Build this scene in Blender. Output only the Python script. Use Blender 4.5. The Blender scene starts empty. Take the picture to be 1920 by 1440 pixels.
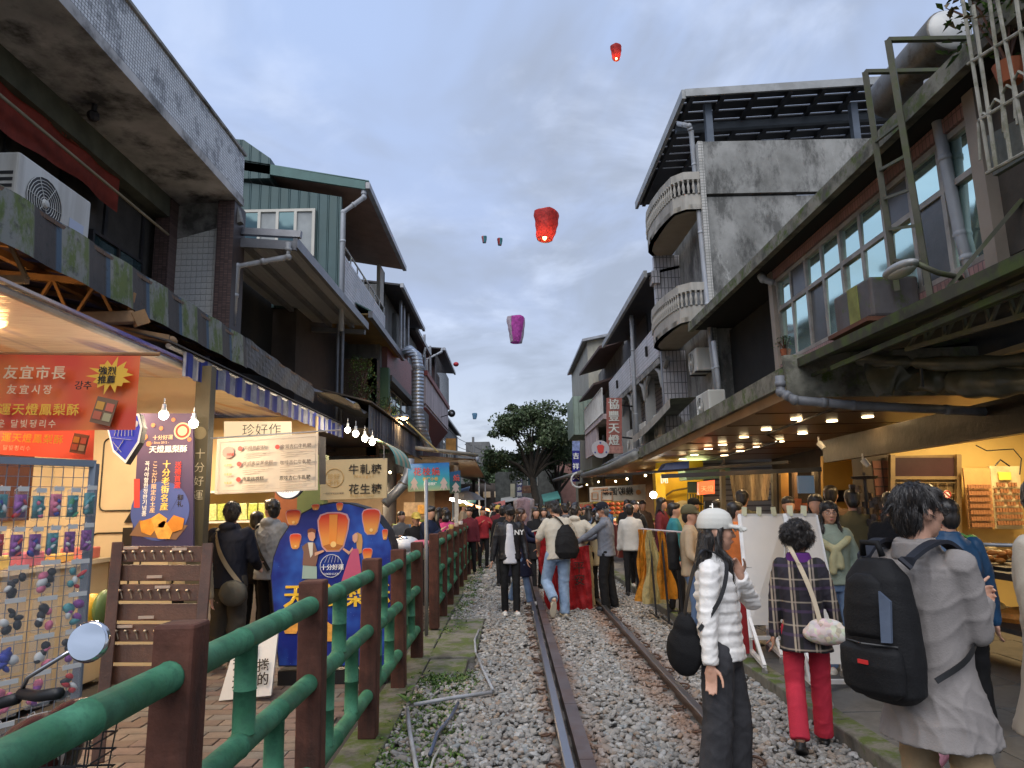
import bpy, bmesh, math, random
import numpy as np
from mathutils import Vector, Matrix, Euler
from mathutils.noise import noise as pnoise
S=bpy.context.scene
COL=S.collection
R=math.radians
rnd=random.Random(7)
# ---------------------------------------------------------------- camera
F, CZ=1300.0, 1.6
yd=Vector((-3.0, -225.0, -F)).normalized()
upv=Vector((-173.0, 7513.0, -F));upv=(upv-upv.dot(yd)*yd).normalized()
xd=yd.cross(upv)
CM=Matrix((xd, yd, upv))
cam_d=bpy.data.cameras.new('camera');cam=bpy.data.objects.new('camera', cam_d);COL.objects.link(cam)
cam_d.sensor_width=36;cam_d.lens=36*F/1920;cam_d.clip_start=.05;cam_d.clip_end=2000
cam.matrix_world=Matrix.Translation((0, 0, CZ))@CM.to_4x4()
S.camera=cam
def ray(u, v):return CM@Vector((u-960, -(v-720), -F))
def PY(u, v, Y):r=ray(u, v);return Vector((0, 0, CZ))+r*(Y/r.y)
def PX(u, v, X):r=ray(u, v);return Vector((0, 0, CZ))+r*(X/r.x)
def PZ(u, v, Z):r=ray(u, v);return Vector((0, 0, CZ))+r*((Z-CZ)/r.z)
# ---------------------------------------------------------------- sky, sun, exposure
W=bpy.data.worlds.new('World');S.world=W;W.use_nodes=True
nt=W.node_tree;N=nt.nodes;L=nt.links;N.clear()
out=N.new('ShaderNodeOutputWorld');bg=N.new('ShaderNodeBackground');bg.inputs[1].default_value=.87
sky=N.new('ShaderNodeTexSky');sky.sky_type='NISHITA';sky.sun_disc=False
sky.sun_elevation=R(52);sky.sun_rotation=R(196);sky.air_density=1.5;sky.dust_density=2
skb=N.new('ShaderNodeVectorMath');skb.operation='SCALE';skb.inputs[3].default_value=0.08
tc=N.new('ShaderNodeTexCoord');sep=N.new('ShaderNodeSeparateXYZ');L.new(tc.outputs['Generated'], sep.inputs[0])
ramp=N.new('ShaderNodeValToRGB');L.new(sep.outputs[2], ramp.inputs[0])
cr=ramp.color_ramp;cr.elements[0].position=0.0;cr.elements[0].color=(.62, .63, .63, 1)
cr.elements[1].position=1.0;cr.elements[1].color=(.35, .46, .72, 1)
for p, c in ((.03, (.58, .60, .63, 1)), (.12, (.46, .52, .64, 1)), (.3, (.35, .42, .60, 1)), (.6, (.36, .46, .69, 1))):
 e=cr.elements.new(p);e.color=c
zp=N.new('ShaderNodeMath');zp.operation='ADD';zp.inputs[1].default_value=.18;L.new(sep.outputs[2], zp.inputs[0])
dv=N.new('ShaderNodeVectorMath');dv.operation='DIVIDE';L.new(tc.outputs['Generated'], dv.inputs[0])
cmb=N.new('ShaderNodeCombineXYZ')
for i in range(3):L.new(zp.outputs[0], cmb.inputs[i])
L.new(cmb.outputs[0], dv.inputs[1])
def cloud(scale, detail, dist, seed, lo, hi):
 n=N.new('ShaderNodeTexNoise');n.noise_dimensions='4D';n.inputs['W'].default_value=seed
 n.inputs['Scale'].default_value=scale;n.inputs['Detail'].default_value=detail;n.inputs['Distortion'].default_value=dist
 n.inputs['Roughness'].default_value=.55
 L.new(dv.outputs[0], n.inputs[0]);m=N.new('ShaderNodeMapRange');m.interpolation_type='SMOOTHSTEP'
 m.inputs[1].default_value=lo;m.inputs[2].default_value=hi;L.new(n.outputs[0], m.inputs[0]);return m.outputs[0]
def mixc(a, b, f, mode='MIX'):
 m=N.new('ShaderNodeMix');m.data_type='RGBA';m.blend_type=mode
 for s, v in ((6, a), (7, b), (0, f)):
  if hasattr(v, 'links'):L.new(v, m.inputs[s])
  else :m.inputs[s].default_value=v
 return m.outputs[2]
dark=mixc(ramp.outputs[0], (.30, .345, .445, 1), cloud(1.5, 5, .6, 3.1, .42, .66))
sc1=N.new('ShaderNodeMath');sc1.operation='MULTIPLY';sc1.inputs[1].default_value=.65
L.new(cloud(2.6, 6, .5, 8.4, .50, .74), sc1.inputs[0])
lit=mixc(dark, (.58, .66, .84, 1), sc1.outputs[0])
skc=mixc(lit, skb.outputs[0], .12)
L.new(sky.outputs[0], skb.inputs[0]);L.new(skc, bg.inputs[0]);L.new(bg.outputs[0], out.inputs[0])
sd=bpy.data.lights.new('sun', 'SUN');sun=bpy.data.objects.new('sun', sd);COL.objects.link(sun)
sd.energy=1.5;sd.angle=R(60);sd.color=(1, .97, .94);sun.rotation_euler=(R(38), 0, R(-16))
S.view_settings.view_transform='Standard';S.view_settings.look='None'
S.view_settings.gamma=1;S.view_settings.use_curve_mapping=False;S.view_settings.exposure=.75
cy=S.cycles;cy.use_denoising=True;cy.max_bounces=8;cy.diffuse_bounces=5;cy.glossy_bounces=3
cy.transmission_bounces=4;cy.transparent_max_bounces=8;cy.sample_clamp_indirect=4;cy.use_light_tree=True
cy.caustics_reflective=False;cy.caustics_refractive=False
# ---------------------------------------------------------------- materials
MT={}
def srgb(h):
 h=h.lstrip('#');c=[int(h[i:i+2], 16)/255 for i in (0, 2, 4)]
 return tuple(((x/12.92) if x<=.04045 else ((x+.055)/1.055)**2.4) for x in c)
def col(c):
 if isinstance(c, str):c=srgb(c)
 return (c[0], c[1], c[2], 1)
class NG:
 """small node helper"""
 def __init__(s, name):
  s.m=bpy.data.materials.new(name);s.m.use_nodes=True;s.N=s.m.node_tree.nodes;s.L=s.m.node_tree.links
  s.b=s.N['Principled BSDF'];s.tc=s.N.new('ShaderNodeTexCoord');s.co=s.tc.outputs['Object']
 def mapping(s, sc=(1, 1, 1), rot=(0, 0, 0), src=None):
  m=s.N.new('ShaderNodeMapping');m.inputs['Scale'].default_value=sc;m.inputs['Rotation'].default_value=rot
  s.L.new(src or s.co, m.inputs[0]);return m.outputs[0]
 def noise(s, scale, detail=4, src=None, rough=.6, dist=0):
  n=s.N.new('ShaderNodeTexNoise');n.inputs['Scale'].default_value=scale;n.inputs['Detail'].default_value=detail
  n.inputs['Roughness'].default_value=rough;n.inputs['Distortion'].default_value=dist
  s.L.new(src or s.co, n.inputs[0]);return n.outputs[0]
 def rng(s, v, lo, hi, a=0, b=1):
  m=s.N.new('ShaderNodeMapRange');s.L.new(v, m.inputs[0])
  for i, x in enumerate((lo, hi, a, b)):m.inputs[i+1].default_value=x
  return m.outputs[0]
 def mix(s, a, b, f, mode='MIX'):
  m=s.N.new('ShaderNodeMix');m.data_type='RGBA';m.blend_type=mode
  for k, v in ((6, a), (7, b), (0, f)):
   if hasattr(v, 'links'):s.L.new(v, m.inputs[k])
   else :m.inputs[k].default_value=v if k==0 else col(v)
  return m.outputs[2]
 def math(s, op, a, b=0):
  m=s.N.new('ShaderNodeMath');m.operation=op
  for i, v in enumerate((a, b)):
   if hasattr(v, 'links'):s.L.new(v, m.inputs[i])
   else :m.inputs[i].default_value=v
  return m.outputs[0]
 def bump(s, h, strength=.3, dist=.01):
  b=s.N.new('ShaderNodeBump');b.inputs['Strength'].default_value=strength;b.inputs['Distance'].default_value=dist
  s.L.new(h, b.inputs['Height']);s.L.new(b.outputs[0], s.b.inputs['Normal'])
def mk(name, c, rough=.6, metal=0, var=.18, scale=3, bump=.15, bscale=40, dirt=None, da=.5, ds=2.5, streak=False, moss=0, spec=.4, emit=None, es=0, sat=0, alpha=None, trans=0, sheen=0, hue2=None):
 if name in MT:return MT[name]
 g=NG(name);c=col(c)[:3];b=g.b
 if var:
  n=g.noise(scale, 5)
  c1=tuple(x*(1-var) for x in c);c2=tuple(min(1, x*(1+var)) for x in c)
  if hue2:c2=col(hue2)[:3]
  o=g.mix(c1, c2, g.rng(n, .3, .7))
 else :o=None
 if dirt is not None:
  src=g.mapping((1, 1, .12)) if streak else None
  n2=g.noise(ds, 7, src, .65)
  o=g.mix(o if o else c, dirt, g.math('MULTIPLY', g.rng(n2, .46, .62), da))
 if moss:
  n3=g.noise(5, 7, None, .7)
  geo=g.N.new('ShaderNodeNewGeometry');sp=g.N.new('ShaderNodeSeparateXYZ');g.L.new(geo.outputs['Normal'], sp.inputs[0])
  f=g.rng(g.math('ADD', n3, g.math('MULTIPLY', sp.outputs[2], .12)), .60-moss*.12, .72-moss*.1)
  o=g.mix(o if o else c, (.07, .10, .02), f)
 if o is not None:g.L.new(o, b.inputs['Base Color'])
 else :b.inputs['Base Color'].default_value=(*c, 1)
 if bump:g.bump(g.noise(bscale, 5), bump, .01)
 b.inputs['Roughness'].default_value=rough;b.inputs['Metallic'].default_value=metal
 b.inputs['Specular IOR Level'].default_value=spec
 if trans:b.inputs['Transmission Weight'].default_value=trans
 if sheen:b.inputs['Sheen Weight'].default_value=sheen
 if alpha is not None:b.inputs['Alpha'].default_value=alpha
 if es:b.inputs['Emission Color'].default_value=col(emit);b.inputs['Emission Strength'].default_value=es
 MT[name]=g.m;return g.m
def flat(name, c, rough=.5, **k):return mk(name, c, rough, var=0.0, bump=0, **k)
def tiles(name, c, mortar, w, h, axis='x', rough=.35, var=.08, dirt=None, da=.5, ds=2, off=0.0, ms=.006, depth=.004):
 """tiled surface; axis = wall normal"""
 if name in MT:return MT[name]
 g=NG(name);sp=g.N.new('ShaderNodeSeparateXYZ');g.L.new(g.co, sp.inputs[0])
 cb=g.N.new('ShaderNodeCombineXYZ');g.L.new(sp.outputs[1 if axis=='x' else 0], cb.inputs[0])
 g.L.new(sp.outputs[1 if axis=='z' else 2], cb.inputs[1])
 br=g.N.new('ShaderNodeTexBrick');g.L.new(cb.outputs[0], br.inputs[0]);br.offset=off
 br.inputs['Scale'].default_value=1;br.inputs['Brick Width'].default_value=w;br.inputs['Row Height'].default_value=h
 br.inputs['Mortar Size'].default_value=ms;br.inputs['Mortar Smooth'].default_value=.2
 c=col(c);br.inputs['Color1'].default_value=tuple(x*(1-var) for x in c[:3])+(1, )
 br.inputs['Color2'].default_value=tuple(min(1, x*(1+var)) for x in c[:3])+(1, );br.inputs['Mortar'].default_value=col(mortar)
 o=br.outputs[0]
 if dirt is not None:
  o=g.mix(o, dirt, g.math('MULTIPLY', g.rng(g.noise(ds, 8, None, .7), .5, .62), da))
 g.L.new(o, g.b.inputs['Base Color']);g.b.inputs['Roughness'].default_value=rough
 g.bump(g.math('SUBTRACT', 1, br.outputs[1]), .6, depth);MT[name]=g.m;return g.m
def ribs(name, c, period, axis=1, rough=.45, metal=0, depth=.02, dirt=None, da=.5, duty=None, c2=None, ds=2.5):
 """ribbed / striped sheet along an object axis"""
 if name in MT:return MT[name]
 g=NG(name);sp=g.N.new('ShaderNodeSeparateXYZ');g.L.new(g.co, sp.inputs[0])
 f=g.math('FRACT', g.math('MULTIPLY', sp.outputs[axis], 1/period))
 if c2 is not None:
  st=g.rng(f, .5-.02, .5+.02);o=g.mix(c, c2, st)
  n=g.noise(9, 6);o=g.mix(o, tuple(x*.45 for x in col(c)[:3]), g.math('MULTIPLY', g.rng(n, .4, .7), .5))
 else :o=g.mix(tuple(x*.85 for x in col(c)[:3]), c, g.rng(g.noise(4, 4), .3, .7))
 if dirt is not None:o=g.mix(o, dirt, g.math('MULTIPLY', g.rng(g.noise(ds, 7, g.mapping((1, 1, .35)), .65), .42, .62), da))
 g.L.new(o, g.b.inputs['Base Color']);g.b.inputs['Roughness'].default_value=rough;g.b.inputs['Metallic'].default_value=metal
 if depth:g.bump(g.rng(g.math('ABSOLUTE', g.math('SUBTRACT', f, .5)), .38, .46), .8, depth)
 MT[name]=g.m;return g.m
 # ---------------------------------------------------------------- mesh builder
V=Vector
class MB:
 def __init__(s):s.v=[];s.f=[];s.mi=[];s.cur=0
 def add(s, vs, fs):
  o=len(s.v);s.v+=[tuple(x) for x in vs]
  for f in fs:s.f.append([i+o for i in f]);s.mi.append(s.cur)
  return s
 def box(s, x0, x1, y0, y1, z0, z1):
  vs=[(x, y, z) for x in (x0, x1) for y in (y0, y1) for z in (z0, z1)]
  return s.add(vs, [(0, 1, 3, 2), (4, 6, 7, 5), (0, 4, 5, 1), (2, 3, 7, 6), (0, 2, 6, 4), (1, 5, 7, 3)])
 def obox(s, c, sz, rot=None):
  rot=rot or Matrix.Identity(3);c=V(c)
  vs=[c+rot@V((x*sz[0]/2, y*sz[1]/2, z*sz[2]/2)) for x in (-1, 1) for y in (-1, 1) for z in (-1, 1)]
  return s.add(vs, [(0, 1, 3, 2), (4, 6, 7, 5), (0, 4, 5, 1), (2, 3, 7, 6), (0, 2, 6, 4), (1, 5, 7, 3)])
 def beam(s, a, b, w, h=None, roll=0):
  a=V(a);b=V(b);h=h or w;d=b-a;q=d.to_track_quat('Z', 'Y').to_matrix()@Matrix.Rotation(roll, 3, 'Z')
  return s.obox((a+b)/2, (w, h, d.length), q)
 def slab(s, p, th):
  """quad p (4 points) extruded by vector th"""
  p=[V(x) for x in p];th=V(th);q=[x+th for x in p]
  return s.add(p+q, [(3, 2, 1, 0), (4, 5, 6, 7), (0, 1, 5, 4), (1, 2, 6, 5), (2, 3, 7, 6), (3, 0, 4, 7)])
 def prism(s, p, th):
  p=[V(x) for x in p];th=V(th);n=len(p)
  return s.add(p+[x+th for x in p], [tuple(reversed(range(n))), tuple(range(n, 2*n))]+[(i, (i+1)%n, n+(i+1)%n, n+i) for i in range(n)])
 def tube(s, pts, r, n=8, cap=True):
  pts=[V(p) for p in pts];m=len(pts);rr=r if isinstance(r, (list, tuple)) else [r]*m
  o=len(s.v);prev=None
  for i, p in enumerate(pts):
   d=(pts[min(i+1, m-1)]-pts[max(i-1, 0)]).normalized()
   if prev is None:
    a=d.orthogonal().normalized()
   else :a=(prev-prev.dot(d)*d).normalized()
   prev=a;b=d.cross(a)
   for k in range(n):
    t=2*math.pi*k/n;s.v.append(tuple(p+(a*math.cos(t)+b*math.sin(t))*rr[i]))
  for i in range(m-1):
   for k in range(n):
    s.f.append([o+i*n+k, o+i*n+(k+1)%n, o+(i+1)*n+(k+1)%n, o+(i+1)*n+k]);s.mi.append(s.cur)
  if cap:
   s.f.append([o+k for k in reversed(range(n))]);s.mi.append(s.cur)
   s.f.append([o+(m-1)*n+k for k in range(n)]);s.mi.append(s.cur)
  return s
 def lathe(s, prof, c, axis=(0, 0, 1), n=16):
  """profile [(r, h)] along axis from c"""
  c=V(c);ax=V(axis).normalized();return s.tube([c+ax*h for r, h in prof], [max(r, 1e-4) for r, h in prof], n) if all(abs(prof[i+1][1]-prof[i][1])>1e-6 for i in range(len(prof)-1)) else s._lathe(prof, c, ax, n)
 def _lathe(s, prof, c, ax, n):
  a=ax.orthogonal().normalized();b=ax.cross(a);o=len(s.v)
  for r, h in prof:
   for k in range(n):
    t=2*math.pi*k/n;s.v.append(tuple(c+ax*h+(a*math.cos(t)+b*math.sin(t))*max(r, 1e-4)))
  for i in range(len(prof)-1):
   for k in range(n):
    s.f.append([o+i*n+k, o+i*n+(k+1)%n, o+(i+1)*n+(k+1)%n, o+(i+1)*n+k]);s.mi.append(s.cur)
  return s
 def ell(s, c, r, n=12, m=8, rot=None):
  c=V(c);r=(r, r, r) if not hasattr(r, '__len__') else r;rot=rot or Matrix.Identity(3);vs=[]
  for i in range(m+1):
   ph=math.pi*i/m
   for k in range(n):
    t=2*math.pi*k/n
    vs.append(c+rot@V((r[0]*math.sin(ph)*math.cos(t), r[1]*math.sin(ph)*math.sin(t), r[2]*math.cos(ph))))
  fs=[(i*n+k, (i+1)*n+k, (i+1)*n+(k+1)%n, i*n+(k+1)%n) for i in range(m) for k in range(n)]
  return s.add(vs, fs)
 def grid(s, fn, nu, nv, closeu=False):
  o=len(s.v)
  for j in range(nv+1):
   for i in range(nu+1):s.v.append(tuple(fn(i/nu, j/nv)))
  for j in range(nv):
   for i in range(nu):
    a=o+j*(nu+1)+i;s.f.append([a, a+1, a+nu+2, a+nu+1]);s.mi.append(s.cur)
  return s
 def mesh(s, name, mats, off=None, smooth=False):
  me=bpy.data.meshes.new(name);vs=s.v
  if off is not None:vs=[(x-off[0], y-off[1], z-off[2]) for x, y, z in vs]
  me.from_pydata(vs, [], s.f);me.validate()
  mats=mats if isinstance(mats, (list, tuple)) else [mats]
  for m in mats:me.materials.append(m)
  if len(mats)>1 and len(me.polygons)==len(s.mi):me.polygons.foreach_set('material_index', s.mi)
  if smooth:me.polygons.foreach_set('use_smooth', [True]*len(me.polygons))
  return me
def root_off(p):
 o=V((0, 0, 0))
 while p is not None:o+=p.location;p=p.parent
 return o
def part(name, mb, mats, parent=None, smooth=False, bevel=0, label=None, local=False):
 """link a mesh part; vertices are given in world coordinates (unless local) and moved to the parent's frame"""
 off=None if (parent is None or local) else root_off(parent)
 me=mb.mesh(name, mats, off, smooth);o=bpy.data.objects.new(name, me);COL.objects.link(o);o.parent=parent
 if bevel:
  b=o.modifiers.new('bevel', 'BEVEL');b.width=bevel;b.segments=2;b.limit_method='ANGLE';b.angle_limit=R(35)
 if label:o['label']=label
 return o
def tag(o, label, cat, group=None):
 o['label']=label;o['category']=cat
 if group:o['group']=group
 return o
def thing(name, label, cat, loc=(0, 0, 0), group=None, rz=0):
 o=bpy.data.objects.new(name, None);o.empty_display_size=.1;COL.objects.link(o);o.location=loc;o.rotation_euler=(0, 0, rz)
 return tag(o, label, cat, group)
def solo(name, mb, mats, label, cat, group=None, loc=None, **k):
 loc=V(loc) if loc is not None else V(mb.v[0]);smooth=k.pop('smooth', False);bevel=k.pop('bevel', 0)
 me=mb.mesh(name, mats, loc, smooth);o=bpy.data.objects.new(name, me);COL.objects.link(o);o.location=loc
 if bevel:
  b=o.modifiers.new('bevel', 'BEVEL');b.width=bevel;b.segments=2;b.limit_method='ANGLE';b.angle_limit=R(35)
 return tag(o, label, cat, group)
def struct(name, mb, mats, kind='structure', **k):
 o=part(name, mb, mats, None, **k);o['kind']=kind;return o
def inst(src, parent, loc, rot=None, name=None, mat=None):
 """copy of a part sharing its mesh"""
 c=src.copy();COL.objects.link(c);c.parent=parent;c.location=loc
 if rot is not None:c.rotation_euler=rot
 if mat is not None and c.material_slots:c.material_slots[0].link='OBJECT';c.material_slots[0].material=mat
 return c
def copy_tree(o, parent=None):
 c=o.copy();COL.objects.link(c);c.parent=parent
 for ch in o.children:copy_tree(ch, c)
 return c
 # ---------------------------------------------------------------- lettering
def text(s, p0, right, up, h, mat, parent, bold=.012, align='LEFT', name='lettering', th=.002, vertical=False, sp=1.0, res=2, lines=1.0):
 """flat lettering starting at p0, running along right; h = character height in metres"""
 right=V(right).normalized();up=V(up);up=(up-up.dot(right)*right).normalized();nrm=right.cross(up)
 if vertical:s='\n'.join(s)
 c=bpy.data.curves.new(name, 'FONT');c.body=s;c.size=1.0;c.resolution_u=res;c.offset=min(bold, .010)
 c.align_x='CENTER' if vertical else align;c.space_character=sp;c.space_line=lines*(1.02 if vertical else 1);c.extrude=0
 o=bpy.data.objects.new(name, c);COL.objects.link(o)
 dg=bpy.context.evaluated_depsgraph_get();me=bpy.data.meshes.new_from_object(o.evaluated_get(dg))
 COL.objects.unlink(o);bpy.data.objects.remove(o)
 k=h*.95
 m=Matrix((right*k, up*k, nrm*k)).transposed().to_4x4();m.translation=V(p0)+nrm*th
 if bold>.014:
  n0=len(me.vertices);nb=2 if bold<.03 else 3;b=bmesh.new();b.from_mesh(me);g0=list(b.verts)+list(b.edges)+list(b.faces)
  for i in range(1, nb):
   d=bmesh.ops.duplicate(b, geom=g0);bmesh.ops.translate(b, verts=[v for v in d['geom'] if isinstance(v, bmesh.types.BMVert)], vec=(.022*i, 0, .006*i))
  b.to_mesh(me);b.free()
 me.transform(m);me.transform(Matrix.Translation(-root_off(parent)))
 me.materials.clear();me.materials.append(mat);me.name=name
 t=bpy.data.objects.new(name, me);COL.objects.link(t);t.parent=parent;return t
def lamp(name, loc, e, c, size=.1, kind='POINT', rot=None, parent=None, spread=None):
 d=bpy.data.lights.new(name, kind);d.energy=e;d.color=c
 if kind=='AREA':d.size=size;d.shape='SQUARE'
 else :d.shadow_soft_size=size
 o=bpy.data.objects.new(name, d);COL.objects.link(o);o.location=V(loc)-(root_off(parent) if parent else V((0, 0, 0)))
 if rot:o.rotation_euler=rot
 o.parent=parent;return o
WARM=(1, .62, .28);SOFT=(1, .78, .52)
concrete=mk('concrete', (.26, .255, .24), .85, var=.3, dirt=(.035, .035, .032), da=.85, ds=1.6, bump=.4, bscale=18)
g=NG('weathered_concrete');o_=g.mix((.14, .14, .13), (.30, .30, .285), g.rng(g.noise(1.1, 9, g.mapping((1, 1, .7)), .68), .36, .62))
o_=g.mix(o_, (.045, .045, .042), g.math('MULTIPLY', g.rng(g.noise(2.1, 9, g.mapping((1, 1, .45)), .75), .48, .60), .75))
o_=g.mix(o_, (.46, .46, .44), g.math('MULTIPLY', g.rng(g.noise(1.7, 10, g.mapping((1.6, 1, .35)), .8, .6), .60, .68), .7))
g.L.new(o_, g.b.inputs['Base Color']);g.b.inputs['Roughness'].default_value=.9;g.bump(g.noise(9, 6), .5, .01);concrete_wall=g.m
concrete_moss=mk('mossy_concrete', (.17, .165, .14), .9, var=.3, dirt=(.04, .04, .03), da=.8, ds=3, bump=.5, bscale=25, moss=.25)
shade_black=flat('painted_shade_black', (.012, .011, .010), .9)  # near-black colour standing for shade in hollows and under the eave
steel=mk('galvanised_steel', (.30, .31, .33), .42, .5, var=.15, bump=.05, dirt=(.12, .11, .10), da=.4)
steel_dark=mk('dark_steel', (.035, .036, .04), .5, .3, var=.25, bump=.1, dirt=(.09, .05, .03), da=.3)
white_metal=mk('white_painted_metal', (.62, .62, .60), .45, var=.06, bump=.05, dirt=(.3, .28, .24), da=.35)
alu=mk('aluminium_frame', (.42, .41, .38), .45, .4, var=.1, bump=.05, dirt=(.2, .19, .16), da=.4)
brown_metal=mk('brown_steel_frame', (.10, .075, .055), .55, .1, var=.25)
pvc=mk('grey_plastic_pipe', (.33, .35, .38), .45, var=.1, bump=.05, dirt=(.14, .13, .11), da=.5, ds=4, streak=True)
ac_white=mk('air_conditioner_casing', (.60, .60, .56), .5, var=.05, bump=.03, dirt=(.28, .25, .2), da=.4, streak=True, ds=4)
ac_dark=flat('fan_grille', (.03, .03, .032), .5)
black=mk('black_plastic', (.012, .012, .013), .45, var=.2, bump=.05)
wood_dark=mk('dark_stained_wood', (.085, .035, .018), .5, var=.4, scale=6, bump=.3, bscale=60)
glass_sky=NG('window_glass');glass_sky.b.inputs['Base Color'].default_value=(.055, .10, .11, 1)
glass_sky.b.inputs['Roughness'].default_value=.04;glass_sky.b.inputs['Metallic'].default_value=.55
glass_sky.bump(glass_sky.noise(1.5, 2), .12, .02);glass_sky=glass_sky.m
glass_teal=NG('teal_mirror_glass');glass_teal.b.inputs['Base Color'].default_value=(.72, .98, .90, 1)
glass_teal.b.inputs['Roughness'].default_value=.05;glass_teal.b.inputs['Metallic'].default_value=.9
glass_teal.bump(glass_teal.noise(1.2, 2), .1, .02);glass_teal=glass_teal.m
warm_glow=flat('lamp_glow', (1, .8, .5), emit=(1, .78, .45), es=14)
white_glow=flat('white_lamp_glow', (1, .95, .85), emit=(1, .93, .8), es=16)
cable_mat=flat('cable_black', (.015, .015, .015), .5)
# ================================================================ GROUND
GZ=-0.10
g=NG('ballast_bed');n1=g.noise(25, 6);n2=g.noise(3, 3)
o_=g.mix((.05, .045, .04), (.16, .15, .135), g.rng(n1, .35, .7));o_=g.mix(o_, (.05, .03, .02), g.math('MULTIPLY', g.rng(n2, .5, .7), .5))
g.L.new(o_, g.b.inputs['Base Color']);g.b.inputs['Roughness'].default_value=.95;g.bump(n1, .8, .03);bed_mat=g.m
asphalt=mk('worn_asphalt', (.075, .075, .075), .8, var=.3, bump=.4, bscale=60, dirt=(.12, .12, .11), da=.5)
m=MB();m.box(-400, 400, -60, 900, -.5, -.17);struct('ground', m, mk('earth', (.09, .085, .07), .95))
m=MB()
def bedz(x, y):return GZ-.005+.02*pnoise(V((x*1.5, y*1.5, 0)))-(.03 if x<-.9 else 0)
m.grid(lambda a, b:V((-1.25+a*3.65, .5+b*79.5, bedz(-1.25+a*3.65, .5+b*79.5))), 12, 200);struct('ballast_bed', m, bed_mat, smooth=True)
m=MB();m.box(2.42, 12, 0, 80, -.4, .005);struct('right_pavement', m, mk('pavement_concrete', (.13, .13, .13), .75, var=.25, dirt=(.05, .05, .05), da=.6, bump=.3, bscale=30))
pv=bpy.data.objects['right_pavement']
kerb=MB()
y=.5;i=0
while y<60:
 ln=1.2 if y<24 else 6.0
 kerb.box(2.24+rnd.uniform(-.006, .006), 2.425, y, y+ln-.012, -.3, .03+rnd.uniform(-.004, .004));y+=ln
struct('right_kerb', kerb, concrete_moss, bevel=.012)
slabm=mk('paving_slab', (.115, .115, .113), .7, var=.2, dirt=(.05, .05, .048), da=.6, bump=.25, bscale=40)
sb=MB();sb.box(-.295, .295, -.295, .295, 0, .012);src=part('paving_slab', sb, slabm, pv, bevel=.004);first=True
for iy in range(0, 22):
 for ix in range(0, 6):
  loc=(2.73+ix*.6, 2.8+iy*.6, .003+rnd.uniform(0, .004))
  if first:src.location=loc;first=False
  else :inst(src, pv, loc, (rnd.uniform(-.004, .004), rnd.uniform(-.004, .004), 0))
m=MB();m.box(-9, -1.22, .5, 60, -.4, -.062);lp=struct('left_pavement', m, mk('paver_bed', (.05, .045, .04), .9))
pm=[mk('paver_%s'%k, c, .75, var=.25, dirt=(.05, .04, .035), da=.6, bump=.3, bscale=40) for k, c in (('tan', (.20, .155, .12)), ('grey', (.165, .145, .125)), ('brown', (.15, .105, .08)), ('rose', (.19, .13, .105)))]
pb=MB();pb.box(-.146, .146, -.071, .071, -.03, .0);srcs=[]
cells=[]
for r_ in range(64):
 for c_ in range(10):
  cells.append((-1.42-c_*.3-(.15 if r_%2 else 0), 3.6+r_*.15))
cells=[c for c in cells if c[0]>-1.2-.45*c[1]*.8]
cells.sort(key=lambda c:c[1]);
src=None;rest=MB()
for k, (x, y) in enumerate(cells):
 mt=rnd.choice(pm);z=-.048+rnd.uniform(-.004, .003)
 if k<295:
  if src is None:src=part('paver', pb, mt, lp, bevel=.004);src.location=(x, y, z)
  else :inst(src, lp, (x, y, z), (rnd.uniform(-.01, .01), rnd.uniform(-.01, .01), rnd.uniform(-.01, .01)), mat=mt)
 else :
  rest.cur=pm.index(mt);rest.box(x-.146, x+.146, y-.071, y+.071, z-.03, z)
o=part('pavers', rest, pm, lp);o['kind']='stuff'
m=MB();m.box(-1.22, -.93, .5, 8.6, -.4, -.055);m.box(-1.22, -.96, 8.6, 60, -.4, -.075);struct('fence_kerb', m, concrete_moss, bevel=.01)
m=MB();m.box(-.93, -.42, 8.05, 10.6, -.3, -.045);m.box(-.92, -.50, 7.35, 8.03, -.3, -.06)
struct('concrete_crossing_slab', m, concrete_moss, bevel=.015)
# ---------------------------------------------------------------- railway track
track=thing('railway_track', 'single railway track with a guard rail running down the middle of the street', 'railway track', (.88, 6, 0))
rail_m=NG('polished_rail');spz=rail_m.N.new('ShaderNodeSeparateXYZ');gm=rail_m.N.new('ShaderNodeNewGeometry');rail_m.L.new(gm.outputs['Normal'], spz.inputs[0])
f_=rail_m.rng(spz.outputs[2], .6, .85);rail_m.L.new(rail_m.mix((.075, .045, .032), (.36, .37, .40), f_), rail_m.b.inputs['Base Color'])
rail_m.L.new(f_, rail_m.b.inputs['Metallic']);rail_m.L.new(rail_m.rng(rail_m.noise(8, 4), 0, 1, .22, .42), rail_m.b.inputs['Roughness'])
rail_m=rail_m.m
rust_top=mk('worn_brown_steel', (.15, .12, .115), .4, .55, var=.25, dirt=(.13, .06, .03), da=.5, bump=.1)
prof=[(-.033, 0), (-.033, -.03), (-.01, -.042), (-.01, -.115), (-.06, -.13), (-.06, -.14), (.06, -.14), (.06, -.13), (.01, -.115), (.01, -.042), (.033, -.03), (.033, 0), (.026, .006), (-.026, .006)]
def rail(x0, mat, pr, nm):
 m=MB();ys=[1.0+2.5*k for k in range(30)]
 vs=[(x0+(.0 if y<20 else 0)+px, y, pz) for y in ys for px, pz in pr];n=len(pr)
 fs=[(j*n+i, j*n+(i+1)%n, (j+1)*n+(i+1)%n, (j+1)*n+i) for j in range(len(ys)-1) for i in range(n)]
 m.add(vs, fs+[tuple(range(n))]);return part(nm, m, mat, track)
rail(.33, rail_m, prof, 'rail');rail(1.43, rail_m, prof, 'rail')
gm_=MB();
y=1.0
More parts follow.
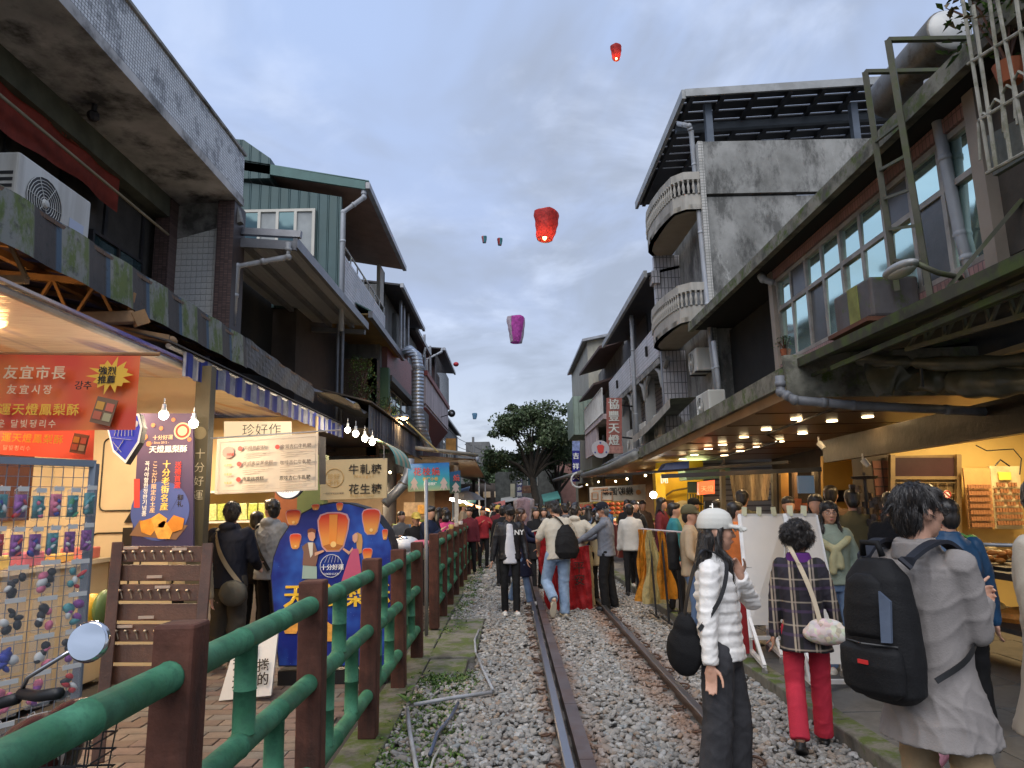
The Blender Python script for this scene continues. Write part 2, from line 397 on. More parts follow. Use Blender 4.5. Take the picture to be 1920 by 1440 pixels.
while y<75:
 ln=1.24 if y<16 else 12
 gm_.box(.40, .495, y, y+ln-.008, -.012, .002);gm_.box(.40, .414, y, y+ln-.008, -.12, -.012);y+=ln
part('guard_rail', gm_, rust_top, track)
slm=mk('concrete_sleeper', (.20, .19, .17), .9, var=.25, dirt=(.10, .05, .03), da=.7, bump=.5, bscale=20)
sl=MB();sl.box(-1.0, 1.0, -.11, .11, -.2, -.088);s0=part('sleeper', sl, slm, track, bevel=.02, local=True)
cl=MB();cl.tube([(.05*math.cos(a)*(1 if k<7 else .6), .05*math.sin(a), .02+.004*k) for k, a in enumerate([i*.7 for i in range(9)])], .009, 5)
cl.box(-.03, .03, -.03, .03, -.02, .012);c0=part('rail_clip', cl, mk('rusty_clip', (.10, .055, .035), .7, .3), track, local=True)
s_first=True
for k in range(40):
 yy=2.9+k*.62
 if s_first:s0.location=(0, yy-6, 0)
 else :inst(s0, track, (0, yy-6, 0))
 if k<16:
  for xx in (.24, 1.34, 1.53):
   if s_first:c0.location=(xx-.88, yy-6, -.09);s_first=False
   else :inst(c0, track, (xx-.88, yy-6, -.09), (rnd.uniform(-.2, .2), rnd.uniform(-.2, .2), 0 if xx<1.5 else 3.1))
 s_first=False
 # ---------------------------------------------------------------- ballast stones (geometry nodes on a point mesh)
g=NG('ballast_stone');oi=g.N.new('ShaderNodeObjectInfo');ge=g.N.new('ShaderNodeNewGeometry');sp=g.N.new('ShaderNodeSeparateXYZ')
g.L.new(ge.outputs['Position'], sp.inputs[0])
rp=g.N.new('ShaderNodeValToRGB');g.L.new(oi.outputs['Random'], rp.inputs[0]);e=rp.color_ramp
e.elements[0].color=(.17, .165, .155, 1);e.elements[1].color=(.38, .375, .36, 1);e.elements[1].position=.95
for p, c in ((.25, (.24, .23, .215, 1)), (.45, (.26, .245, .22, 1)), (.6, (.32, .315, .30, 1)), (.72, (.25, .19, .14, 1)), (.85, (.20, .22, .225, 1))):
 x=e.elements.new(p);x.color=c
def near(xc, w):return g.rng(g.math('ABSOLUTE', g.math('SUBTRACT', sp.outputs[0], xc)), w*.45, w, 1, 0)
rf=g.math('MAXIMUM', near(.42, .26), near(1.38, .30));rf=g.math('MULTIPLY', rf, g.rng(g.noise(2.2, 4, ge.outputs['Position']), .3, .6, .1, .75))
o_=g.mix(rp.outputs[0], (.20, .095, .045), rf);o_=g.mix(o_, (.58, .57, .54), g.math('MULTIPLY', g.rng(g.noise(30, 3, ge.outputs['Position']), .6, .75), .35))
g.L.new(o_, g.b.inputs['Base Color']);g.b.inputs['Roughness'].default_value=.8;g.bump(g.noise(90, 3, ge.outputs['Position']), .3, .004)
stone_m=g.m
sc_col=bpy.data.collections.new('stone_shapes')
for k in range(7):
 b=bmesh.new();bmesh.ops.create_icosphere(b, subdivisions=2, radius=.5);sd_=rnd.uniform(0, 50)
 for v in b.verts:
  p=v.co.copy();q=V((round(p.x*2.2)/2.2, round(p.y*2.2)/2.2, round(p.z*2.0)/2.0))
  v.co=p.lerp(q, .38)*(1+.30*pnoise(p*1.7+V((sd_, 0, 0))))
  v.co.x*=1.35+.3*math.sin(k);v.co.z*=.55
 me=bpy.data.meshes.new('stone');b.to_mesh(me);b.free();me.materials.append(stone_m)
 for p in me.polygons:p.use_smooth=(k%3!=0)
 sc_col.objects.link(bpy.data.objects.new('stone_shape', me))
rg=np.random.default_rng(3)
def scatter(x0, x1, y0, y1, dens, smin, smax, zl=0.0):
 n=int((x1-x0)*(y1-y0)*dens);x=rg.uniform(x0, x1, n);y=rg.uniform(y0, y1, n);s=rg.uniform(smin, smax, n)*(1+.35*(rg.random(n)>.9))
 z=np.full(n, GZ+.022+zl)+rg.uniform(-.02, .012, n)
 keep=~((np.abs(x-.33)<.05)|(np.abs(x-1.43)<.05)|((x>.38)&(x<.51)))
 gap=(x>.36)&(x<.42);z=np.where(gap, z-.03, z)
 sh=(np.abs(x-.33)<.12)|(np.abs(x-1.43)<.12)|(np.abs(x-.46)<.1);z=np.where(sh, z-.015, z)
 return np.stack([x, y, z, s], 1)[keep]
A=[scatter(-.93, 2.25, 3.7, 8, 1000, .022, .052), scatter(-.93, 2.25, 8, 14, 680, .028, .050), scatter(-.95, 2.25, 14, 30, 190, .05, .085), scatter(-.95, 2.25, 30, 60, 25, .09, .14)]
A[0]=A[0][(A[0][:, 0]>-.45)|(rg.random(len(A[0]))>.35)]
P=np.concatenate(A);P=P[~((P[:, 0]<-.40)&(P[:, 1]>7.3)&(P[:, 1]<10.7))]
me=bpy.data.meshes.new('ballast_stones');me.vertices.add(len(P));me.vertices.foreach_set('co', P[:, :3].astype(np.float32).ravel())
at=me.attributes.new('sz', 'FLOAT', 'POINT');at.data.foreach_set('value', P[:, 3].astype(np.float32))
at=me.attributes.new('rt', 'FLOAT_VECTOR', 'POINT');rt=np.stack([rg.normal(0, .35, len(P)), rg.normal(0, .35, len(P)), rg.uniform(0, 6.28, len(P))], 1)
at.data.foreach_set('vector', rt.astype(np.float32).ravel())
bo=bpy.data.objects.new('ballast_stones', me);COL.objects.link(bo);bo['kind']='stuff';me.materials.append(stone_m)
def gn_instances(ob, coll):
 ng=bpy.data.node_groups.new('scatter_'+ob.name, 'GeometryNodeTree')
 ng.interface.new_socket('Geometry', in_out='INPUT', socket_type='NodeSocketGeometry');ng.interface.new_socket('Geometry', in_out='OUTPUT', socket_type='NodeSocketGeometry')
 n=ng.nodes;l=ng.links;gi=n.new('NodeGroupInput');go=n.new('NodeGroupOutput');ip=n.new('GeometryNodeInstanceOnPoints')
 mp=n.new('GeometryNodeMeshToPoints');ci=n.new('GeometryNodeCollectionInfo');ci.inputs[0].default_value=coll;ci.inputs[1].default_value=True;ci.inputs[2].default_value=True
 a1=n.new('GeometryNodeInputNamedAttribute');a1.data_type='FLOAT';a1.inputs[0].default_value='sz'
 a2=n.new('GeometryNodeInputNamedAttribute');a2.data_type='FLOAT_VECTOR';a2.inputs[0].default_value='rt'
 er=n.new('FunctionNodeEulerToRotation');l.new(a2.outputs[0], er.inputs[0])
 l.new(gi.outputs[0], mp.inputs[0]);l.new(mp.outputs[0], ip.inputs['Points']);l.new(ci.outputs[0], ip.inputs['Instance']);ip.inputs['Pick Instance'].default_value=True
 l.new(er.outputs[0], ip.inputs['Rotation']);l.new(a1.outputs[0], ip.inputs['Scale']);l.new(ip.outputs[0], go.inputs[0])
 md=ob.modifiers.new('scatter', 'NODES');md.node_group=ng
gn_instances(bo, sc_col)
rockm=mk('pale_rock', (.24, .22, .19), .85, var=.3, dirt=(.10, .08, .06), da=.6, bump=.4, bscale=30)
rockg=[(-.62, 6.55, .11), (-.45, 6.35, .09), (-.72, 6.2, .10), (-.28, 5.9, .08), (-.78, 5.05, .09), (-.70, 4.85, .08), (-.86, 4.75, .07), (-.55, 5.2, .09)]
lab=['grey rock half sunk in weeds below the mossy step', 'brown rock right of the pale one by the mossy step', 'tan flat rock in the weeds by the fence post', 'small rock at the end of the long grey pipe', 'rounded grey rock low beside the fence kerb', 'pale rounded rock nearest the camera beside the kerb', 'small dark rock against the fence kerb', 'brownish rock beside the upright grey pipe']
for (x, y, s), lb in zip(rockg, lab):
 b=MB();sx=rnd.uniform(1, 1.5);q0=rnd.uniform(0, 9)
 b.ell((x, y, -.09), (s*sx/2, s/2, s*.35), 10, 7);b.v=[tuple(V(v)+(V(v)-V((x, y, -.09)))*.3*pnoise((V(v)*14)+V((q0, 0, 0)))) for v in b.v]
 solo('rock', b, rockm, lb, 'rock', 'rocks among the weeds by the fence', (x, y, -.09), smooth=True)
def pipe(pts, r, mat, lb, z=-.03, grp='loose pipes on the ballast'):
 m=MB();m.tube([PZ(u, v, z) for u, v in pts], r, 8);return solo('pipe', m, mat, lb, 'pipe', grp, smooth=True)
pipe([(764, 1330), (768, 1370), (780, 1435), (790, 1500)], .016, pvc, 'straight grey pipe lying in weeds, running towards the camera')
pipe([(776, 1321), (850, 1308), (922, 1298)], .016, pvc, 'grey pipe lying crosswise from the weeds to the gravel')
pipe([(924, 1293), (905, 1255), (893, 1226)], .014, pvc, 'bent pale pipe leaning back from the crosswise pipe')
pipe([(892, 1224), (890, 1200), (898, 1181)], .013, pvc, 'short curved pale pipe beside the concrete slab')
pipe([(859, 1318), (845, 1345), (820, 1375), (806, 1415)], .014, mk('blue_grey_hose', (.06, .08, .13), .35, var=.1), 'dark blue grey hose curving through the weeds')
pipe([(826, 1400), (812, 1425), (800, 1470)], .008, mk('pale_hose', (.35, .36, .33), .5), 'thin pale hose in the weeds at the bottom edge')
leafm=[]
for k, c in enumerate(((.055, .12, .018), (.09, .17, .03), (.035, .08, .02), (.12, .16, .04))):
 leafm.append(mk('weed_leaf_%s'%'abcd'[k], c, .55, var=.3, bump=0))
wd=MB()
def leaf(mb, p, d, l, w, nrm_up=.6):
 d=V(d).normalized();s=d.cross(V((0, 0, 1)));s=s.normalized() if s.length>.01 else V((1, 0, 0));p=V(p)
 t=p+d*l;mdl=p+d*l*.5+V((0, 0, l*.12))
 mb.add([p, mdl+s*w, t, mdl-s*w], [(0, 1, 2, 3)])
def clump(x, y, r, n, h):
 for k in range(n):
  a=rnd.uniform(0, 6.28);q=r*math.sqrt(rnd.random());px, py=x+q*math.cos(a), y+q*math.sin(a)
  wd.cur=rnd.choice((0, 1, 1, 2, 3));z0=GZ-.01;hh=h*rnd.uniform(.3, 1)
  for j in range(rnd.randint(2, 5)):
   b=rnd.uniform(0, 6.28);el=rnd.uniform(.1, 1.1)
   leaf(wd, (px, py, z0+rnd.uniform(0, hh)), (math.cos(b)*math.cos(el), math.sin(b)*math.cos(el), math.sin(el)), rnd.uniform(.015, .04), rnd.uniform(.005, .012))
for k in range(150):
 y=rnd.uniform(4.0, 7.4);x=-.95+abs(rnd.gauss(0, .22))
 clump(x, y, .10, 16, .06)
for k in range(40):clump(-.55+rnd.gauss(0, .10), rnd.uniform(4.0, 5.2), .08, 14, .05)
for k in range(60):clump(rnd.uniform(-.9, -.35), rnd.uniform(5.4, 7.3), .09, 12, .05)
for k in range(30):clump(rnd.uniform(-.9, -.4), rnd.uniform(7.0, 7.4), .08, 16, .07)
for k in range(120):
 y=rnd.uniform(9.5, 22);clump(-.9+abs(rnd.gauss(0, .12)), y, .12, 18, .09)
for k in range(14):clump(rnd.choice((-.44, -.95))+rnd.gauss(0, .03), rnd.uniform(7.6, 10.4), .05, 10, .04)
struct('weeds', wd, leafm, kind='stuff')
pl=thing('plant', 'broad leaved young plant at the foot of the third fence post', 'plant', (-.93, 6.3, -.1))
b=MB()
for k in range(7):
 a=k*1.1;leaf(b, (-.93, 6.3, -.08+.02*k), (math.cos(a), math.sin(a), .5), .10, .035)
part('leaf', b, leafm[1], pl)
# ================================================================ GREEN FENCE
gp=mk('green_painted_bamboo', (.035, .18, .08), .75, var=.35, scale=7, bump=.45, bscale=16, dirt=(.012, .06, .035), da=.45, ds=28, hue2=(.075, .26, .15))
bp=mk('brown_painted_post', (.095, .034, .021), .8, var=.4, scale=7, bump=.6, bscale=22, dirt=(.02, .012, .01), da=.6, ds=5, streak=True)
def green_fence(posts, lb, name='green_fence', gap=()):
 root=thing(name, lb, 'fence', (-1.08, posts[0], -.06));X=-1.08
 pm_=MB();pm_.box(-.066, .066, -.066, .066, 0, 1.275)
 p0=None
 for y in posts:
  if p0 is None:p0=part('post', pm_, bp, root, bevel=.012, local=True);p0.location=(0, y-posts[0], 0)
  else :inst(p0, root, (0, y-posts[0], -.02 if y>6.5 else (.03 if y<3 else 0)), (rnd.uniform(-.012, .012), rnd.uniform(-.012, .012), rnd.uniform(-.03, .03)))
 def bam(a, b, r, n):
  a=V(a);b=V(b);pts=[];rr=[]
  for k in range(n+1):
   t=k/n
   for dt, s in ((-.006, 1), (-.003, 1.07), (.003, 1.07), (.006, 1)):
    tt=t+dt
    if 0<=tt<=1:pts.append(a.lerp(b, tt));rr.append(r*s*(1+.02*math.sin(7*t+a.y*3)))
  return pts, rr
 for a, b in zip(posts[:-1], posts[1:]):
  if b-a>1.7 and name=='x':continue
  far=a>14
  zs=(1.09 if a<4 else 1.06, .695 if a<4 else .67, .24)
  for i, z in enumerate(zs):
   m=MB()
   if far:m.tube([(X, a+.07, z), (X, b-.07, z)], .045, 8)
   else :
    pts, rr=bam((X, a+.05, z), (X, b-.05, z), .047, 3);m.tube(pts, rr, 16)
    pts=[V((X, a+.078, z)), V((X, a+.1, z))]
   part('rail', m, gp, root, smooth=True)
  nb=2
  for t, (z0, z1) in ((.38, (zs[1], zs[0])), (.62, (zs[2], zs[1])), (.2, (zs[2], zs[1]))) if (b-a)>.9 else ((.5, (zs[1], zs[0])), ):
   y=a+(b-a)*t
   pts, rr=bam((X, y, z0+.03), (X, y, z1-.03), .044, 2) if not far else ([(X, y, z0), (X, y, z1)], [.04, .04])
   m=MB();m.tube(pts, rr, 12 if not far else 6);part('baluster', m, gp, root, smooth=True)
 return root
green_fence([.95, 2.35, 3.93, 5.45, 6.87, 8.15], 'green bamboo style fence with brown posts in the left foreground')
green_fence([9.95, 11.16, 12.4, 13.7, 15.0, 16.3, 17.6, 18.9, 20.2, 21.5, 22.8, 24.1, 25.4, 26.7, 28, 29.3, 30.6], 'far run of green fence with brown posts beyond the thin metal pole')
pole=MB();pole.tube([(-1.13, 9.45, -.06), (-1.13, 9.45, 1.95)], .025, 10);solo('metal_pole', pole, steel, 'thin grey metal pole at the gap between the two fence runs', 'pole', smooth=True)
# ================================================================ SHARED BUILDING PIECES
def window_yz(parent, X, y0, y1, z0, z1, cols, sgn, fm=alu, gms=None, split=None, fw=.04, name='window', tilt=0):
 """window in a wall whose normal is +-X; returns the window part (frame) with pane children"""
 m=MB();xf=X+sgn*.03
 def bar(a, b, c, d):m.box(min(X-sgn*.03, xf), max(X-sgn*.03, xf), a, b, c, d)
 bar(y0, y1, z0, z0+fw);bar(y0, y1, z1-fw, z1);bar(y0, y0+fw, z0+fw, z1-fw);bar(y1-fw, y1, z0+fw, z1-fw)
 w=(y1-y0-fw)/cols
 for k in range(1, cols):bar(y0+k*w, y0+k*w+fw, z0+fw, z1-fw)
 if split:
  for k in range(cols):bar(y0+k*w+fw, y0+(k+1)*w, split, split+fw)
 fr=part(name, m, fm, parent)
 for k in range(cols):
  for a, b in (((z0+fw, split), (split+fw, z1-fw)) if split else ((z0+fw, z1-fw), )):
   p=MB();dx=sgn*(.012 if k%2 else -.006);p.box(X+dx-.003, X+dx+.003, y0+k*w+fw, y0+(k+1)*w, a, b);tz=-sgn*math.tan(R(tilt));p.v=[(x_+tz*(z_-(a+b)/2), y_, z_) for x_, y_, z_ in p.v]
   g_=(gms or [glass_sky]);part('pane', p, g_[(k*7+(3 if a>z0+.1 else 0))%len(g_)], fr)
 return fr
def window_xz(parent, Y, x0, x1, z0, z1, cols, fm=alu, gms=None, fw=.04):
 m=MB()
 def bar(a, b, c, d):m.box(a, b, Y-.03, Y+.03, c, d)
 bar(x0, x1, z0, z0+fw);bar(x0, x1, z1-fw, z1);bar(x0, x0+fw, z0+fw, z1-fw);bar(x1-fw, x1, z0+fw, z1-fw)
 w=(x1-x0-fw)/cols
 for k in range(1, cols):bar(x0+k*w, x0+k*w+fw, z0+fw, z1-fw)
 fr=part('window', m, fm, parent)
 for k in range(cols):
  p=MB();p.box(x0+k*w+fw, x0+(k+1)*w, Y+(.01 if k%2 else -.008), Y+(.014 if k%2 else -.004), z0+fw, z1-fw)
  g_=gms or [glass_sky];part('pane', p, g_[k%len(g_)], fr)
 return fr
def ac_unit(loc, w=.80, d=.30, h=.56, face='x', sgn=1, lb='', grp='air conditioner outdoor units', fan=.2, badge=True, old=False):
 """outdoor unit; w along the facade; face axis and sign give where the fan looks"""
 rz={('x', 1):R(90), ('x', -1):R(-90), ('y', -1):0, ('y', 1):R(180)}[(face, sgn)]
 t=thing('air_conditioner', lb, 'air conditioner', loc, grp, rz)
 b=MB();b.box(-w/2, w/2, -d/2, d/2, .03, h);part('casing', b, ac_white, t, bevel=.02, local=True)
 f=MB();cx=-w*.16;f.lathe([(fan, 0), (fan, .006)], (cx, -d/2-.008, h*.52), (0, 1, 0), 24);part('fan_opening', f, ac_dark, t, local=True)
 gr=MB()
 for k in range(1, 9):
  r=fan*k/8;gr.tube([(cx+r*math.cos(a), -d/2-.012, h*.52+r*math.sin(a)) for a in [i*math.pi/10 for i in range(21)]], .0035, 4, False)
 for a in range(6):gr.tube([(cx, -d/2-.014, h*.52), (cx+fan*math.cos(a), -d/2-.014, h*.52+fan*math.sin(a))], .003, 4)
 gr.lathe([(.045, 0), (.03, -.02), (0.001, -.025)], (cx, -d/2-.012, h*.52), (0, 1, 0), 12);part('fan_guard', gr, ac_white, t, local=True)
 s=MB()
 for k in range(6):s.box(-w/2-.004, -w/2+.002, -d/2+.04, d/2-.04, h*.25+k*.06, h*.25+k*.06+.03)
 part('side_grille', s, ac_dark, t, local=True)
 ft=MB();ft.box(-w/2+.06, -w/2+.12, -d/2-.02, d/2+.02, 0, .03);ft.box(w/2-.12, w/2-.06, -d/2-.02, d/2+.02, 0, .03);part('foot', ft, steel_dark, t, local=True)
 return t
def pipe_run(pts, r, mat, lb, name='downpipe', cat='downpipe', grp=None, brackets=False):
 m=MB();m.tube(pts, r, 10)
 t=thing(name, lb, cat, pts[-1], grp);part('pipe', m, mat, t, smooth=True)
 for p in pts[1:-1]:j=MB();j.ell(p, r*1.16, 10, 6);part('elbow', j, mat, t, smooth=True)
 for a, b in zip(pts[:-1], pts[1:]):
  a=V(a);b=V(b);n=max(1, int((b-a).length/1.2))
  for k in range(n):c=a.lerp(b, (k+.5)/n);d=(b-a).normalized()*.025;j=MB();j.tube([c-d, c+d], r*1.12, 10);part('pipe_joint', j, mat, t, smooth=True)
 return t
def plant(loc, r, n, lb, mats=None, h=None, pot=None, name='plant', grp=None, leaf_l=.07):
 t=thing(name, lb, 'plant', loc, grp);m=MB();mats=mats or leafm[:3];h=h or r
 st=MB()
 for k in range(8):
  a=rnd.uniform(0, 6.28);e_=V(loc)+V((math.cos(a)*r*.7, math.sin(a)*r*.7, h*rnd.uniform(.5, .95)));st.tube([loc, V(loc).lerp(e_, .5)+V((0, 0, h*.15)), e_], [.012, .008, .003], 5)
 part('stem', st, wood_dark, t)
 for k in range(n):
  m.cur=rnd.randrange(len(mats));a=rnd.uniform(0, 6.28);q=rnd.random()**.5;zz=rnd.random()
  p=V(loc)+V((math.cos(a)*r*q*(1-.4*zz), math.sin(a)*r*q*(1-.4*zz), h*(.15+.85*zz)))
  leaf(m, p, (rnd.uniform(-1, 1), rnd.uniform(-1, 1), rnd.uniform(-.6, .9)), leaf_l*rnd.uniform(.5, 1.2), leaf_l*.25)
 o=part('foliage', m, mats, t)
 if pot:
  p=MB();p.lathe([(pot*.7, -pot*1.5), (pot, 0), (pot*.9, .001)], V(loc), (0, 0, 1), 14);part('pot', p, mk('terracotta', (.30, .09, .04), .8), t)
 return t
def bulb(loc, lb, e=12, r=.045, drop=.12, grp='bare bulbs under the left awnings', mat=None):
 t=thing('light_bulb', lb, 'light bulb', loc, grp);x, y, z=loc
 m=MB();m.ell((x, y, z), (r, r, r*1.05), 14, 8);part('glass_bulb', m, mat or white_glow, t, smooth=True)
 m=MB();m.lathe([(r*.75, r*.5), (r*.45, r*1.8), (r*.4, r*2.4)], loc, (0, 0, 1), 12);m.tube([(x, y, z+r*2.2), (x, y, z+drop+r)], .005, 6);part('socket', m, white_metal, t, smooth=True)
 if e:lamp('bulb_light', (x, y, z-r*1.6), e, SOFT, r, parent=t)
 return t
 # ================================================================ LEFT 1: concrete house with tiled parapet
B=thing('concrete_house', 'concrete house with white tiled balcony parapet at upper left', 'building', (-5.2, 6, 0))
par_t=tiles('parapet_tiles', (.62, .63, .63), (.12, .12, .12), .05, .042, 'x', .35, .1, dirt=(.05, .05, .05), da=.75, ds=3.5, ms=.005)
m=MB();m.box(-4.1, -3.98, 1.0, 9.95, 6.28, 6.98);part('parapet', m, [par_t], B)
m=MB();m.box(-4.12, -3.95, 1.0, 9.97, 6.98, 7.02);part('parapet_coping', m, concrete, B)
m=MB();m.box(-5.3, -3.965, 1.0, 9.965, 6.16, 6.275)
soff=mk('stained_soffit', (.46, .45, .44), .9, var=.35, scale=2, dirt=(.03, .03, .03), da=.9, ds=1.3, bump=.5, bscale=10)
part('balcony_slab', m, soff, B)
m=MB();m.box(-5.35, -5.2, 1.0, 10.05, 3.4, 6.2);part('wall', m, mk('dark_plaster', (.06, .055, .05), .9, var=.3), B)
m=MB()
for k in range(9):m.box(-5.2, -5.17, 2.2+k*.9, 2.26+k*.9, 3.4, 5.9)
part('batten', m, steel_dark, B)
m=MB();m.box(-5.2, -4.9, 1.0, 10.0, 5.85, 6.2);part('beam', m, mk('green_grey_concrete', (.09, .095, .07), .9, var=.3), B)
m=MB();m.beam((-5.1, 9.88, 5.80), (-4.0, 9.88, 6.1), .12, .5);part('bracket_beam', m, concrete, B)
ptile=tiles('pillar_tiles', (.13, .08, .07), (.04, .03, .03), .06, .025, 'y', .5, .3, ms=.004)
m=MB();m.box(-5.1, -4.88, 9.6, 9.85, 3.4, 6.15);part('pillar', m, ptile, B);m=MB();m.box(-4.25, -4.0, 9.72, 10.15, 3.2, 6.15);part('pillar', m, ptile, B)
m=MB();m.box(-4.88, -4.25, 9.84, 9.95, 3.2, 6.0);wl=part('tiled_wall', m, mk('tile_grout', (.08, .08, .08), .9), B)
tm=mk('white_pattern_tile', (.66, .66, .63), .35, var=.2, scale=40, bump=.1, dirt=(.16, .15, .13), da=.5)
tb=MB();tb.box(0, .074, -.012, 0, 0, .084);t0=None
for i in range(8):
 for j in range(24):
  p=V((-4.878+i*.079, 9.838, 3.75+j*.09))-root_off(wl)
  if t0 is None:t0=part('tile', tb, tm, wl, local=True);t0.location=p
  else :inst(t0, wl, p)
window_yz(B, -5.15, 4.2, 5.7, 4.9, 6.0, 2, 1, white_metal, [glass_sky])
window_yz(B, -5.15, 8.2, 9.4, 3.6, 5.1, 2, 1, steel_dark, [glass_sky])
m=MB();m.tube([(-4.6, 7.2, 6.2), (-4.6, 7.2, 6.13), (-4.62, 7.22, 6.0)], .03, 6);m.ell((-4.62, 7.22, 6.03), .07, 8, 5);part('broken_lamp_fitting', m, steel_dark, B)
redcloth=mk('red_banner_cloth', (.20, .028, .016), .8, var=.3, scale=5, bump=.2, bscale=12)
t=thing('cloth_banner', 'long faded red cloth banner under the concrete balcony', 'banner', (-5.1, 7.2, 5.6))
m=MB();m.grid(lambda a, b:V((-4.98+.02*math.sin(a*20), 5.95+a*2.45, 5.86-b*(.44+.04*math.sin(a*7)))), 30, 4);part('cloth', m, redcloth, t)
text('天燈', PX(90, 225, -4.96), (0, 1, 0), (0, 0, 1), .3, flat('banner_gold_dark', (.25, .05, .02)), t)
m=MB();m.tube([(-4.85, 5.6, 5.62), (-4.8, 9.4, 5.50)], .018, 8);solo('clothes_pole', m, mk('pale_bamboo', (.30, .26, .18), .6), 'long pale pole hung under the balcony', 'pole', smooth=True)
a=ac_unit((-4.38, 6.15, 4.05), 1.05, .34, .68, 'x', 1, 'white air conditioner on the roof behind the mossy fascia', None, fan=.24)
text('空調', V((-4.20, 6.36, 4.30)), (0, 1, 0), (0, 0, 1), .09, flat('badge_blue', (.05, .09, .25)), a) if False else None
bd=MB();bd.box(.20, .42, -.178, -.172, .28, .38);part('badge', bd, flat('badge_plate', (.45, .5, .62)), a, local=True)
# ---- roof with the mossy fascia and its frame
T=thing('shop_roof', 'low roof with a mossy blue striped fascia above the orange banner', 'roof', (-3.2, 6, 3.3))
g=NG('mossy_striped_canvas');sp=g.N.new('ShaderNodeSeparateXYZ');g.L.new(g.co, sp.inputs[0])
f=g.math('FRACT', g.math('MULTIPLY', sp.outputs[1], 1/.62));st=g.rng(f, .48, .52)
o_=g.mix((.20, .21, .19), (.045, .04, .038), st);n=g.noise(7, 8, g.mapping((1, 1, .5)), .7)
o_=g.mix(o_, (.09, .13, .025), g.math('MULTIPLY', g.rng(n, .44, .56), g.math('SUBTRACT', .95, st)))
o_=g.mix(o_, (.05, .10, .16), g.math('MULTIPLY', g.rng(f, .9, .93), .8));o_=g.mix(o_, (.02, .02, .02), g.math('MULTIPLY', g.rng(g.noise(14, 6), .55, .7), .7))
g.L.new(o_, g.b.inputs['Base Color']);g.b.inputs['Roughness'].default_value=.7;g.bump(n, .4, .02);fas=g.m
m=MB();m.grid(lambda a, b:V((-3.2+.03*b+.012*math.sin(a*60), 2.3+a*6.0, 3.68-b*.38)), 60, 3);part('fascia', m, fas, T)
tarp=mk('black_tarpaulin', (.045, .045, .047), .45, var=.4, bump=.8, bscale=6, dirt=(.12, .12, .12), da=.4)
m=MB();m.grid(lambda a, b:V((-3.2+.008*math.sin(a*37+b*5), 8.3+a*3.0, 3.69-a*.12-b*(.36-.1*a)+.006*math.sin(a*23))), 30, 5);part('tarpaulin', m, tarp, T)
m=MB();m.slab([(-3.2, 2.3, 3.66), (-3.2, 11.2, 3.58), (-5.2, 11.2, 4.0), (-5.2, 2.3, 4.08)], (0, 0, .03));part('roof_sheet', m, ribs('rusty_sheet', (.16, .10, .06), .12, 1, .6, .2, .015, dirt=(.06, .03, .02)), T)
fr=mk('orange_lamplit_frame', (.30, .17, .07), .6, var=.3, dirt=(.08, .05, .03), da=.5)  # orange of the warm lamplight is put into the frame colour
for k in range(12):
 y=2.8+k*.62;m=MB();m.beam((-3.24, y, 3.58), (-5.1, y, 3.98), .05, .05);part('rafter', m, fr, T)
m=MB();m.beam((-3.4, 2.4, 3.56), (-3.4, 8.2, 3.50), .06);m.beam((-4.1, 2.4, 3.7), (-4.1, 9.2, 3.7), .06);part('purlin', m, fr, T)
m=MB()
for yy in (4.6, 5.7):
 a, b=V((-3.3, yy, 3.2)), V((-5.2, yy, 3.25));c, d=V((-3.3, yy, 3.52)), V((-5.2, yy, 3.75));m.beam(a, b, .05);m.beam(c, d, .05)
 for k in range(5):m.beam(a.lerp(b, k/5), c.lerp(d, (k+.5)/5), .025);m.beam(c.lerp(d, (k+.5)/5), a.lerp(b, (k+1)/5), .025)
part('truss', m, fr, T)
t=thing('security_camera', 'boxy camera on a bracket under the mossy fascia', 'camera', (-3.1, 5.6, 3.2))
m=MB();m.beam((-3.55, 5.5, 3.17), (-3.15, 5.7, 3.23), .10, .10);part('camera_body', m, fr, t, bevel=.01);m=MB();m.tube([(-3.2, 5.7, 3.25), (-3.18, 5.72, 3.45)], .02, 8);m.beam((-3.15, 5.68, 3.2), (-3.08, 5.75, 3.25), .08, .12);part('bracket', m, fr, t)
lamp('canopy_frame_light', (-4.0, 5.2, 3.05), 10, (1, .55, .2), .15)
# ---- vinyl ceiling and striped awning of the first shops
vin=NG('glossy_vinyl_ceiling');n=vin.noise(1.2, 3, vin.mapping((1.6, .25, 1), (0, 0, .2)), .5, .6)
o_=vin.mix((.55, .50, .50), (.10, .10, .34), vin.rng(n, .50, .62));o_=vin.mix(o_, (.55, .22, .06), vin.math('MULTIPLY', vin.rng(vin.noise(1.5, 2, vin.mapping((2, .2, 1))), .60, .7), .6))  # violet reflections mixed into the base colour, plus orange patches
vin.L.new(o_, vin.b.inputs['Base Color']);vin.b.inputs['Roughness'].default_value=.18;vin.bump(vin.noise(2, 3, vin.mapping((1, 3, 1))), .4, .03)
C=thing('awning', 'awning with a faded blue and white striped valance', 'awning', (-3, 9, 2.8))
m=MB();m.slab([(-3.0, 3.2, 2.98), (-3.0, 12.4, 2.98), (-5.9, 12.4, 3.12), (-5.9, 3.2, 3.12)], (0, 0, .02));part('awning_ceiling', m, vin.m, C)
val=ribs('blue_striped_canvas', (.02, .035, .24), .30, 1, .75, 0, c2=(.30, .31, .35))
m=MB();m.grid(lambda a, b:V((-2.98+.012*math.sin(a*90), 6.25+a*6.15, 3.06-b*(.24-.015*abs(math.sin(a*math.pi*24))))), 120, 2);part('valance', m, val, C)
m=MB();m.slab([(-2.95, 5.9, 3.07), (-2.95, 12.5, 3.07), (-4.6, 12.5, 3.5), (-4.6, 5.9, 3.5)], (0, 0, .012));part('corrugated_top', m, ribs('dark_corrugated', (.05, .05, .055), .08, 1, .5, .3, .02), C)
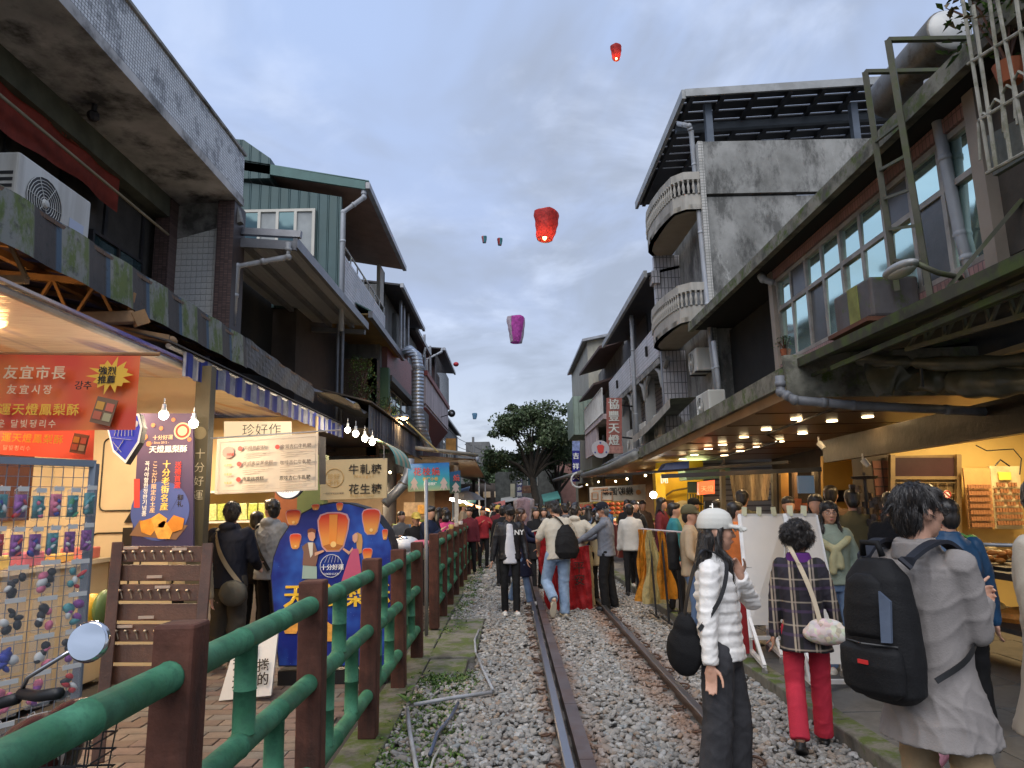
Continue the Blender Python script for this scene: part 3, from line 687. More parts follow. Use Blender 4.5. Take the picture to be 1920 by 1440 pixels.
m=MB();m.tube([(-3.0, 6.0, 3.05), (-3.0, 12.45, 3.05)], .025, 8);m.tube([(-3.05, 2.8, 2.95), (-3.05, 6.4, 2.95)], .03, 8);part('front_bar', m, steel, C)
m=MB();m.beam((-3.02, 6.05, 3.12), (-3.7, 5.8, 3.22), .06, .07);m.ell((-3.05, 6.15, 3.12), .055, 12, 8);part('awning_arm', m, fr, C, smooth=False)
# ---- first shop (cream panels)
cream=mk('cream_panel', (.58, .47, .30), .5, var=.06, bump=.03)
sh=thing('souvenir_shop', 'cream walled souvenir shop at far left under the awning', 'shop', (-4.4, 6, 0))
m=MB();m.box(-4.9, -4.75, 2.0, 7.4, 0, 3.05);m.box(-4.75, -3.3, 7.3, 7.42, 0, 3.05);part('wall', m, cream, sh)
m=MB();m.box(-4.76, -4.1, 2.4, 7.28, 0.0, 1.12);part('counter', m, cream, sh, bevel=.01)
m=MB();m.box(-4.78, -4.05, 2.4, 7.28, 1.12, 1.16);part('counter_top', m, mk('pale_counter', (.5, .44, .34), .35), sh)
ink=flat('black_line_paint', (.02, .016, .012), .5)
def loop(pts, r=.008):
 m=MB();m.tube([V(p) for p in pts]+[V(pts[0])], r, 5);return m
def rrect(cx, cz, w, h, Y, rr=.06):
 P_=[]
 for (sx, sz, a0) in ((1, 1, 0), (-1, 1, 90), (-1, -1, 180), (1, -1, 270)):
  for k in range(5):
   a=R(a0+k*22.5);P_.append((cx+sx*(w/2-rr)+rr*math.cos(a), Y, cz+sz*(h/2-rr)+rr*math.sin(a)))
 return P_
for (cx, cz, w, h) in ((-3.62, 1.85, .32, .62), (-4.05, 2.0, .40, .75), (-3.62, 1.1, .34, .5), (-4.1, 1.1, .4, .6)):
 part('drawn_outline', loop(rrect(cx, cz, w, h, 7.29)), ink, sh)
m=MB();m.ell((-3.55, 7.285, 2.02), (.045, .012, .06), 12, 6);m.box(-3.98, -3.86, 7.27, 7.29, 1.05, 1.45);m.prism([(-3.98, 7.28, 1.5), (-3.86, 7.28, 1.5), (-3.7, 7.28, 1.82), (-3.8, 7.28, 1.82)], (0, .01, 0));part('dark_panel', m, ink, sh)
m=MB();m.box(-4.74, -4.70, 3.2, 6.9, 1.55, 2.25)
part('dark_shelf_back', m, mk('maroon_panel', (.06, .02, .018), .6), sh)
for k in range(9):
 m=MB();z=1.17+.0;x=-4.2;y=6.95-k*.42;h=rnd.uniform(.07, .14)
 m.box(x-.12, x+.12, y-.13, y+.13, z, z+h);o=part('box', m, mk('goods_%d'%(k%4), ((.55, .16, .13), (.62, .36, .10), (.42, .12, .18), (.55, .42, .15))[k%4], .5), sh, bevel=.01);o.name='boxed_goods'
lamp('shop_light', (-4.0, 4.6, 2.75), 46, SOFT, .5, 'AREA', (0, 0, 0));lamp('shop_light', (-3.7, 6.4, 2.7), 24, SOFT, .3, 'AREA', (0, 0, 0))
for (u, v, w, h, c, lb) in ((172, 1146, .085, .125, (.75, .42, .03), 'puffy yellow bag on the floor crate behind the wire rack'), (196, 1140, .06, .13, (.14, .20, .06), 'green patterned bag beside the puffy yellow bag')):
 p=PY(u, v, 5.2);m=MB();m.ell(p, (w, .12, h), 14, 10);solo('bag', m, mk('bag_%d'%u, c, .4, bump=.4, bscale=12), lb, 'bag', loc=p, smooth=True)
 # ---- wire rack with hanging pouches
rk=thing('wire_rack', 'wire mesh display rack hung with key ring pouches at far left', 'display rack', (-2.6, 3.6, 0))
ra, rb=V((-2.76, 2.72, 0)), V((-2.20, 3.70, 0));dr=(rb-ra).normalized();nr=V((dr.y, -dr.x, 0))
def rkp(s, z):p=ra+dr*s;return V((p.x, p.y, z-.05*0))
Lr=(rb-ra).length
rkm=mk('grey_blue_rack_paint', (.22, .26, .32), .45, .2, var=.1)
m=MB()
for s in (0, Lr):m.beam(rkp(s, .02), rkp(s, 1.86), .035)
m.beam(rkp(0, 1.86), rkp(Lr, 1.86), .035);m.beam(rkp(0, .12), rkp(Lr, .12), .03)
for s in (0, Lr):m.beam(rkp(s, .05)-nr*.2, rkp(s, .05)+nr*.2, .035)
part('frame', m, rkm, rk)
m=MB()
for k in range(1, 22):m.tube([rkp(Lr*k/22, .12), rkp(Lr*k/22, 1.85)], .0022, 4, False)
for k in range(1, 36):m.tube([rkp(0, .12+k*.049), rkp(Lr, .12+k*.049)], .0022, 4, False)
part('wire_mesh', m, rkm, rk)
clear=mk('clear_pouch_plastic', (.55, .58, .6), .12, var=.1, bump=.6, bscale=20, alpha=.13)
pc=[mk('pouch_%s'%n, c, .5, var=.5, scale=25, bump=.3) for n, c in (('red', (.52, .02, .025)), ('blue', (.03, .05, .34)), ('black', (.015, .015, .02)), ('pink', (.68, .16, .26)), ('purple', (.26, .06, .30)), ('green', (.04, .28, .12)), ('teal', (.06, .26, .28)), ('violet', (.48, .20, .50)))]
cardm=flat('card_label', (.62, .62, .6))
cn_=['red', 'blue', 'black', 'pink', 'purple', 'green', 'teal', 'violet'];OD=['first', 'second', 'third', 'fourth', 'fifth', 'sixth', 'seventh', 'eighth', 'ninth', 'tenth', 'eleventh', 'twelfth', 'thirteenth', 'fourteenth']
for ri, (z, n, cs, w, h) in enumerate(((1.72, 14, (4, 6, 4, 6, 7, 5, 4, 0, 6, 4, 6, 3, 6, 6), .058, .15), (1.53, 14, (4, 5, 4, 6, 4, 0, 4, 3, 0, 4, 4, 6, 4, 4), .058, .14), (1.36, 8, (7, 7, 3, 5, 5, 2, 2, 6), .11, .15), (1.20, 8, (3, 0, 0, 1, 1, 2, 2, 4), .11, .16), (1.03, 8, (0, 0, 3, 0, 4, 1, 2, 2), .11, .16), (.85, 8, (0, 3, 0, 3, 4, 3, 3, 0), .11, .16), (.66, 8, (0, 4, 0, 1, 3, 2, 6, 0), .11, .16))):
 for k in range(n):
  s=Lr*(k+.5)/n;p=rkp(s, z+rnd.uniform(-.008, .008))+nr*.04;c=cs[k]
  q=thing('pouch', '%s trinket pouch, %s in the %s row of the wire rack'%(cn_[c], OD[k], OD[ri]), 'pouch', p, 'pouches hanging on the wire rack')
  rot=Matrix((dr, nr, V((0, 0, 1)))).transposed();m=MB()
  if ri<2:m.obox(p+V((0, 0, -h*.5))+nr*.008, (w*.86, .006, h*.72), rot)
  for j in range(6):m.cur=(0, 1, 0, 2, 0, 1)[j];m.ell(p+V((0, 0, -h*(.28+.10*j)))+nr*.012+dr*rnd.uniform(-.28, .28)*w, (w*rnd.uniform(.12, .30), .015, h*rnd.uniform(.06, .17)), 7, 5, rot@Matrix.Rotation(rnd.uniform(-1, 1), 3, 'Y'))
  part('contents', m, [pc[c], pc[(c+3+k)%8], cardm], q, smooth=True)
  m=MB();m.obox(p+V((0, 0, -h*.45))+nr*.012, (w*.94, .034, h), rot);part('wrapper', m, clear, q, bevel=.006)
  m=MB();m.obox(p+V((0, 0, .005))+nr*.03, (w*.8, .003, .022), rot);m.tube([p-nr*.05, p+V((0, 0, .02)), p+nr*.02], .002, 4);part('hanger_card', m, cardm, q)
  # ---- orange banners
def banner(name, pts, mat, lb, cat='banner', bulge=.03, seg=16, th=.003, label_only=False):
 """pts: top-left, top-right, bottom-right, bottom-left"""
 a, b, c, d=[V(p) for p in pts];t=thing(name, lb, cat, (a+b)/2);nrm=(b-a).cross(a-d).normalized()
 m=MB();m.grid(lambda s, r:(a.lerp(b, s)).lerp(d.lerp(c, s), r)+nrm*(bulge*math.sin(s*5+r*1.5)*.5+bulge*.4*math.sin(s*13+r*3))*(.4+r*.6), seg, 8)
 part('sheet', m, mat, t, smooth=True);return t, a, (b-a), (a-d), nrm
orange=NG('orange_banner_print');n=orange.noise(1.6, 2)
orange.L.new(orange.mix((.62, .05, .015), (.75, .22, .03), orange.rng(n, .45, .7)), orange.b.inputs['Base Color']);orange.b.inputs['Roughness'].default_value=.35
cream_ink=flat('cream_print', (.72, .50, .30));yel_ink=flat('yellow_print', (.75, .42, .04));blk_ink=flat('black_print', (.02, .015, .01));wht_ink=flat('white_print', (.75, .75, .72));gold_ink=flat('gold_print', (.55, .33, .10))
red_ink=flat('red_print', (.55, .05, .04));brown_ink=flat('brown_print', (.20, .11, .06))
tl, tr, br_, bl=PY(-220, 664, 4.15), PY(263, 667, 4.15), PY(254, 806, 4.12), PY(-220, 810, 4.12)
t, A0, RR, UU, nn=banner('banner', (tl, tr, br_, bl), orange.m, 'large orange banner with a yellow burst printed on it', bulge=.012)
def on(u, v, Y=4.09):return PY(u, v, Y)
px=4.1/1300
r_=RR.normalized();u_=V((0, 0, 1))
text('友宜市長', on(5, 708), r_, u_, 29*px, cream_ink, t, .03, sp=1.2);text('友宜시장', on(12, 737), r_, u_, 20*px, cream_ink, t, .015, sp=1.45)
text('運天燈鳳梨酥', on(-4, 776), r_, u_, 25*px, yel_ink, t, .02, sp=1.16);text('운 달빛펑리수', on(-6, 800), r_, u_, 17*px, cream_ink, t, .012, sp=1.35)
b=MB();c0_=on(208, 704, 4.085);pts=[]
for k in range(28):
 a=k*math.pi/14;q=(1.0 if k%2==0 else .62)*(1+.18*math.sin(k*2.3));pts.append(c0_+V((math.cos(a)*43*px*q, 0, math.sin(a)*33*px*q)))
o=len(b.v);b.v=[tuple(c0_)]+[tuple(p) for p in pts];b.f=[[0, 1+(k+1)%28, 1+k] for k in range(28)];b.mi=[0]*28;part('yellow_burst', b, yel_ink, t)
text('強烈\n推薦', on(184, 701, 4.083), r_, u_, 18*px, blk_ink, t, .02, lines=1.0);text('강추', on(139, 729, 4.08), r_, u_, 19*px, blk_ink, t, .02)
def foodbox(par, cx, cy, s, Y, rot):
 m=MB();rm=Matrix.Rotation(rot, 3, 'Y');c=PY(cx, cy, Y);m.obox(c, (s*.8, .004, s), rm);part('printed_box', m, brown_ink, par)
 for i, cc in enumerate(((.62, .30, .05), (.60, .14, .08), (.50, .12, .06), (.42, .34, .18))):
  m=MB();m.obox(c+rm@V(((-.19 if i%2==0 else .19)*s, -.004, (.18 if i<2 else -.2)*s)), (s*.3, .003, s*.3), rm);part('printed_cake', m, flat('print_cake_%d'%i, cc), par)
foodbox(t, 195, 771, 50*px, 4.08, R(14))
m=MB();m.tube([on(-60, 664, 4.18), on(300, 664, 4.25)], .012, 6);part('hanging_rod', m, fr, t)
redb=flat('red_orange_banner', (.75, .10, .05), .35)
t, A0, RR, UU, nn=banner('banner', (PY(-150, 780, 4.75), PY(178, 795, 4.75), PY(175, 863, 4.72), PY(-150, 842, 4.72)), redb, 'smaller red banner hanging behind the large orange one', bulge=.012)
r2=(PY(178, 795, 4.7)-PY(-150, 780, 4.7)).normalized();p2=4.7/1300
text('運天燈鳳梨酥', PY(2, 826, 4.68), r2, u_, 19*p2, yel_ink, t, .02, sp=1.16);text('운 달빛펑리수', PY(-10, 842, 4.68), r2, u_, 11*p2, cream_ink, t, .01, sp=1.2);foodbox(t, 149, 832, 36*p2, 4.66, R(10))
# ---- shield sign
t=thing('shield_sign', 'blue shield shaped lightbox sign between banner and poster', 'sign', PY(235, 820, 5.2))
Ys=5.2;sh_px=[(205, 770), (262, 775), (268, 800), (262, 830), (236, 870), (212, 848), (200, 800)]
sb_=[PY(u, v, Ys) for u, v in sh_px];m=MB();m.prism(sb_, (-.03, .12, 0));part('sign_box', m, flat('sign_black_side', (.02, .02, .03), .8, spec=.1), t)
cx_=sum((p for p in sb_), V((0, 0, 0)))/len(sb_)
m=MB();m.prism([cx_+(p-cx_)*.98+V((0, -.006, 0)) for p in sb_], (0, .004, 0));part('sign_border', m, flat('cream_border', (.75, .68, .55), emit=(1, .9, .7), es=.4), t)
m=MB();m.prism([cx_+(p-cx_)*.87+V((0, -.012, 0)) for p in sb_], (0, .004, 0));part('sign_face', m, flat('sign_blue_face', (.02, .03, .25), emit=(.05, .08, .6), es=.25), t)
m=MB()
for k in range(6):m.beam(cx_+V((-.07+k*.026, -.016, -.02)), cx_+V((-.06+k*.022, -.016, .09)), .010, .002)
m.beam(cx_+V((-.09, -.016, -.03)), cx_+V((.06, -.016, -.05)), .012, .002);m.beam(cx_+V((-.08, -.016, -.06)), cx_+V((-.01, -.016, -.14)), .010, .002);m.beam(cx_+V((.0, -.016, -.05)), cx_+V((-.05, -.016, -.14)), .010, .002)
m.ell(cx_+V((.085, -.016, .07)), (.018, .002, .025), 8, 4);part('white_emblem', m, wht_ink, t)
# ---- navy poster column with fruit cake print
Yp=6.5;pp=Yp/1300
t=thing('poster', 'tall navy poster with vertical lettering and orange cakes', 'poster', PY(305, 1010, Yp))
navy=NG('navy_poster_print');spn=navy.N.new('ShaderNodeSeparateXYZ');navy.L.new(navy.co, spn.inputs[0])
navy.L.new(navy.mix((.035, .03, .085), (.085, .05, .11), navy.rng(spn.outputs[2], .2, .9)), navy.b.inputs['Base Color']);navy.b.inputs['Roughness'].default_value=.4
m=MB();m.slab([PY(246, 1030, Yp), PY(362, 1030, Yp), PY(362, 775, Yp), PY(262, 775, Yp)], (0, .03, 0));part('panel', m, navy.m, t)
def pcirc(mb, u, v, r, Y, n=24, ry=None):
 c=PY(u, v, Y);s=Y/1300;ry=ry or r
 o=len(mb.v);mb.v.append(tuple(c));mb.v+=[tuple(c+V((r*s*math.cos(k*2*math.pi/n), 0, ry*s*math.sin(k*2*math.pi/n)))) for k in range(n)]
 for k in range(n):mb.f.append([o, o+1+(k+1)%n, o+1+k]);mb.mi.append(mb.cur)
 return mb
part('blue_disc', pcirc(MB(), 300, 958, 54, Yp-.004, 32), flat('poster_blue', (.06, .09, .28)), t)
part('logo_disc', pcirc(MB(), 342, 808, 16, Yp-.004), cream_ink, t);part('logo_ring', pcirc(MB(), 342, 808, 13, Yp-.006), red_ink, t);part('logo_core', pcirc(MB(), 342, 808, 9, Yp-.008), cream_ink, t)
m=MB()
for u, v, r in ((287, 797, 4), (302, 803, 4), (271, 819, 6), (279, 832, 5), (355, 824, 4), (325, 787, 4)):pcirc(m, u, v, r, Yp-.005, 10)
part('lantern_dot', m, flat('poster_orange', (.6, .2, .08)), t)
X_, Z_=V((1, 0, 0)), V((0, 0, 1));Yt=Yp-.006
text('十分好運', PY(286, 824, Yt), X_, Z_, 10*pp, cream_ink, t, .02);text('- Since 2012 -', PY(285, 832, Yt), X_, Z_, 6*pp, cream_ink, t, .01)
text('天燈鳳梨酥', PY(279, 848, Yt), X_, Z_, 15*pp, wht_ink, t, .035)
text('十分老街名產', PY(312, 876, Yt), X_, Z_, 16*pp, flat('poster_yellow', (.8, .55, .12)), t, .03, vertical=True)
text('送禮首選', PY(334, 876, Yt), V((1, 0, .0)), Z_, 13*pp, red_ink, t, .03, vertical=True)
text('ここだけ限定お土産', PY(291, 873, Yt), X_, Z_, 11*pp, cream_ink, t, .02, vertical=True)
text('꼭사야할한정판기념품', PY(276, 873, Yt), X_, Z_, 10.5*pp, wht_ink, t, .02, vertical=True)
text('御礼', PY(338, 937, Yt), X_, Z_, 12*pp, blk_ink, t, .02, vertical=True)
m=MB();m.slab([PY(251, 952, Yt), PY(262, 952, Yt), PY(262, 898, Yt), PY(251, 898, Yt)], (0, .002, 0));part('red_label', m, red_ink, t)
m=MB();m.slab([PY(243, 1004, Yt), PY(330, 1012, Yt), PY(352, 985, Yt), PY(262, 975, Yt)], (0, .003, 0));part('printed_tray', m, brown_ink, t)
cake=[mk('print_cake_a', (.62, .25, .03), .6, var=.25, scale=20), mk('print_cake_b', (.68, .33, .06), .6, var=.25, scale=20), mk('print_cake_c', (.55, .20, .02), .6, var=.25)]
for (u, v, s, i) in ((277, 988, 17, 0), (298, 977, 15, 1), (330, 982, 17, 2), (307, 995, 19, 1)):
 m=MB();m.prism([PY(u+s*math.cos(a)*(1+.12*math.sin(a*3)), v-s*math.sin(a), Yt-.004-.003*i) for a in [k*2*math.pi/5+.3*i for k in range(5)]][::-1], (0, .002, 0));part('printed_cake', m, cake[i], t)
t=thing('pillar', 'dark shop pillar with pale vertical characters beside the poster', 'pillar', (-3.05, 6.7, 0))
pg=mk('dark_olive_pillar', (.075, .065, .04), .4, var=.2)
m=MB();p_a, p_b=PY(361, 900, 6.7), PY(389, 900, 6.7);m.box(p_a.x, p_b.x, 6.66, 6.78, -.05, 3.0);part('shaft', m, pg, t)
text('十分好運', PY(375, 858, 6.65), X_, Z_, 21*6.65/1300, flat('pale_gold', (.45, .40, .28)), t, -.005, vertical=True, lines=1.25)
m=MB();pcirc(m, 375, 812, 12, 6.65);part('faint_disc', m, flat('faint_gold', (.16, .13, .07)), t)
# ---- two bare bulbs
for (u, v, Y, lb) in ((307, 778, 5.6, 'left one of the two bare bulbs over the poster'), (363, 794, 5.9, 'right one of the two bare bulbs over the poster')):
 bulb(PY(u, v, Y), lb, 16, .037, .10, 'pair of bulbs over the poster')
 # ---- second shop (nougat): interior, shelves, banner, board
bei=mk('beige_shop_wall', (.50, .36, .19), .6, var=.06, bump=.03)
sh=thing('nougat_shop', 'warmly lit beige nougat shop behind the menu banner', 'shop', (-4.5, 9.5, 0))
m=MB();m.box(-5.3, -2.95, 10.6, 10.7, 0, 3.0);m.box(-5.4, -5.3, 7.4, 10.7, 0, 3.0);part('wall', m, bei, sh)
m=MB();m.box(-4.7, -3.55, 10.35, 10.6, 1.86, 1.89);m.box(-4.7, -3.55, 10.35, 10.6, 1.42, 1.45);m.box(-4.7, -3.55, 10.35, 10.6, 1.00, 1.03);part('shelf', m, white_metal, sh)
m=MB();m.box(-4.9, -3.3, 9.3, 9.75, 0, .95);part('counter', m, white_metal, sh, bevel=.01)
gpk=[mk('green_packet_%d'%k, c, .35, var=.5, scale=30, bump=.2) for k, c in enumerate(((.42, .48, .14), (.50, .52, .22), (.35, .42, .10)))]
q=0
for z in (1.45, 1.03):
 for k in range(7):
  x=-4.55+k*.15;m=MB();m.obox((x, 10.42, z+.13), (.13, .06, .24), Matrix.Rotation(rnd.uniform(-.06, .06), 3, 'Y'))
  solo('snack_packet', m, gpk[k%3], 'green snack packet on the %s shelf, number %s from the left'%('upper' if z>1.2 else 'lower', ['one', 'two', 'three', 'four', 'five', 'six', 'seven'][k]), 'packet', 'green packets on the nougat shop shelves', bevel=.01, loc=(x, 10.42, z))
  q+=1
for k in range(5):
 m=MB();x=-4.6+k*.28;m.box(x, x+.2, 9.35, 9.7, .95, 1.03+.04*(k%2));solo('snack_tray', m, gpk[(k+1)%3], 'flat tray of green sweets on the white counter, %s from the left'%['first', 'second', 'third', 'fourth', 'fifth'][k], 'tray', 'trays on the nougat counter', loc=(x, 9.4, .95))
lamp('shop_light', (-4.0, 9.4, 2.85), 70, SOFT, .7, 'AREA', (0, 0, 0))
m=MB();m.slab([PY(420, 862, 8.6), PY(545, 850, 8.6), PY(545, 790, 8.6), PY(420, 790, 8.6)], (0, .04, 0));bs=solo('shop_sign', m, flat('sign_cream_lit', (.65, .52, .32), emit=(1, .8, .5), es=.5), 'cream sign with brush writing above the menu banner', 'sign', loc=PY(480, 830, 8.6))
text('珍好作', PY(453, 816, 8.57), X_, Z_, 26*8.6/1300, blk_ink, bs, -.01)
mb_m=mk('menu_banner_cloth', (.48, .42, .34), .6, var=.12, scale=1.5, bump=.15, bscale=5)
Ym=6.6;pm2=Ym/1300
t, A0, RR, UU, nn=banner('menu_banner', (PY(407, 823, Ym), PY(597, 812, Ym-.15), PY(596, 919, Ym-.15), PY(403, 927, Ym)), mb_m, 'cream menu banner listing six sweets in two columns', bulge=.012)
r3=(PY(597, 812, Ym-.15)-PY(407, 823, Ym)).normalized();gry_ink=flat('grey_brown_print', (.13, .10, .08));pale_ink=flat('pale_print', (.32, .26, .20))
def mp(u, v):return PY(u, v, Ym-.02-(u-405)/192*.15-.02)
for (u, v, s, mt) in ((457, 844, '天燈鳳梨酥', gry_ink), (455, 873, '夏威夷豆黑棗糕', gry_ink), (454, 902, '南棗核桃糕', blk_ink), (526, 841, '金賞杏仁牛軋糖', gry_ink), (525, 871, '咖啡杏仁牛軋糖', gry_ink), (524, 900, '原味杏仁牛軋糖', blk_ink)):
 text(s, mp(u, v), r3, Z_, 9.0*pm2, mt, t, .02)
 m=MB()
 for j in range(3):m.slab([mp(u, v+5+j*4), mp(u+(50, 42, 25)[j], v+5+j*4-.05*50), mp(u+(50, 42, 25)[j], v+6.0+j*4-.05*50), mp(u, v+6.0+j*4)], (0, .001, 0))
 part('fine_print', m, pale_ink, t)
for u, v in ((450, 841), (448, 870), (447, 899), (520, 838)):part('red_seal', pcirc(MB(), u, v, 4.5, mp(u, v).y, 12), red_ink, t)
m=MB();pcirc(m, 428, 848, 11, mp(428, 850).y, 16);part('logo', m, flat('faint_logo', (.33, .22, .18)), t);text('十分好運', mp(417, 855), r3, Z_, 6*pm2, red_ink, t, .03)
for v in (872, 889, 905):text('小麥酥' if v==872 else '牛軋餅', mp(420, v+3), r3, Z_, 5.5*pm2, gold_ink, t, .02)
m=MB()
for (a, b) in (((411, 829), (592, 818)), ((592, 818), (591, 913)), ((591, 913), (408, 921)), ((408, 921), (411, 829))):m.beam(mp(*a), mp(*b), .006, .003)
part('border_line', m, pale_ink, t)
m=MB();m.tube([PY(395, 822, Ym+.1), PY(640, 806, Ym-.1)], .008, 6);part('hanging_rod', m, steel, t)
m=MB();m.slab([PY(598, 818, 6.75), PY(609, 820, 7.2), PY(609, 908, 7.2), PY(598, 908, 6.75)], (.01, 0, 0));part('side_return', m, mk('banner_back', (.25, .20, .14), .7), t)
Yn=8.3;pn=Yn/1300
t=thing('nougat_sign', 'pale yellow board with large black brush characters', 'sign', PY(663, 900, Yn))
m=MB();m.slab([PY(600, 938, Yn), PY(725, 934, Yn), PY(726, 859, Yn), PY(601, 863, Yn)], (0, .05, 0));part('board', m, mk('pale_yellow_board', (.62, .47, .25), .45, var=.05), t, bevel=.004)
text('牛軋糖', PY(653, 888, Yn-.01), X_, Z_, 21*pn, blk_ink, t, .01, sp=1.12);text('花生糖', PY(653, 925, Yn-.01), X_, Z_, 21*pn, blk_ink, t, .01, sp=1.12)
text('Nougat', PY(664, 896, Yn-.01), X_, Z_, 9*pn, gold_ink, t, .0, sp=1.5);text('Peanut Candy', PY(657, 932, Yn-.01), X_, Z_, 7.5*pn, gold_ink, t, .0, sp=1.1)
text('珍好\n手作', PY(614, 898, Yn-.012), X_, Z_, 12*pn, gold_ink, t, .0);text('一份好滋味的好糖果', PY(606, 927, Yn-.01), X_, Z_, 4.5*pn, gry_ink, t, 0)
m=MB();c=PY(627, 896, Yn-.008);m.tube([c+V((17*pn*math.cos(a), 0, 17*pn*math.sin(a))) for a in [k*math.pi/14 for k in range(29)]], .004, 5, False);part('ring', m, gold_ink, t)
m=MB()
for u in (606, 720):m.tube([PY(u, 862, Yn), PY(u, 835, Yn)], .006, 6)
part('hanger', m, steel, t)
t=thing('round_sign', 'round white sign half hidden behind the menu banner', 'sign', PY(541, 918, 8.0));m=MB();c=PY(541, 908, 8.0);m.lathe([(.17, 0), (.17, .06)], c, (0, 1, 0), 28);part('rim', m, flat('rim_dark', (.05, .06, .09)), t)
m=MB();m.lathe([(.155, 0), (.155, .01)], c+V((0, -.012, 0)), (0, 1, 0), 28);part('face', m, flat('lit_white_face', (.6, .6, .58), emit=(1, .95, .85), es=.5), t)
text('珍好作', PY(526, 923, 7.97), X_, Z_, 9*8/1300, flat('pink_print', (.5, .2, .15)), t)
# ---- green fridge / pillar pieces beside the board
m=MB();m.box(-3.0, -2.62, 9.9, 10.1, 0, 2.35);solo('shop_pillar', m, mk('olive_green_pillar', (.10, .13, .05), .6), 'olive green shop pillar below the nougat board', 'pillar')
m=MB();m.box(-3.35, -3.02, 10.0, 10.2, 0, 2.3);solo('door_frame', m, mk('orange_brown_post', (.22, .07, .03), .6), 'red brown door post beside the olive pillar', 'door post')
# ---- big blue lantern board standing by the fence
Yb=6.95;pb_=Yb/1300
BL=thing('arched_board', 'large arched blue board with painted sky lanterns and a couple', 'sign board', PY(620, 1230, Yb))
def bb(u, v, d=0.0):return PY(u, v, Yb-d)
arc=[(738, 1050), (735, 1022), (725, 993), (707, 968), (683, 951), (655, 943), (625, 941), (595, 947), (567, 961), (543, 983), (524, 1012), (512, 1045), (507, 1080), (510, 1120), (522, 1250), (738, 1250)]
blue=NG('blue_night_print');v_=blue.N.new('ShaderNodeTexVoronoi');v_.inputs['Scale'].default_value=34;blue.L.new(blue.co, v_.inputs[0])
n=blue.noise(2.2, 3);o_=blue.mix((.008, .02, .20), (.03, .12, .50), blue.rng(n, .45, .7));o_=blue.mix(o_, (.45, .55, .85), blue.math('MULTIPLY', blue.rng(v_.outputs[0], .10, .05), blue.rng(blue.noise(3, 2), .5, .62)))
blue.L.new(o_, blue.b.inputs['Base Color']);blue.b.inputs['Roughness'].default_value=.35
pa=[bb(u, v) for u, v in arc];m=MB();m.prism(pa, (.04, .13, 0));part('board_body', m, flat('board_black_edge', (.02, .022, .03)), BL)
cc=bb(622, 1100);m=MB();m.prism([p.lerp(cc, .018)+V((0, -.006, 0)) for p in pa], (0, .004, 0));part('printed_face', m, blue.m, BL)
lo_o=NG('lantern_print');sp=lo_o.N.new('ShaderNodeSeparateXYZ');lo_o.L.new(lo_o.tc.outputs['Generated'], sp.inputs[0])
lo_o.L.new(lo_o.mix((.70, .30, .06), (.62, .045, .015), lo_o.rng(sp.outputs[2], .25, .9)), lo_o.b.inputs['Base Color']);lo_o.b.inputs['Roughness'].default_value=.4;lo_o=lo_o.m
pink=flat('lantern_outline', (.55, .32, .34))
def plantern(par, u, v, w, h, Yq, small=False):
 """printed sky lantern, centred, flat"""
 shp=[(-.5, .30), (-.42, .44), (-.2, .5), (.2, .5), (.42, .44), (.5, .30), (.47, .05), (.34, -.38), (.2, -.5), (-.2, -.5), (-.34, -.38), (-.47, .05)]
 s=Yq/1300;c=PY(u, v, Yq)
 m=MB();m.prism([c+V((x*w*s*1.1, -.002, z*h*s*1.08)) for x, z in shp], (0, .002, 0));part('lantern_outline', m, pink, par)
 m=MB();m.prism([c+V((x*w*s, -.006, z*h*s)) for x, z in shp], (0, .002, 0));part('painted_lantern', m, lo_o, par)
 if not small:
  m=MB();m.prism([c+V((x*w*s, -.009, z*h*s)) for x, z in ((-.14, .47), (.14, .47), (.12, -.34), (-.12, -.34))], (0, .002, 0));part('lantern_panel', m, flat('lantern_panel_paint', (.72, .25, .04)), par)
  m=MB();m.prism([c+V((x*w*s, -.008, z*h*s)) for x, z in ((-.34, -.38), (0, -.30), (.34, -.38), (.2, -.48), (-.2, -.48))], (0, .002, 0));part('lantern_mouth', m, flat('lantern_mouth_paint', (.40, .14, .03)), par)
 m=MB();pcirc(m, u, v+h*.36, w*.10, Yq-.012, 12);part('painted_flame', m, flat('flame_paint', (.85, .55, .2)), par)
plantern(BL, 625, 997, 54, 66, Yb-.010);plantern(BL, 696, 978, 32, 44, Yb-.010, True);plantern(BL, 554, 1015, 20, 26, Yb-.010, True);plantern(BL, 689, 1040, 17, 22, Yb-.010, True)
plantern(BL, 550, 970, 26, 26, Yb-.012, True);plantern(BL, 637, 950, 12, 14, Yb-.010, True);plantern(BL, 592, 951, 14, 10, Yb-.010, True);plantern(BL, 722, 1002, 10, 18, Yb-.010, True)
def fig(par, polys, base=.018):
 for i, (nm, pts, mt) in enumerate(polys):
  m=MB();m.prism([bb(u, v, base+.002*i) for u, v in pts][::1], (0, .0015, 0));part(nm, m, mt, par)
skin_p=flat('painted_skin', (.60, .33, .22));hair_p=flat('painted_brown_hair', (.16, .05, .03));blond=flat('painted_blond_hair', (.50, .27, .09))
fig(BL, [('painted_trousers', [(568, 1060), (594, 1062), (594, 1085), (566, 1085)], flat('painted_teal', (.30, .42, .38))), ('painted_jacket', [(575, 1018), (590, 1018), (597, 1040), (592, 1062), (567, 1060), (569, 1035), (566, 1025)], flat('painted_brown_jacket', (.20, .11, .08))), ('painted_shirt', [(577, 1017), (587, 1017), (586, 1040), (582, 1046)], flat('painted_shirt', (.62, .62, .55))), ('painted_arm', [(590, 1036), (606, 1031), (608, 1034), (590, 1043)], skin_p), ('painted_head', [(578, 998), (583, 994), (590, 997), (591, 1008), (587, 1015), (580, 1013), (577, 1005)], skin_p), ('painted_hair', [(576, 1002), (577, 993), (584, 990), (592, 993), (592, 1000), (585, 997), (578, 999)], hair_p)])
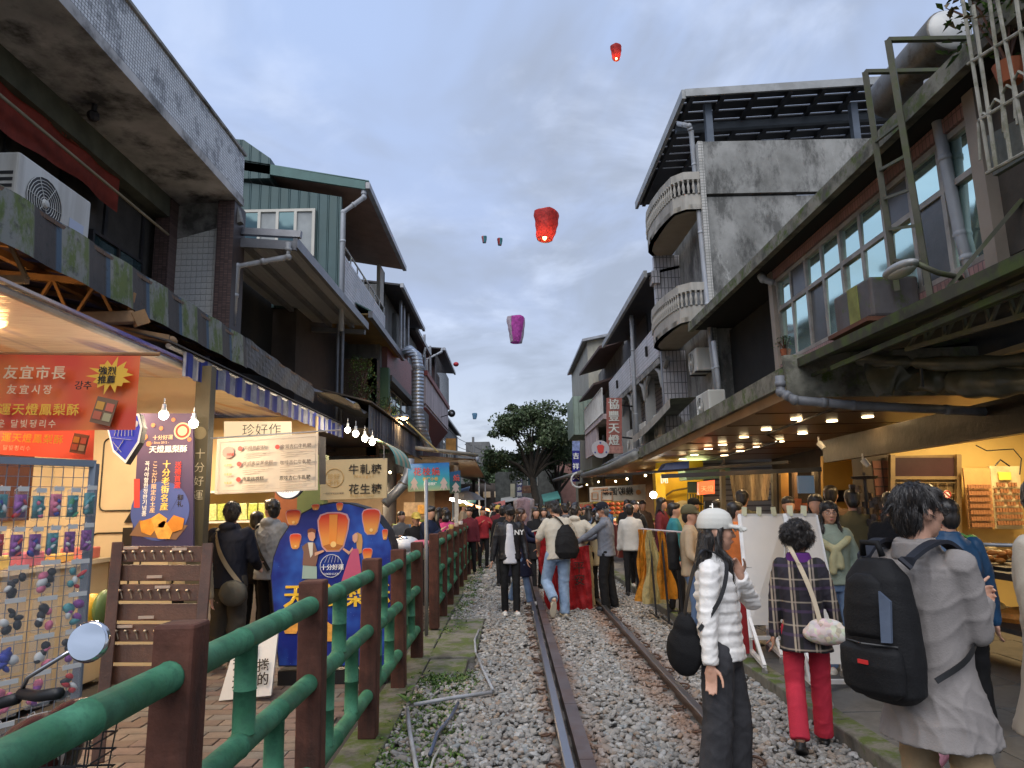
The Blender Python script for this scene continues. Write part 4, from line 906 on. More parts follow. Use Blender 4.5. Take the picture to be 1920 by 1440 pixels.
pnk=flat('painted_pink_dress', (.48, .09, .17))
fig(BL, [('painted_hair', [(664, 1002), (670, 998), (678, 1002), (680, 1015), (678, 1036), (670, 1040), (668, 1015)], blond), ('painted_dress', [(660, 1029), (672, 1029), (674, 1048), (680, 1090), (640, 1090), (652, 1052)], pnk), ('painted_arm', [(662, 1030), (654, 1040), (642, 1030), (644, 1027), (655, 1034), (661, 1026)], skin_p), ('painted_head', [(661, 1004), (667, 999), (671, 1003), (670, 1014), (665, 1018), (661, 1013)], skin_p)])
m=MB();c=bb(621, 1061, .018);m.tube([c+V((20*pb_*math.cos(a), 0, 20*pb_*math.sin(a))) for a in [k*math.pi/12 for k in range(25)]], .003, 4, False)
for k in range(-2, 3):m.beam(c+V((k*6*pb_, 0, 6*pb_)), c+V((k*5*pb_+.015, 0, 17*pb_)), .01, .002)
part('white_emblem', m, wht_ink, BL);text('十分好運', bb(601, 1068, .022), X_, Z_, 11*pb_, wht_ink, BL, .035);text('GOOD LUCK', bb(606, 1078, .022), X_, Z_, 5*pb_, wht_ink, BL, .02)
text('天燈', bb(530, 1135, .02), X_, Z_, 46*pb_, flat('bold_yellow', (.80, .50, .04)), BL, .05);text('鳳梨酥', bb(600, 1135, .02), X_, Z_, 44*pb_, flat('bold_yellow', (.80, .50, .04)), BL, .05)
for u, v, s in ((610, 1185, 24), (545, 1175, 18)):
 m=MB();m.prism([bb(u+s*math.cos(a), v-s*math.sin(a)*.9, .02) for a in [k*2*math.pi/5+.3 for k in range(5)]], (0, .002, 0));part('painted_cake', m, cake[1], BL)
m=MB();m.box(-2.25, -1.2, 6.98, 7.3, -.05, .08);part('base', m, black, BL)
# ---- wooden hook board (dark display)
Yw=4.9
WD=thing('wooden_display', 'dark slatted wooden display stand with rows of hooks', 'display stand', PY(270, 1430, 4.5))
la, lb_, lc, ld=PY(222, 1022, Yw), PY(390, 1022, Yw), PY(366, 1330, Yw-.3), PY(190, 1330, Yw-.3)
m=MB();m.beam(PY(221, 1018, Yw), PY(183, 1432, Yw-.45), .07, .05);m.beam(PY(390, 1020, Yw), PY(356, 1420, Yw-.45), .07, .05);part('leg', m, wood_dark, WD, bevel=.005)
for k in range(8):
 s0, s1=k/8+.008, (k+1)/8-.012;q=[la.lerp(ld, s0), lb_.lerp(lc, s0), lb_.lerp(lc, s1), la.lerp(ld, s1)];m=MB();m.slab([x+V((0, .012*(k%2), 0)) for x in q][::-1], (0, .02, 0));part('slat', m, wood_dark, WD, bevel=.003)
hook=mk('brass_hook', (.45, .36, .25), .35, .7)
for k in (0, 2, 4):
 m=MB()
 for j in range(8):
  p=la.lerp(ld, k/8+.045).lerp(lb_.lerp(lc, k/8+.045), (j+.9)/9.5);m.ell(p+V((0, -.03, 0)), .011, 8, 5);m.tube([p, p+V((0, -.03, 0))], .004, 5);m.tube([p+V((0, -.02, -.01)), p+V((.02, -.03, -.05))], .004, 5)
 part('hook_row', m, hook, WD)
paper=flat('price_paper', (.6, .45, .33))
for (k, s) in ((0, .16), (1, .45), (2, .55), (3, .4), (4, .18), (0, .7)):
 p=la.lerp(ld, k/8+.015+.11*(k%2)).lerp(lb_.lerp(lc, k/8+.03), s);m=MB();m.obox(p+V((0, -.02, 0)), (.10, .006, .018));part('label_strip', m, paper, WD)
 # ---- white notice board on the ground
NB=thing('notice_board', 'leaning white board with black handwriting behind the fence', 'notice board', PZ(450, 1310, -.05))
q=[PZ(410, 1314, -.04), PZ(508, 1300, -.04)];Yq=q[0].y;q2=[PY(522, 1180, Yq+.1), PY(446, 1190, Yq+.1)];q[1]=PY(508, 1304, Yq-.05)
m=MB();m.slab([q[0], q[1], q2[0], q2[1]], (0, .03, 0));part('board', m, mk('white_board', (.62, .62, .60), .5, var=.05), NB)
rr=(q[1]-q[0]).normalized();uu=(q2[1]-q[0])
text('請往\n宜蘭\n花生捲\n天然的', q[0].lerp(q2[1], .82)+V((.0, -.02, 0)), rr, uu, .12, blk_ink, NB, .02, lines=.98)
m=MB();m.beam(q2[1]+V((.05, .05, -.02)), q[0]+V((.1, .5, 0)), .03);part('stand', m, white_metal, NB)
# ---- scooter at the very left
SC=thing('scooter', 'parked scooter behind the fence showing mirror, handlebar and basket', 'scooter', (-1.75, 2.2, -.05))
chrome=mk('chrome', (.6, .6, .62), .12, .95, var=0, bump=0)
mirror=NG('mirror_glass');mirror.b.inputs['Base Color'].default_value=(.62, .66, .72, 1);mirror.b.inputs['Metallic'].default_value=1;mirror.b.inputs['Roughness'].default_value=.03;mirror=mirror.m
mc=PY(164, 1203, 2.15);nrm=(V((.12, -.97, .19))).normalized();m=MB();m.lathe([(.055, 0), (.060, .012), (.045, .03), (.01, .04)], mc, -nrm, 28);mr=part('mirror', m, chrome, SC, smooth=True)
m=MB();m.lathe([(.052, .004), (.052, .006)], mc, nrm, 28);part('mirror_glass', m, mirror, mr)
m=MB();m.tube([mc-nrm*.03, PY(125, 1225, 2.15), PY(52, 1270, 2.15), PY(38, 1300, 2.18)], .007, 8);part('mirror_stem', m, chrome, SC, smooth=True)
m=MB();m.tube([PY(40, 1300, 2.18), PY(70, 1305, 2.12), PY(110, 1300, 2.0)], .016, 10);m.tube([PY(30, 1310, 2.2), PY(-40, 1330, 2.4)], .018, 10);part('handlebar', m, black, SC, smooth=True)
m=MB();c=PY(130, 1330, 2.35);m.ell(c+V((.02, 0, -.02)), (.07, .11, .05), 16, 10);m.ell(c+V((-.15, .1, -.16)), (.12, .16, .12), 16, 10);part('front_cover', m, mk('dark_red_plastic', (.05, .012, .012), .25, var=.1, bump=0), SC, smooth=True)
m=MB();c=PY(118, 1408, 2.3)
for k in range(7):
 for s in (0, 1):m.tube([c+V((-.12+k*.04, -.08 if s else .08, .07)), c+V((-.10+k*.034, -.07 if s else .07, -.08))], .0025, 4)
for z in (.07, .03, -.02, -.07):m.tube([c+V((x, y, z)) for x, y in ((-.12, -.08), (.12, -.08), (.12, .08), (-.12, .08), (-.12, -.08))], .003, 4)
part('basket', m, black, SC)
m=MB();m.tube([PY(130, 1330, 2.4), PY(100, 1440, 2.4), PY(95, 1560, 2.4)], .025, 8);part('fork', m, chrome, SC)
m=MB();m.lathe([(.17, -.04), (.24, -.03), (.25, 0), (.24, .03), (.17, .04)], (-1.85, 2.3, .2), (1, .2, 0), 24);part('wheel', m, black, SC)
m=MB();m.ell((-2.2, 2.6, .45), (.5, .3, .25), 16, 10);part('seat', m, black, SC, smooth=True)
# ================================================================ LEFT 2: dark ground storey and lean-to roof
t=thing('lean_to_roof', 'grey sheet lean-to roof with a bent drain pipe beside the green house', 'roof', (-3.6, 11, 5.8))
shm=mk('grey_sheet_metal', (.16, .165, .18), .4, .3, var=.15, dirt=(.08, .08, .08), da=.4)
under=ribs('grey_corrugated_under', (.36, .37, .39), .10, 0, .5, .2, .012)
m=MB();m.slab([(-3.2, 10.05, 5.58), (-3.2, 15.3, 5.66), (-4.85, 15.3, 5.82), (-4.85, 10.05, 5.74)], (0, 0, .04));part('roof_sheet', m, under, t)
m=MB();m.slab([(-3.14, 10.0, 5.50), (-3.14, 15.35, 5.58), (-3.14, 15.35, 5.74), (-3.14, 10.0, 5.66)], (-.07, 0, 0));m.slab([(-3.16, 9.99, 5.46), (-4.9, 9.99, 5.60), (-4.9, 9.99, 5.74), (-3.16, 9.99, 5.60)], (0, .05, 0));part('gutter', m, shm, t)
m=MB();m.slab([(-3.10, 9.98, 5.66), (-4.9, 9.98, 5.80), (-4.9, 10.02, 5.92), (-3.10, 10.02, 5.78)], (0, .09, 0));part('fascia', m, shm, t)
for x in (-3.5, -4.0, -4.5):m=MB();zz=5.53+(-3.2-x)*.097;m.beam((x, 10.1, zz), (x, 15.3, zz+.08), .09, .07);part('rafter', m, shm, t)
m=MB();m.beam((-3.2, 15.25, 5.5), (-4.8, 15.25, 5.62), .10);part('end_beam', m, shm, t)
for x in (-3.72, -3.62):m=MB();m.tube([(x, 14.9, 3.3), (x, 14.9, 5.6)], .04, 8);part('post', m, shm, t)
pipe_run([PY(541, 455, 9.92), PY(540, 482, 9.92), PY(446, 499, 9.92), PY(436, 610, 9.92)], .045, pvc, 'grey drain pipe bending under the near edge of the lean-to roof')
g_sh=ribs('green_corrugated_wall', (.042, .085, .088), .21, 0, .45, .2, .03, dirt=(.04, .07, .06), da=.4)
GH=thing('green_house', 'green corrugated metal house with brown soffit and white slatted balcony', 'building', (-4.6, 14, 0))
m=MB();m.add([(-3.48, 14, 5.75), (-5.9, 14, 5.75), (-5.9, 14, 8.62), (-3.48, 14, 8.18), (-3.48, 14.1, 5.75), (-5.9, 14.1, 5.75), (-5.9, 14.1, 8.62), (-3.48, 14.1, 8.18)], [(0, 1, 2, 3), (7, 6, 5, 4), (0, 3, 7, 4), (1, 5, 6, 2), (3, 2, 6, 7)])
part('end_wall', m, g_sh, GH)
m=MB();m.box(-5.9, -4.4, 14.1, 19.3, 3, 8.3);part('wall', m, mk('dark_inner_wall', (.05, .04, .035), .9), GH)
m=MB();m.slab([(-2.93, 13.95, 8.34), (-2.93, 19.2, 8.34), (-5.95, 19.2, 8.9), (-5.95, 13.95, 8.9)], (0, 0, .05));part('soffit', m, mk('brown_soffit_boards', (.22, .14, .11), .6, var=.2, bump=.1), GH)
gtrim=mk('green_roof_trim', (.06, .13, .12), .45, .1, var=.15)
m=MB();m.slab([(-2.95, 13.9, 8.30), (-2.95, 13.9, 8.50), (-5.95, 13.9, 9.06), (-5.95, 13.9, 8.86)], (0, .06, 0));part('verge_trim', m, gtrim, GH)
m=MB();m.box(-2.96, -2.86, 13.9, 19.25, 8.32, 8.46);part('gutter', m, steel, GH)
m=MB();m.slab([(-2.88, 13.9, 8.47), (-2.88, 19.25, 8.47), (-5.95, 19.25, 9.07), (-5.95, 13.9, 9.07)], (0, 0, .03));part('roof_sheet', m, gtrim, GH)
m=MB();m.prism([(-5.0, 13.9, 8.6), (-6.6, 13.9, 8.6), (-6.6, 13.9, 9.6), (-5.6, 13.9, 9.5), (-5.0, 13.9, 9.05)], (0, 4, 0));part('roof_lantern', m, g_sh, GH)
window_xz(GH, 13.95, -5.62, -4.02, 6.84, 7.9, 4, mk('cream_window_frame', (.50, .48, .42), .5, var=.08), [glass_sky, mk('curtained_glass', (.25, .27, .27), .3)], .06)
m=MB()
for k in range(12):m.box(-3.52, -3.46, 14.15, 19.2, 6.05+k*.078, 6.05+k*.078+.066)
part('slatted_panel', m, mk('pale_slats', (.60, .59, .60), .5, var=.06, dirt=(.25, .24, .23), da=.3), GH)
m=MB();m.tube([(-3.49, 14.15, 7.2), (-3.49, 19.2, 7.2)], .02, 6)
for k in range(8):m.tube([(-3.49, 14.3+k*.69, 6.98), (-3.49, 14.3+k*.69, 7.2)], .018, 6)
part('handrail', m, white_metal, GH)
m=MB();m.box(-3.6, -3.5, 19.15, 19.3, 5.2, 8.3);m.box(-3.6, -3.5, 18.6, 19.3, 7.2, 8.3);part('corner_post', m, mk('cream_post', (.34, .31, .26), .6), GH)
pipe_run([(-3.0, 13.98, 8.32), (-3.0, 13.98, 8.15), (-3.42, 13.93, 7.8), (-3.42, 13.93, 5.2)], .055, pvc, 'grey downpipe on the corner of the green house')
m=MB();m.slab([(-3.14, 15.4, 5.95), (-3.14, 20.2, 5.95), (-4.3, 20.2, 5.98), (-4.3, 15.4, 5.98)], (0, 0, .03));part('canopy_soffit', m, mk('ochre_soffit', (.22, .14, .05), .6), GH)
m=MB();m.slab([(-3.10, 15.38, 6.02), (-3.10, 20.3, 6.02), (-3.46, 20.3, 6.22), (-3.46, 15.38, 6.22)], (0, 0, .03));part('canopy', m, ribs('green_corrugated_roof', (.07, .14, .13), .10, 1, .5, .1, .02), GH)
m=MB();m.box(-3.16, -3.06, 15.38, 20.3, 5.88, 6.03);part('canopy_gutter', m, shm, GH)
m=MB();m.box(-5.9, -4.9, 10.1, 17.9, 2.9, 5.95);part('shade_block', m, shade_black, GH)  # solid near-black box painting the shade below the lean-to
m=MB();m.box(-4.6, -3.4, 17.6, 17.75, 2.9, 5.4);m.box(-3.62, -3.4, 17.6, 18.2, 2.9, 5.4);part('brown_wall', m, [mk('brown_pebble_wall', (.09, .065, .045), .9, var=.4, scale=40, bump=.5)], GH)
plant((-3.3, 15.4, 4.0), .42, 420, 'bushy green potted plant on the awning roof left of the window', [leafm[1], leafm[0], leafm[1]], .95, .14)
plant((-3.05, 17.2, 3.75), .38, 300, 'low green potted plant beside the railing of the red walled house', None, .55, .14)
plant((-3.05, 14.6, 3.75), .3, 140, 'sparse dry plant at the roof edge', [leafm[3], leafm[2]], .4, None)
# ---- string of bulbs and corrugated awning with dark stripes
for k, (u, v) in enumerate(((667, 813), (684, 822), (698, 829), (652, 806))):
 bulb(PY(u, v, 10.2+k*.3), ['first large bulb after the gap in the row of bulbs over the nougat board', 'second bulb in the row over the nougat board', 'rightmost bulb in the row over the nougat board', 'leftmost bulb in the row over the nougat board'][k], 10, .046, .14, 'row of bulbs over the nougat board')
t=thing('awning', 'dark striped awning with corrugated top beside the silver duct', 'awning', (-2.75, 17, 2.9))
m=MB();m.grid(lambda a, b:V((-2.7+.015*math.sin(a*140), 13.3+a*8.2, 3.56-b*.56)), 110, 2);part('valance', m, ribs('navy_striped_canvas', (.05, .055, .075), .30, 1, .7, 0, c2=(.16, .17, .19)), t)
m=MB();m.slab([(-2.62, 13.2, 3.58), (-2.62, 21.6, 3.58), (-3.6, 21.6, 3.85), (-3.6, 13.2, 3.85)], (0, 0, .03));part('corrugated_top', m, ribs('brown_corrugated', (.12, .09, .06), .16, 1, .6, .2, .03, dirt=(.05, .04, .03)), t)
m=MB();m.slab([(-2.7, 13.3, 3.1), (-2.7, 21.5, 3.1), (-4.5, 21.5, 3.1), (-4.5, 13.3, 3.1)], (0, 0, .02));part('ceiling', m, steel_dark, t)
t=thing('tin_hood', 'crumpled grey tin hood at the end of the blue striped awning', 'hood', (-3.0, 12.6, 3.3))
m=MB();m.grid(lambda a, b:V((-2.75-.9*b, 12.2+a*1.7, 3.42+.35*b+.06*math.sin(a*9+b*5)-.25*max(0, a-.7))), 14, 6);part('tin_sheet', m, steel, t, smooth=True)
t=thing('arched_canopy', 'teal and cream arched canopy behind the nougat board', 'awning', (-2.6, 10.6, 2.2))
m=MB();pts=[]
Ya=10.4
arcp=[(725, 868), (728, 835), (735, 818), (690, 822)]
def arch(a, b):
 th=a*math.pi/2;p=PY(690+52*math.sin(th), 872-2-50*(math.cos(th)), Ya);return p+V((0, b*1.6, 0))
m.cur=0;m.grid(lambda a, b:arch(a, b), 10, 6);part('arched_cover', m, ribs('teal_cream_stripes', (.55, .42, .25), .5, 1, .5, 0, 0, c2=(.06, .38, .30)), t, smooth=True)
# ---- LEFT 3..6 houses
def roof_box(par, X0, X1, y0, y1, z, dz=.35, th=.06, mat=None, und=None, gut=True):
 s=-1 if X1<X0 else 1
 m=MB();m.slab([(X0, y0, z), (X0, y1, z), (X1, y1, z+dz), (X1, y0, z+dz)], (0, 0, th));part('roof', m, mat or steel_dark, par)
 if gut:m=MB();m.box(X0-.06, X0+.04, y0-.03, y1+.03, z-.06, z+.08);part('gutter', m, steel, par)
redw=tiles('red_tile_wall', (.26, .055, .05), (.12, .05, .045), .10, .05, 'x', .5, .15, ms=.006)
whitew=tiles('white_tile_wall', (.42, .41, .42), (.16, .16, .16), .20, .07, 'x', .4, .06, dirt=(.2, .19, .18), da=.5, ms=.008)
greyw=mk('grey_render', (.16, .16, .155), .85, var=.2, dirt=(.07, .07, .07), da=.7, streak=True)
pinkw=mk('pinkish_render', (.52, .44, .44), .8, var=.1, dirt=(.18, .13, .13), da=.5, streak=True)
H=thing('red_walled_house', 'red tiled house with railed windows beside the silver duct', 'building', (-4, 20, 0))
m=MB();m.box(-5.5, -3.45, 18.4, 23.5, 0, 3.9);m.box(-5.5, -3.45, 18.4, 23.5, 4.1, 6.4);m.box(-5.5, -4.0, 21.2, 27, 6.4, 8.6);m.box(-5.5, -3.45, 18.4, 18.7, 3.9, 4.1);part('wall', m, greyw, H)
m=MB();m.box(-3.46, -3.3, 18.7, 23.4, 5.15, 6.35);part('red_band', m, redw, H)
m=MB();m.box(-3.5, -3.15, 18.6, 23.5, 4.98, 5.14);part('ledge', m, steel_dark, H)
m=MB();m.box(-3.46, -3.2, 18.35, 18.6, 3.0, 5.3);part('green_pilaster', m, mk('dark_green_paint', (.04, .09, .05), .6), H)
window_yz(H, -3.42, 18.75, 22.9, 3.7, 4.95, 4, 1, alu, [glass_teal, glass_sky])
m=MB()
for k in range(22):m.tube([(-3.05, 18.7+k*.2, 3.35), (-3.05, 18.7+k*.2, 4.3)], .012, 4)
for z in (3.35, 4.3):m.tube([(-3.05, 18.7, z), (-3.05, 22.9, z)], .016, 4)
part('railing', m, steel_dark, H)
roof_box(H, -3.3, -5.5, 21.3, 27.0, 8.55, .3)
m=MB()
for y in (22.9, 23.6, 24.6):m.tube([(-3.6, y, 5), (-3.6, y, 8.55)], .06, 6)
part('post', m, steel, H)
t=thing('exhaust_duct', 'fat silver exhaust duct bending down over the awnings', 'duct', (-2.7, 20, 3.0))
duct=NG('ribbed_silver_duct');sp=duct.N.new('ShaderNodeSeparateXYZ');duct.L.new(duct.co, sp.inputs[0]);duct.b.inputs['Base Color'].default_value=(.34, .38, .44, 1);duct.b.inputs['Metallic'].default_value=.6;duct.b.inputs['Roughness'].default_value=.38
duct.bump(duct.math('SINE', duct.math('MULTIPLY', sp.outputs[2], 60)), .5, .02);duct=duct.m
dp=[PY(756, 664, 20.5), PY(768, 658, 20.2), PY(780, 668, 20), PY(784, 690, 20), PY(783, 770, 20), PY(788, 800, 20), PY(800, 830, 20.5), PY(804, 842, 21)]
m=MB();m.tube(dp, [.17]*4+[.17, .16, .14, .13], 16);part('duct', m, duct, t, smooth=True)
m=MB();
for k in (3, 4, 5):m.tube([dp[k]-V((0, 0, .03)), dp[k]+V((0, 0, .03))], .185, 16)
part('duct_collar', m, steel, t)
H=thing('narrow_grey_house', 'narrow dark grey house between the duct and the pink balcony', 'building', (-4, 25, 0))
m=MB();m.box(-6, -3.85, 23.6, 29.0, 0, 8.3);part('wall', m, greyw, H)
m=MB();m.box(-3.7, -3.3, 23.8, 28.5, 4.2, 4.4);m.box(-3.38, -3.3, 23.8, 28.5, 4.4, 5.3);part('balcony', m, greyw, H)
window_yz(H, -3.83, 24.2, 28, 5.5, 7.0, 3, 1, alu, [glass_sky])
roof_box(H, -3.5, -6, 26.4, 31.0, 8.4, .3)
pipe_run([(-3.45, 28.6, 8.2), (-3.5, 28.6, 7.9), (-3.6, 28.6, 7.7), (-3.6, 28.6, 3.4)], .05, pvc, 'thin grey downpipe left of the pink balcony')
H=thing('pink_balcony_house', 'far left house with a pinkish balcony and red beams', 'building', (-4, 33, 0))
m=MB();m.box(-6.5, -4.2, 29.2, 42, 0, 9.4);part('wall', m, mk('dark_red_brick', (.09, .03, .03), .8, var=.2), H)
m=MB();m.box(-4.2, -3.55, 29.3, 40, 5.75, 5.9);m.box(-3.62, -3.5, 29.3, 40, 5.9, 7.1);m.box(-4.2, -3.5, 29.2, 29.29, 5.9, 7.1);part('balcony', m, pinkw, H)
m=MB();m.box(-3.70, -3.42, 29.15, 40.2, 7.1, 7.32);m.prism([(-3.5, 29.3, 5.74), (-4.2, 29.3, 5.74), (-4.2, 29.3, 4.9)], (0, 10.5, 0));part('red_trim', m, mk('red_brown_trim', (.20, .045, .04), .6, var=.15), H)
m=MB()
for k in range(18):m.tube([(-3.45, 33+k*.4, 7.3), (-3.45, 33+k*.4, 8.9)], .02, 4)
part('window_bars', m, steel_dark, H)
roof_box(H, -3.2, -6.5, 34.7, 41.6, 9.5, .3)
m=MB()
for y in (31.2, 33.5, 36):m.tube([(-3.8, y, 7.1), (-3.8, y, 9.4)], .06, 6)
part('post', m, steel, H)
pipe_run([(-3.3, 34.6, 9.5), (-3.35, 34.5, 9.3), (-4.05, 34.3, 8.9), (-4.05, 34.3, 5)], .06, pvc, 'white drain pipe crossing under the far left roof')
t=thing('red_lantern', 'small red ball lantern at the far left roof corner', 'lantern', PY(855, 683, 38));m=MB();m.ell(PY(855, 683, 38), (.16, .16, .13), 12, 8);part('paper_ball', m, mk('red_ball', (.35, .02, .03), .5), t, smooth=True)
t=thing('loudspeaker', 'black horn loudspeaker on the far left house', 'loudspeaker', PY(847, 775, 34));c=PY(847, 775, 34);m=MB();m.lathe([(.19, 0), (.19, .03), (.10, .15), (.07, .3)], c, (-.4, 1, 0), 20);part('horn', m, black, t, smooth=True);m=MB();m.ell(c+V((0, -.0, 0)), (.07, .04, .07), 10, 6);part('driver', m, steel, t)
m=MB();m.tube([c+V((-.1, .3, 0)), c+V((-.6, .6, -.1))], .02, 6);part('arm', m, steel_dark, t)
H=thing('grey_house', 'last dark house on the left before the street bends', 'building', (-5, 50, 0))
m=MB();m.box(-8, -4.6, 42.2, 62, 0, 7.6);part('wall', m, greyw, H);roof_box(H, -4.3, -8, 42.1, 62, 7.7, .3)
window_yz(H, -4.58, 48, 56, 4.6, 6.2, 4, 1, alu, [glass_sky])
t=thing('orange_board', 'small blank orange board on the far left canopy roof', 'sign', PY(846, 835, 30));m=MB();m.slab([PY(836, 848, 30), PY(855, 848, 30), PY(855, 822, 30), PY(836, 822, 30)], (0, .08, 0));part('board', m, mk('weathered_orange', (.40, .20, .05), .7, var=.4), t)
m=MB();m.tube([PY(838, 848, 30), PY(838, 870, 30)], .03, 6);m.tube([PY(853, 848, 30), PY(853, 870, 30)], .03, 6);part('leg', m, steel_dark, t)
# ---- street lamp over the left awnings (lit)
t=thing('street_lamp', 'lit street lamp on an arm over the left awnings', 'street lamp', PY(720, 795, 17));m=MB();c=PY(757, 781, 17)
m.tube([PY(722, 794, 17), c+V((-.1, 0, .03))], .05, 8);part('arm', m, steel, t);m=MB();m.ell(c, (.14, .14, .06), 12, 8);part('lamp_head', m, steel, t);m=MB();m.ell(c-V((0, 0, .035)), (.10, .10, .045), 12, 8);part('lamp_glow', m, flat('street_glow', (1, .7, .3), emit=(1, .6, .22), es=45), t)
lamp('lamp_light', c-V((0, 0, .15)), 30, WARM, .08, parent=t)
m=MB();m.tube([PY(763, 790, 16.8), PY(822, 848, 16.8)], .02, 6);solo('support_strut', m, mk('yellow_bamboo_strut', (.45, .34, .12), .5), 'yellowish strut slanting down from the lit street lamp', 'strut')  # plain yellowish base colour on the strut
# ---- teal signs and duct below the awning
def squid(u0, v0, u1, v1, Y, lb, off=0, mt=None):
 t=thing('food_sign', lb, 'sign', PY((u0+u1)/2, v1, Y));s=Y/1300
 gg=NG('squid_sign_%d'%u0);sp=gg.N.new('ShaderNodeSeparateXYZ');gg.L.new(gg.tc.outputs['Generated'], sp.inputs[0])
 rp_=gg.N.new('ShaderNodeValToRGB');gg.L.new(sp.outputs[2], rp_.inputs[0]);e=rp_.color_ramp;k_=1 if off==0 else .35  # second sign: same colours darkened to paint it in shade
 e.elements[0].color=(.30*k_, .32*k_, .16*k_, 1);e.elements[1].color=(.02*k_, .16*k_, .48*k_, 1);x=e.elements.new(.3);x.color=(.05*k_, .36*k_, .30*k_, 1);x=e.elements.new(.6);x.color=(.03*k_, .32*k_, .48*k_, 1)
 gg.L.new(rp_.outputs[0], gg.b.inputs['Base Color']);gg.b.inputs['Roughness'].default_value=.35
 m=MB();m.slab([PY(u0, v1, Y), PY(u1, v1-3, Y), PY(u1-1, v0, Y), PY(u0, v0+3, Y)], (0, .06, 0));part('board', m, gg.m, t)
 h=(v1-v0)
 for b_, mt_, d in ((.09, wht_ink, .008), (.02, red_ink, .012)):
  text('花枝燒' if not off else '燒', PY(u0+(u1-u0)*(.12 if not off else .3), v0+h*.43, Y-d), X_, Z_, h*.30*s, mt_, t, b_, sp=1.18)
 if not off:text('香烤小卷', PY(u0+27, v0+h*.62, Y-.01), X_, Z_, h*.14*s, yel_ink, t, .02);text('現點現烤', PY(u0+29, v0+h*.78, Y-.01), X_, Z_, h*.12*s, wht_ink, t, .02)
 sq=flat('printed_squid', (.55, .42, .36))
 for uu in ((u0+(u1-u0)*.15, u0+(u1-u0)*.86) if not off else (u0+(u1-u0)*.55, )):
  m=MB();m.prism([PY(uu+a, v0+b*h, Y-.008) for a, b in ((-8, .95), (-4, .75), (-7, .7), (0, .5), (7, .7), (4, .75), (8, .95), (3, .85), (0, .97), (-3, .85))], (0, .002, 0));part('printed_squid', m, sq, t)
 return t
squid(765, 867, 843, 922, 12.5, 'bright teal sign with three red characters and squid pictures')
squid(843, 882, 864, 926, 13.5, 'teal sign with shade painted into its colours behind the bright teal one', 1)
t=thing('extract_pipe', 'brass lit extractor pipe bending down left of the teal sign', 'pipe', PY(725, 940, 12.8));m=MB();m.tube([PY(768, 860, 12.9), PY(766, 885, 12.9), PY(757, 908, 12.8), PY(722, 945, 12.6)], .09, 12);part('pipe', m, steel, t, smooth=True)
m=MB();m.tube([PY(757, 905, 12.8), PY(753, 912, 12.8)], .10, 12);part('collar', m, brown_metal, t)
t=thing('food_poster', 'lit poster of round orange snacks in a far left stall', 'poster', PY(782, 965, 16));m=MB();m.slab([PY(757, 968, 16), PY(802, 968, 16), PY(802, 942, 16), PY(757, 942, 16)], (0, .04, 0));part('panel', m, mk('poster_orange_print', (.45, .30, .16), .5, var=.4, scale=8), t)
m=MB()
for k in range(9):m.ell(PY(789+(k%3)*4.5-2, 950+(k//3)*5, 15.97), (.05, .01, .05), 8, 5)
part('printed_snacks', m, cake[1], t)
# ---- far canopies
t=thing('rolled_awning', 'long cream rolled awning over the far left stalls', 'awning', (-2.6, 24, 3));m=MB();m.beam((-3.0, 19.8, 3.28), (-1.02, 21.4, 3.10), .10, .20, R(90));part('roll', m, mk('cream_awning_roll', (.38, .35, .28), .6, var=.15, dirt=(.15, .13, .1), da=.4), t, smooth=True)
m=MB();m.slab([(-1.05, 21.5, 2.95), (-1.3, 36, 2.95), (-5, 36, 3.3), (-5, 19.8, 3.2), (-3, 19.8, 3.1)][:4], (0, 0, .04));part('canopy_ceiling', m, mk('wooden_ceiling', (.16, .10, .05), .6, var=.3), t)
t=thing('metal_canopy', 'dark metal canopy stretching to the bend in the street on the left', 'canopy', (-2.5, 45, 3));m=MB();m.slab([(-2.2, 38.2, 3.3), (-1.6, 60, 3.2), (-5, 60, 4.2), (-5, 38.2, 4.3)], (0, 0, .08));part('roof_sheet', m, steel_dark, t);m=MB();m.box(-2.0, -1.9, 44, 44.1, 0, 3.2);m.box(-1.9, -1.8, 52, 52.1, 0, 3.2);part('post', m, white_metal, t)
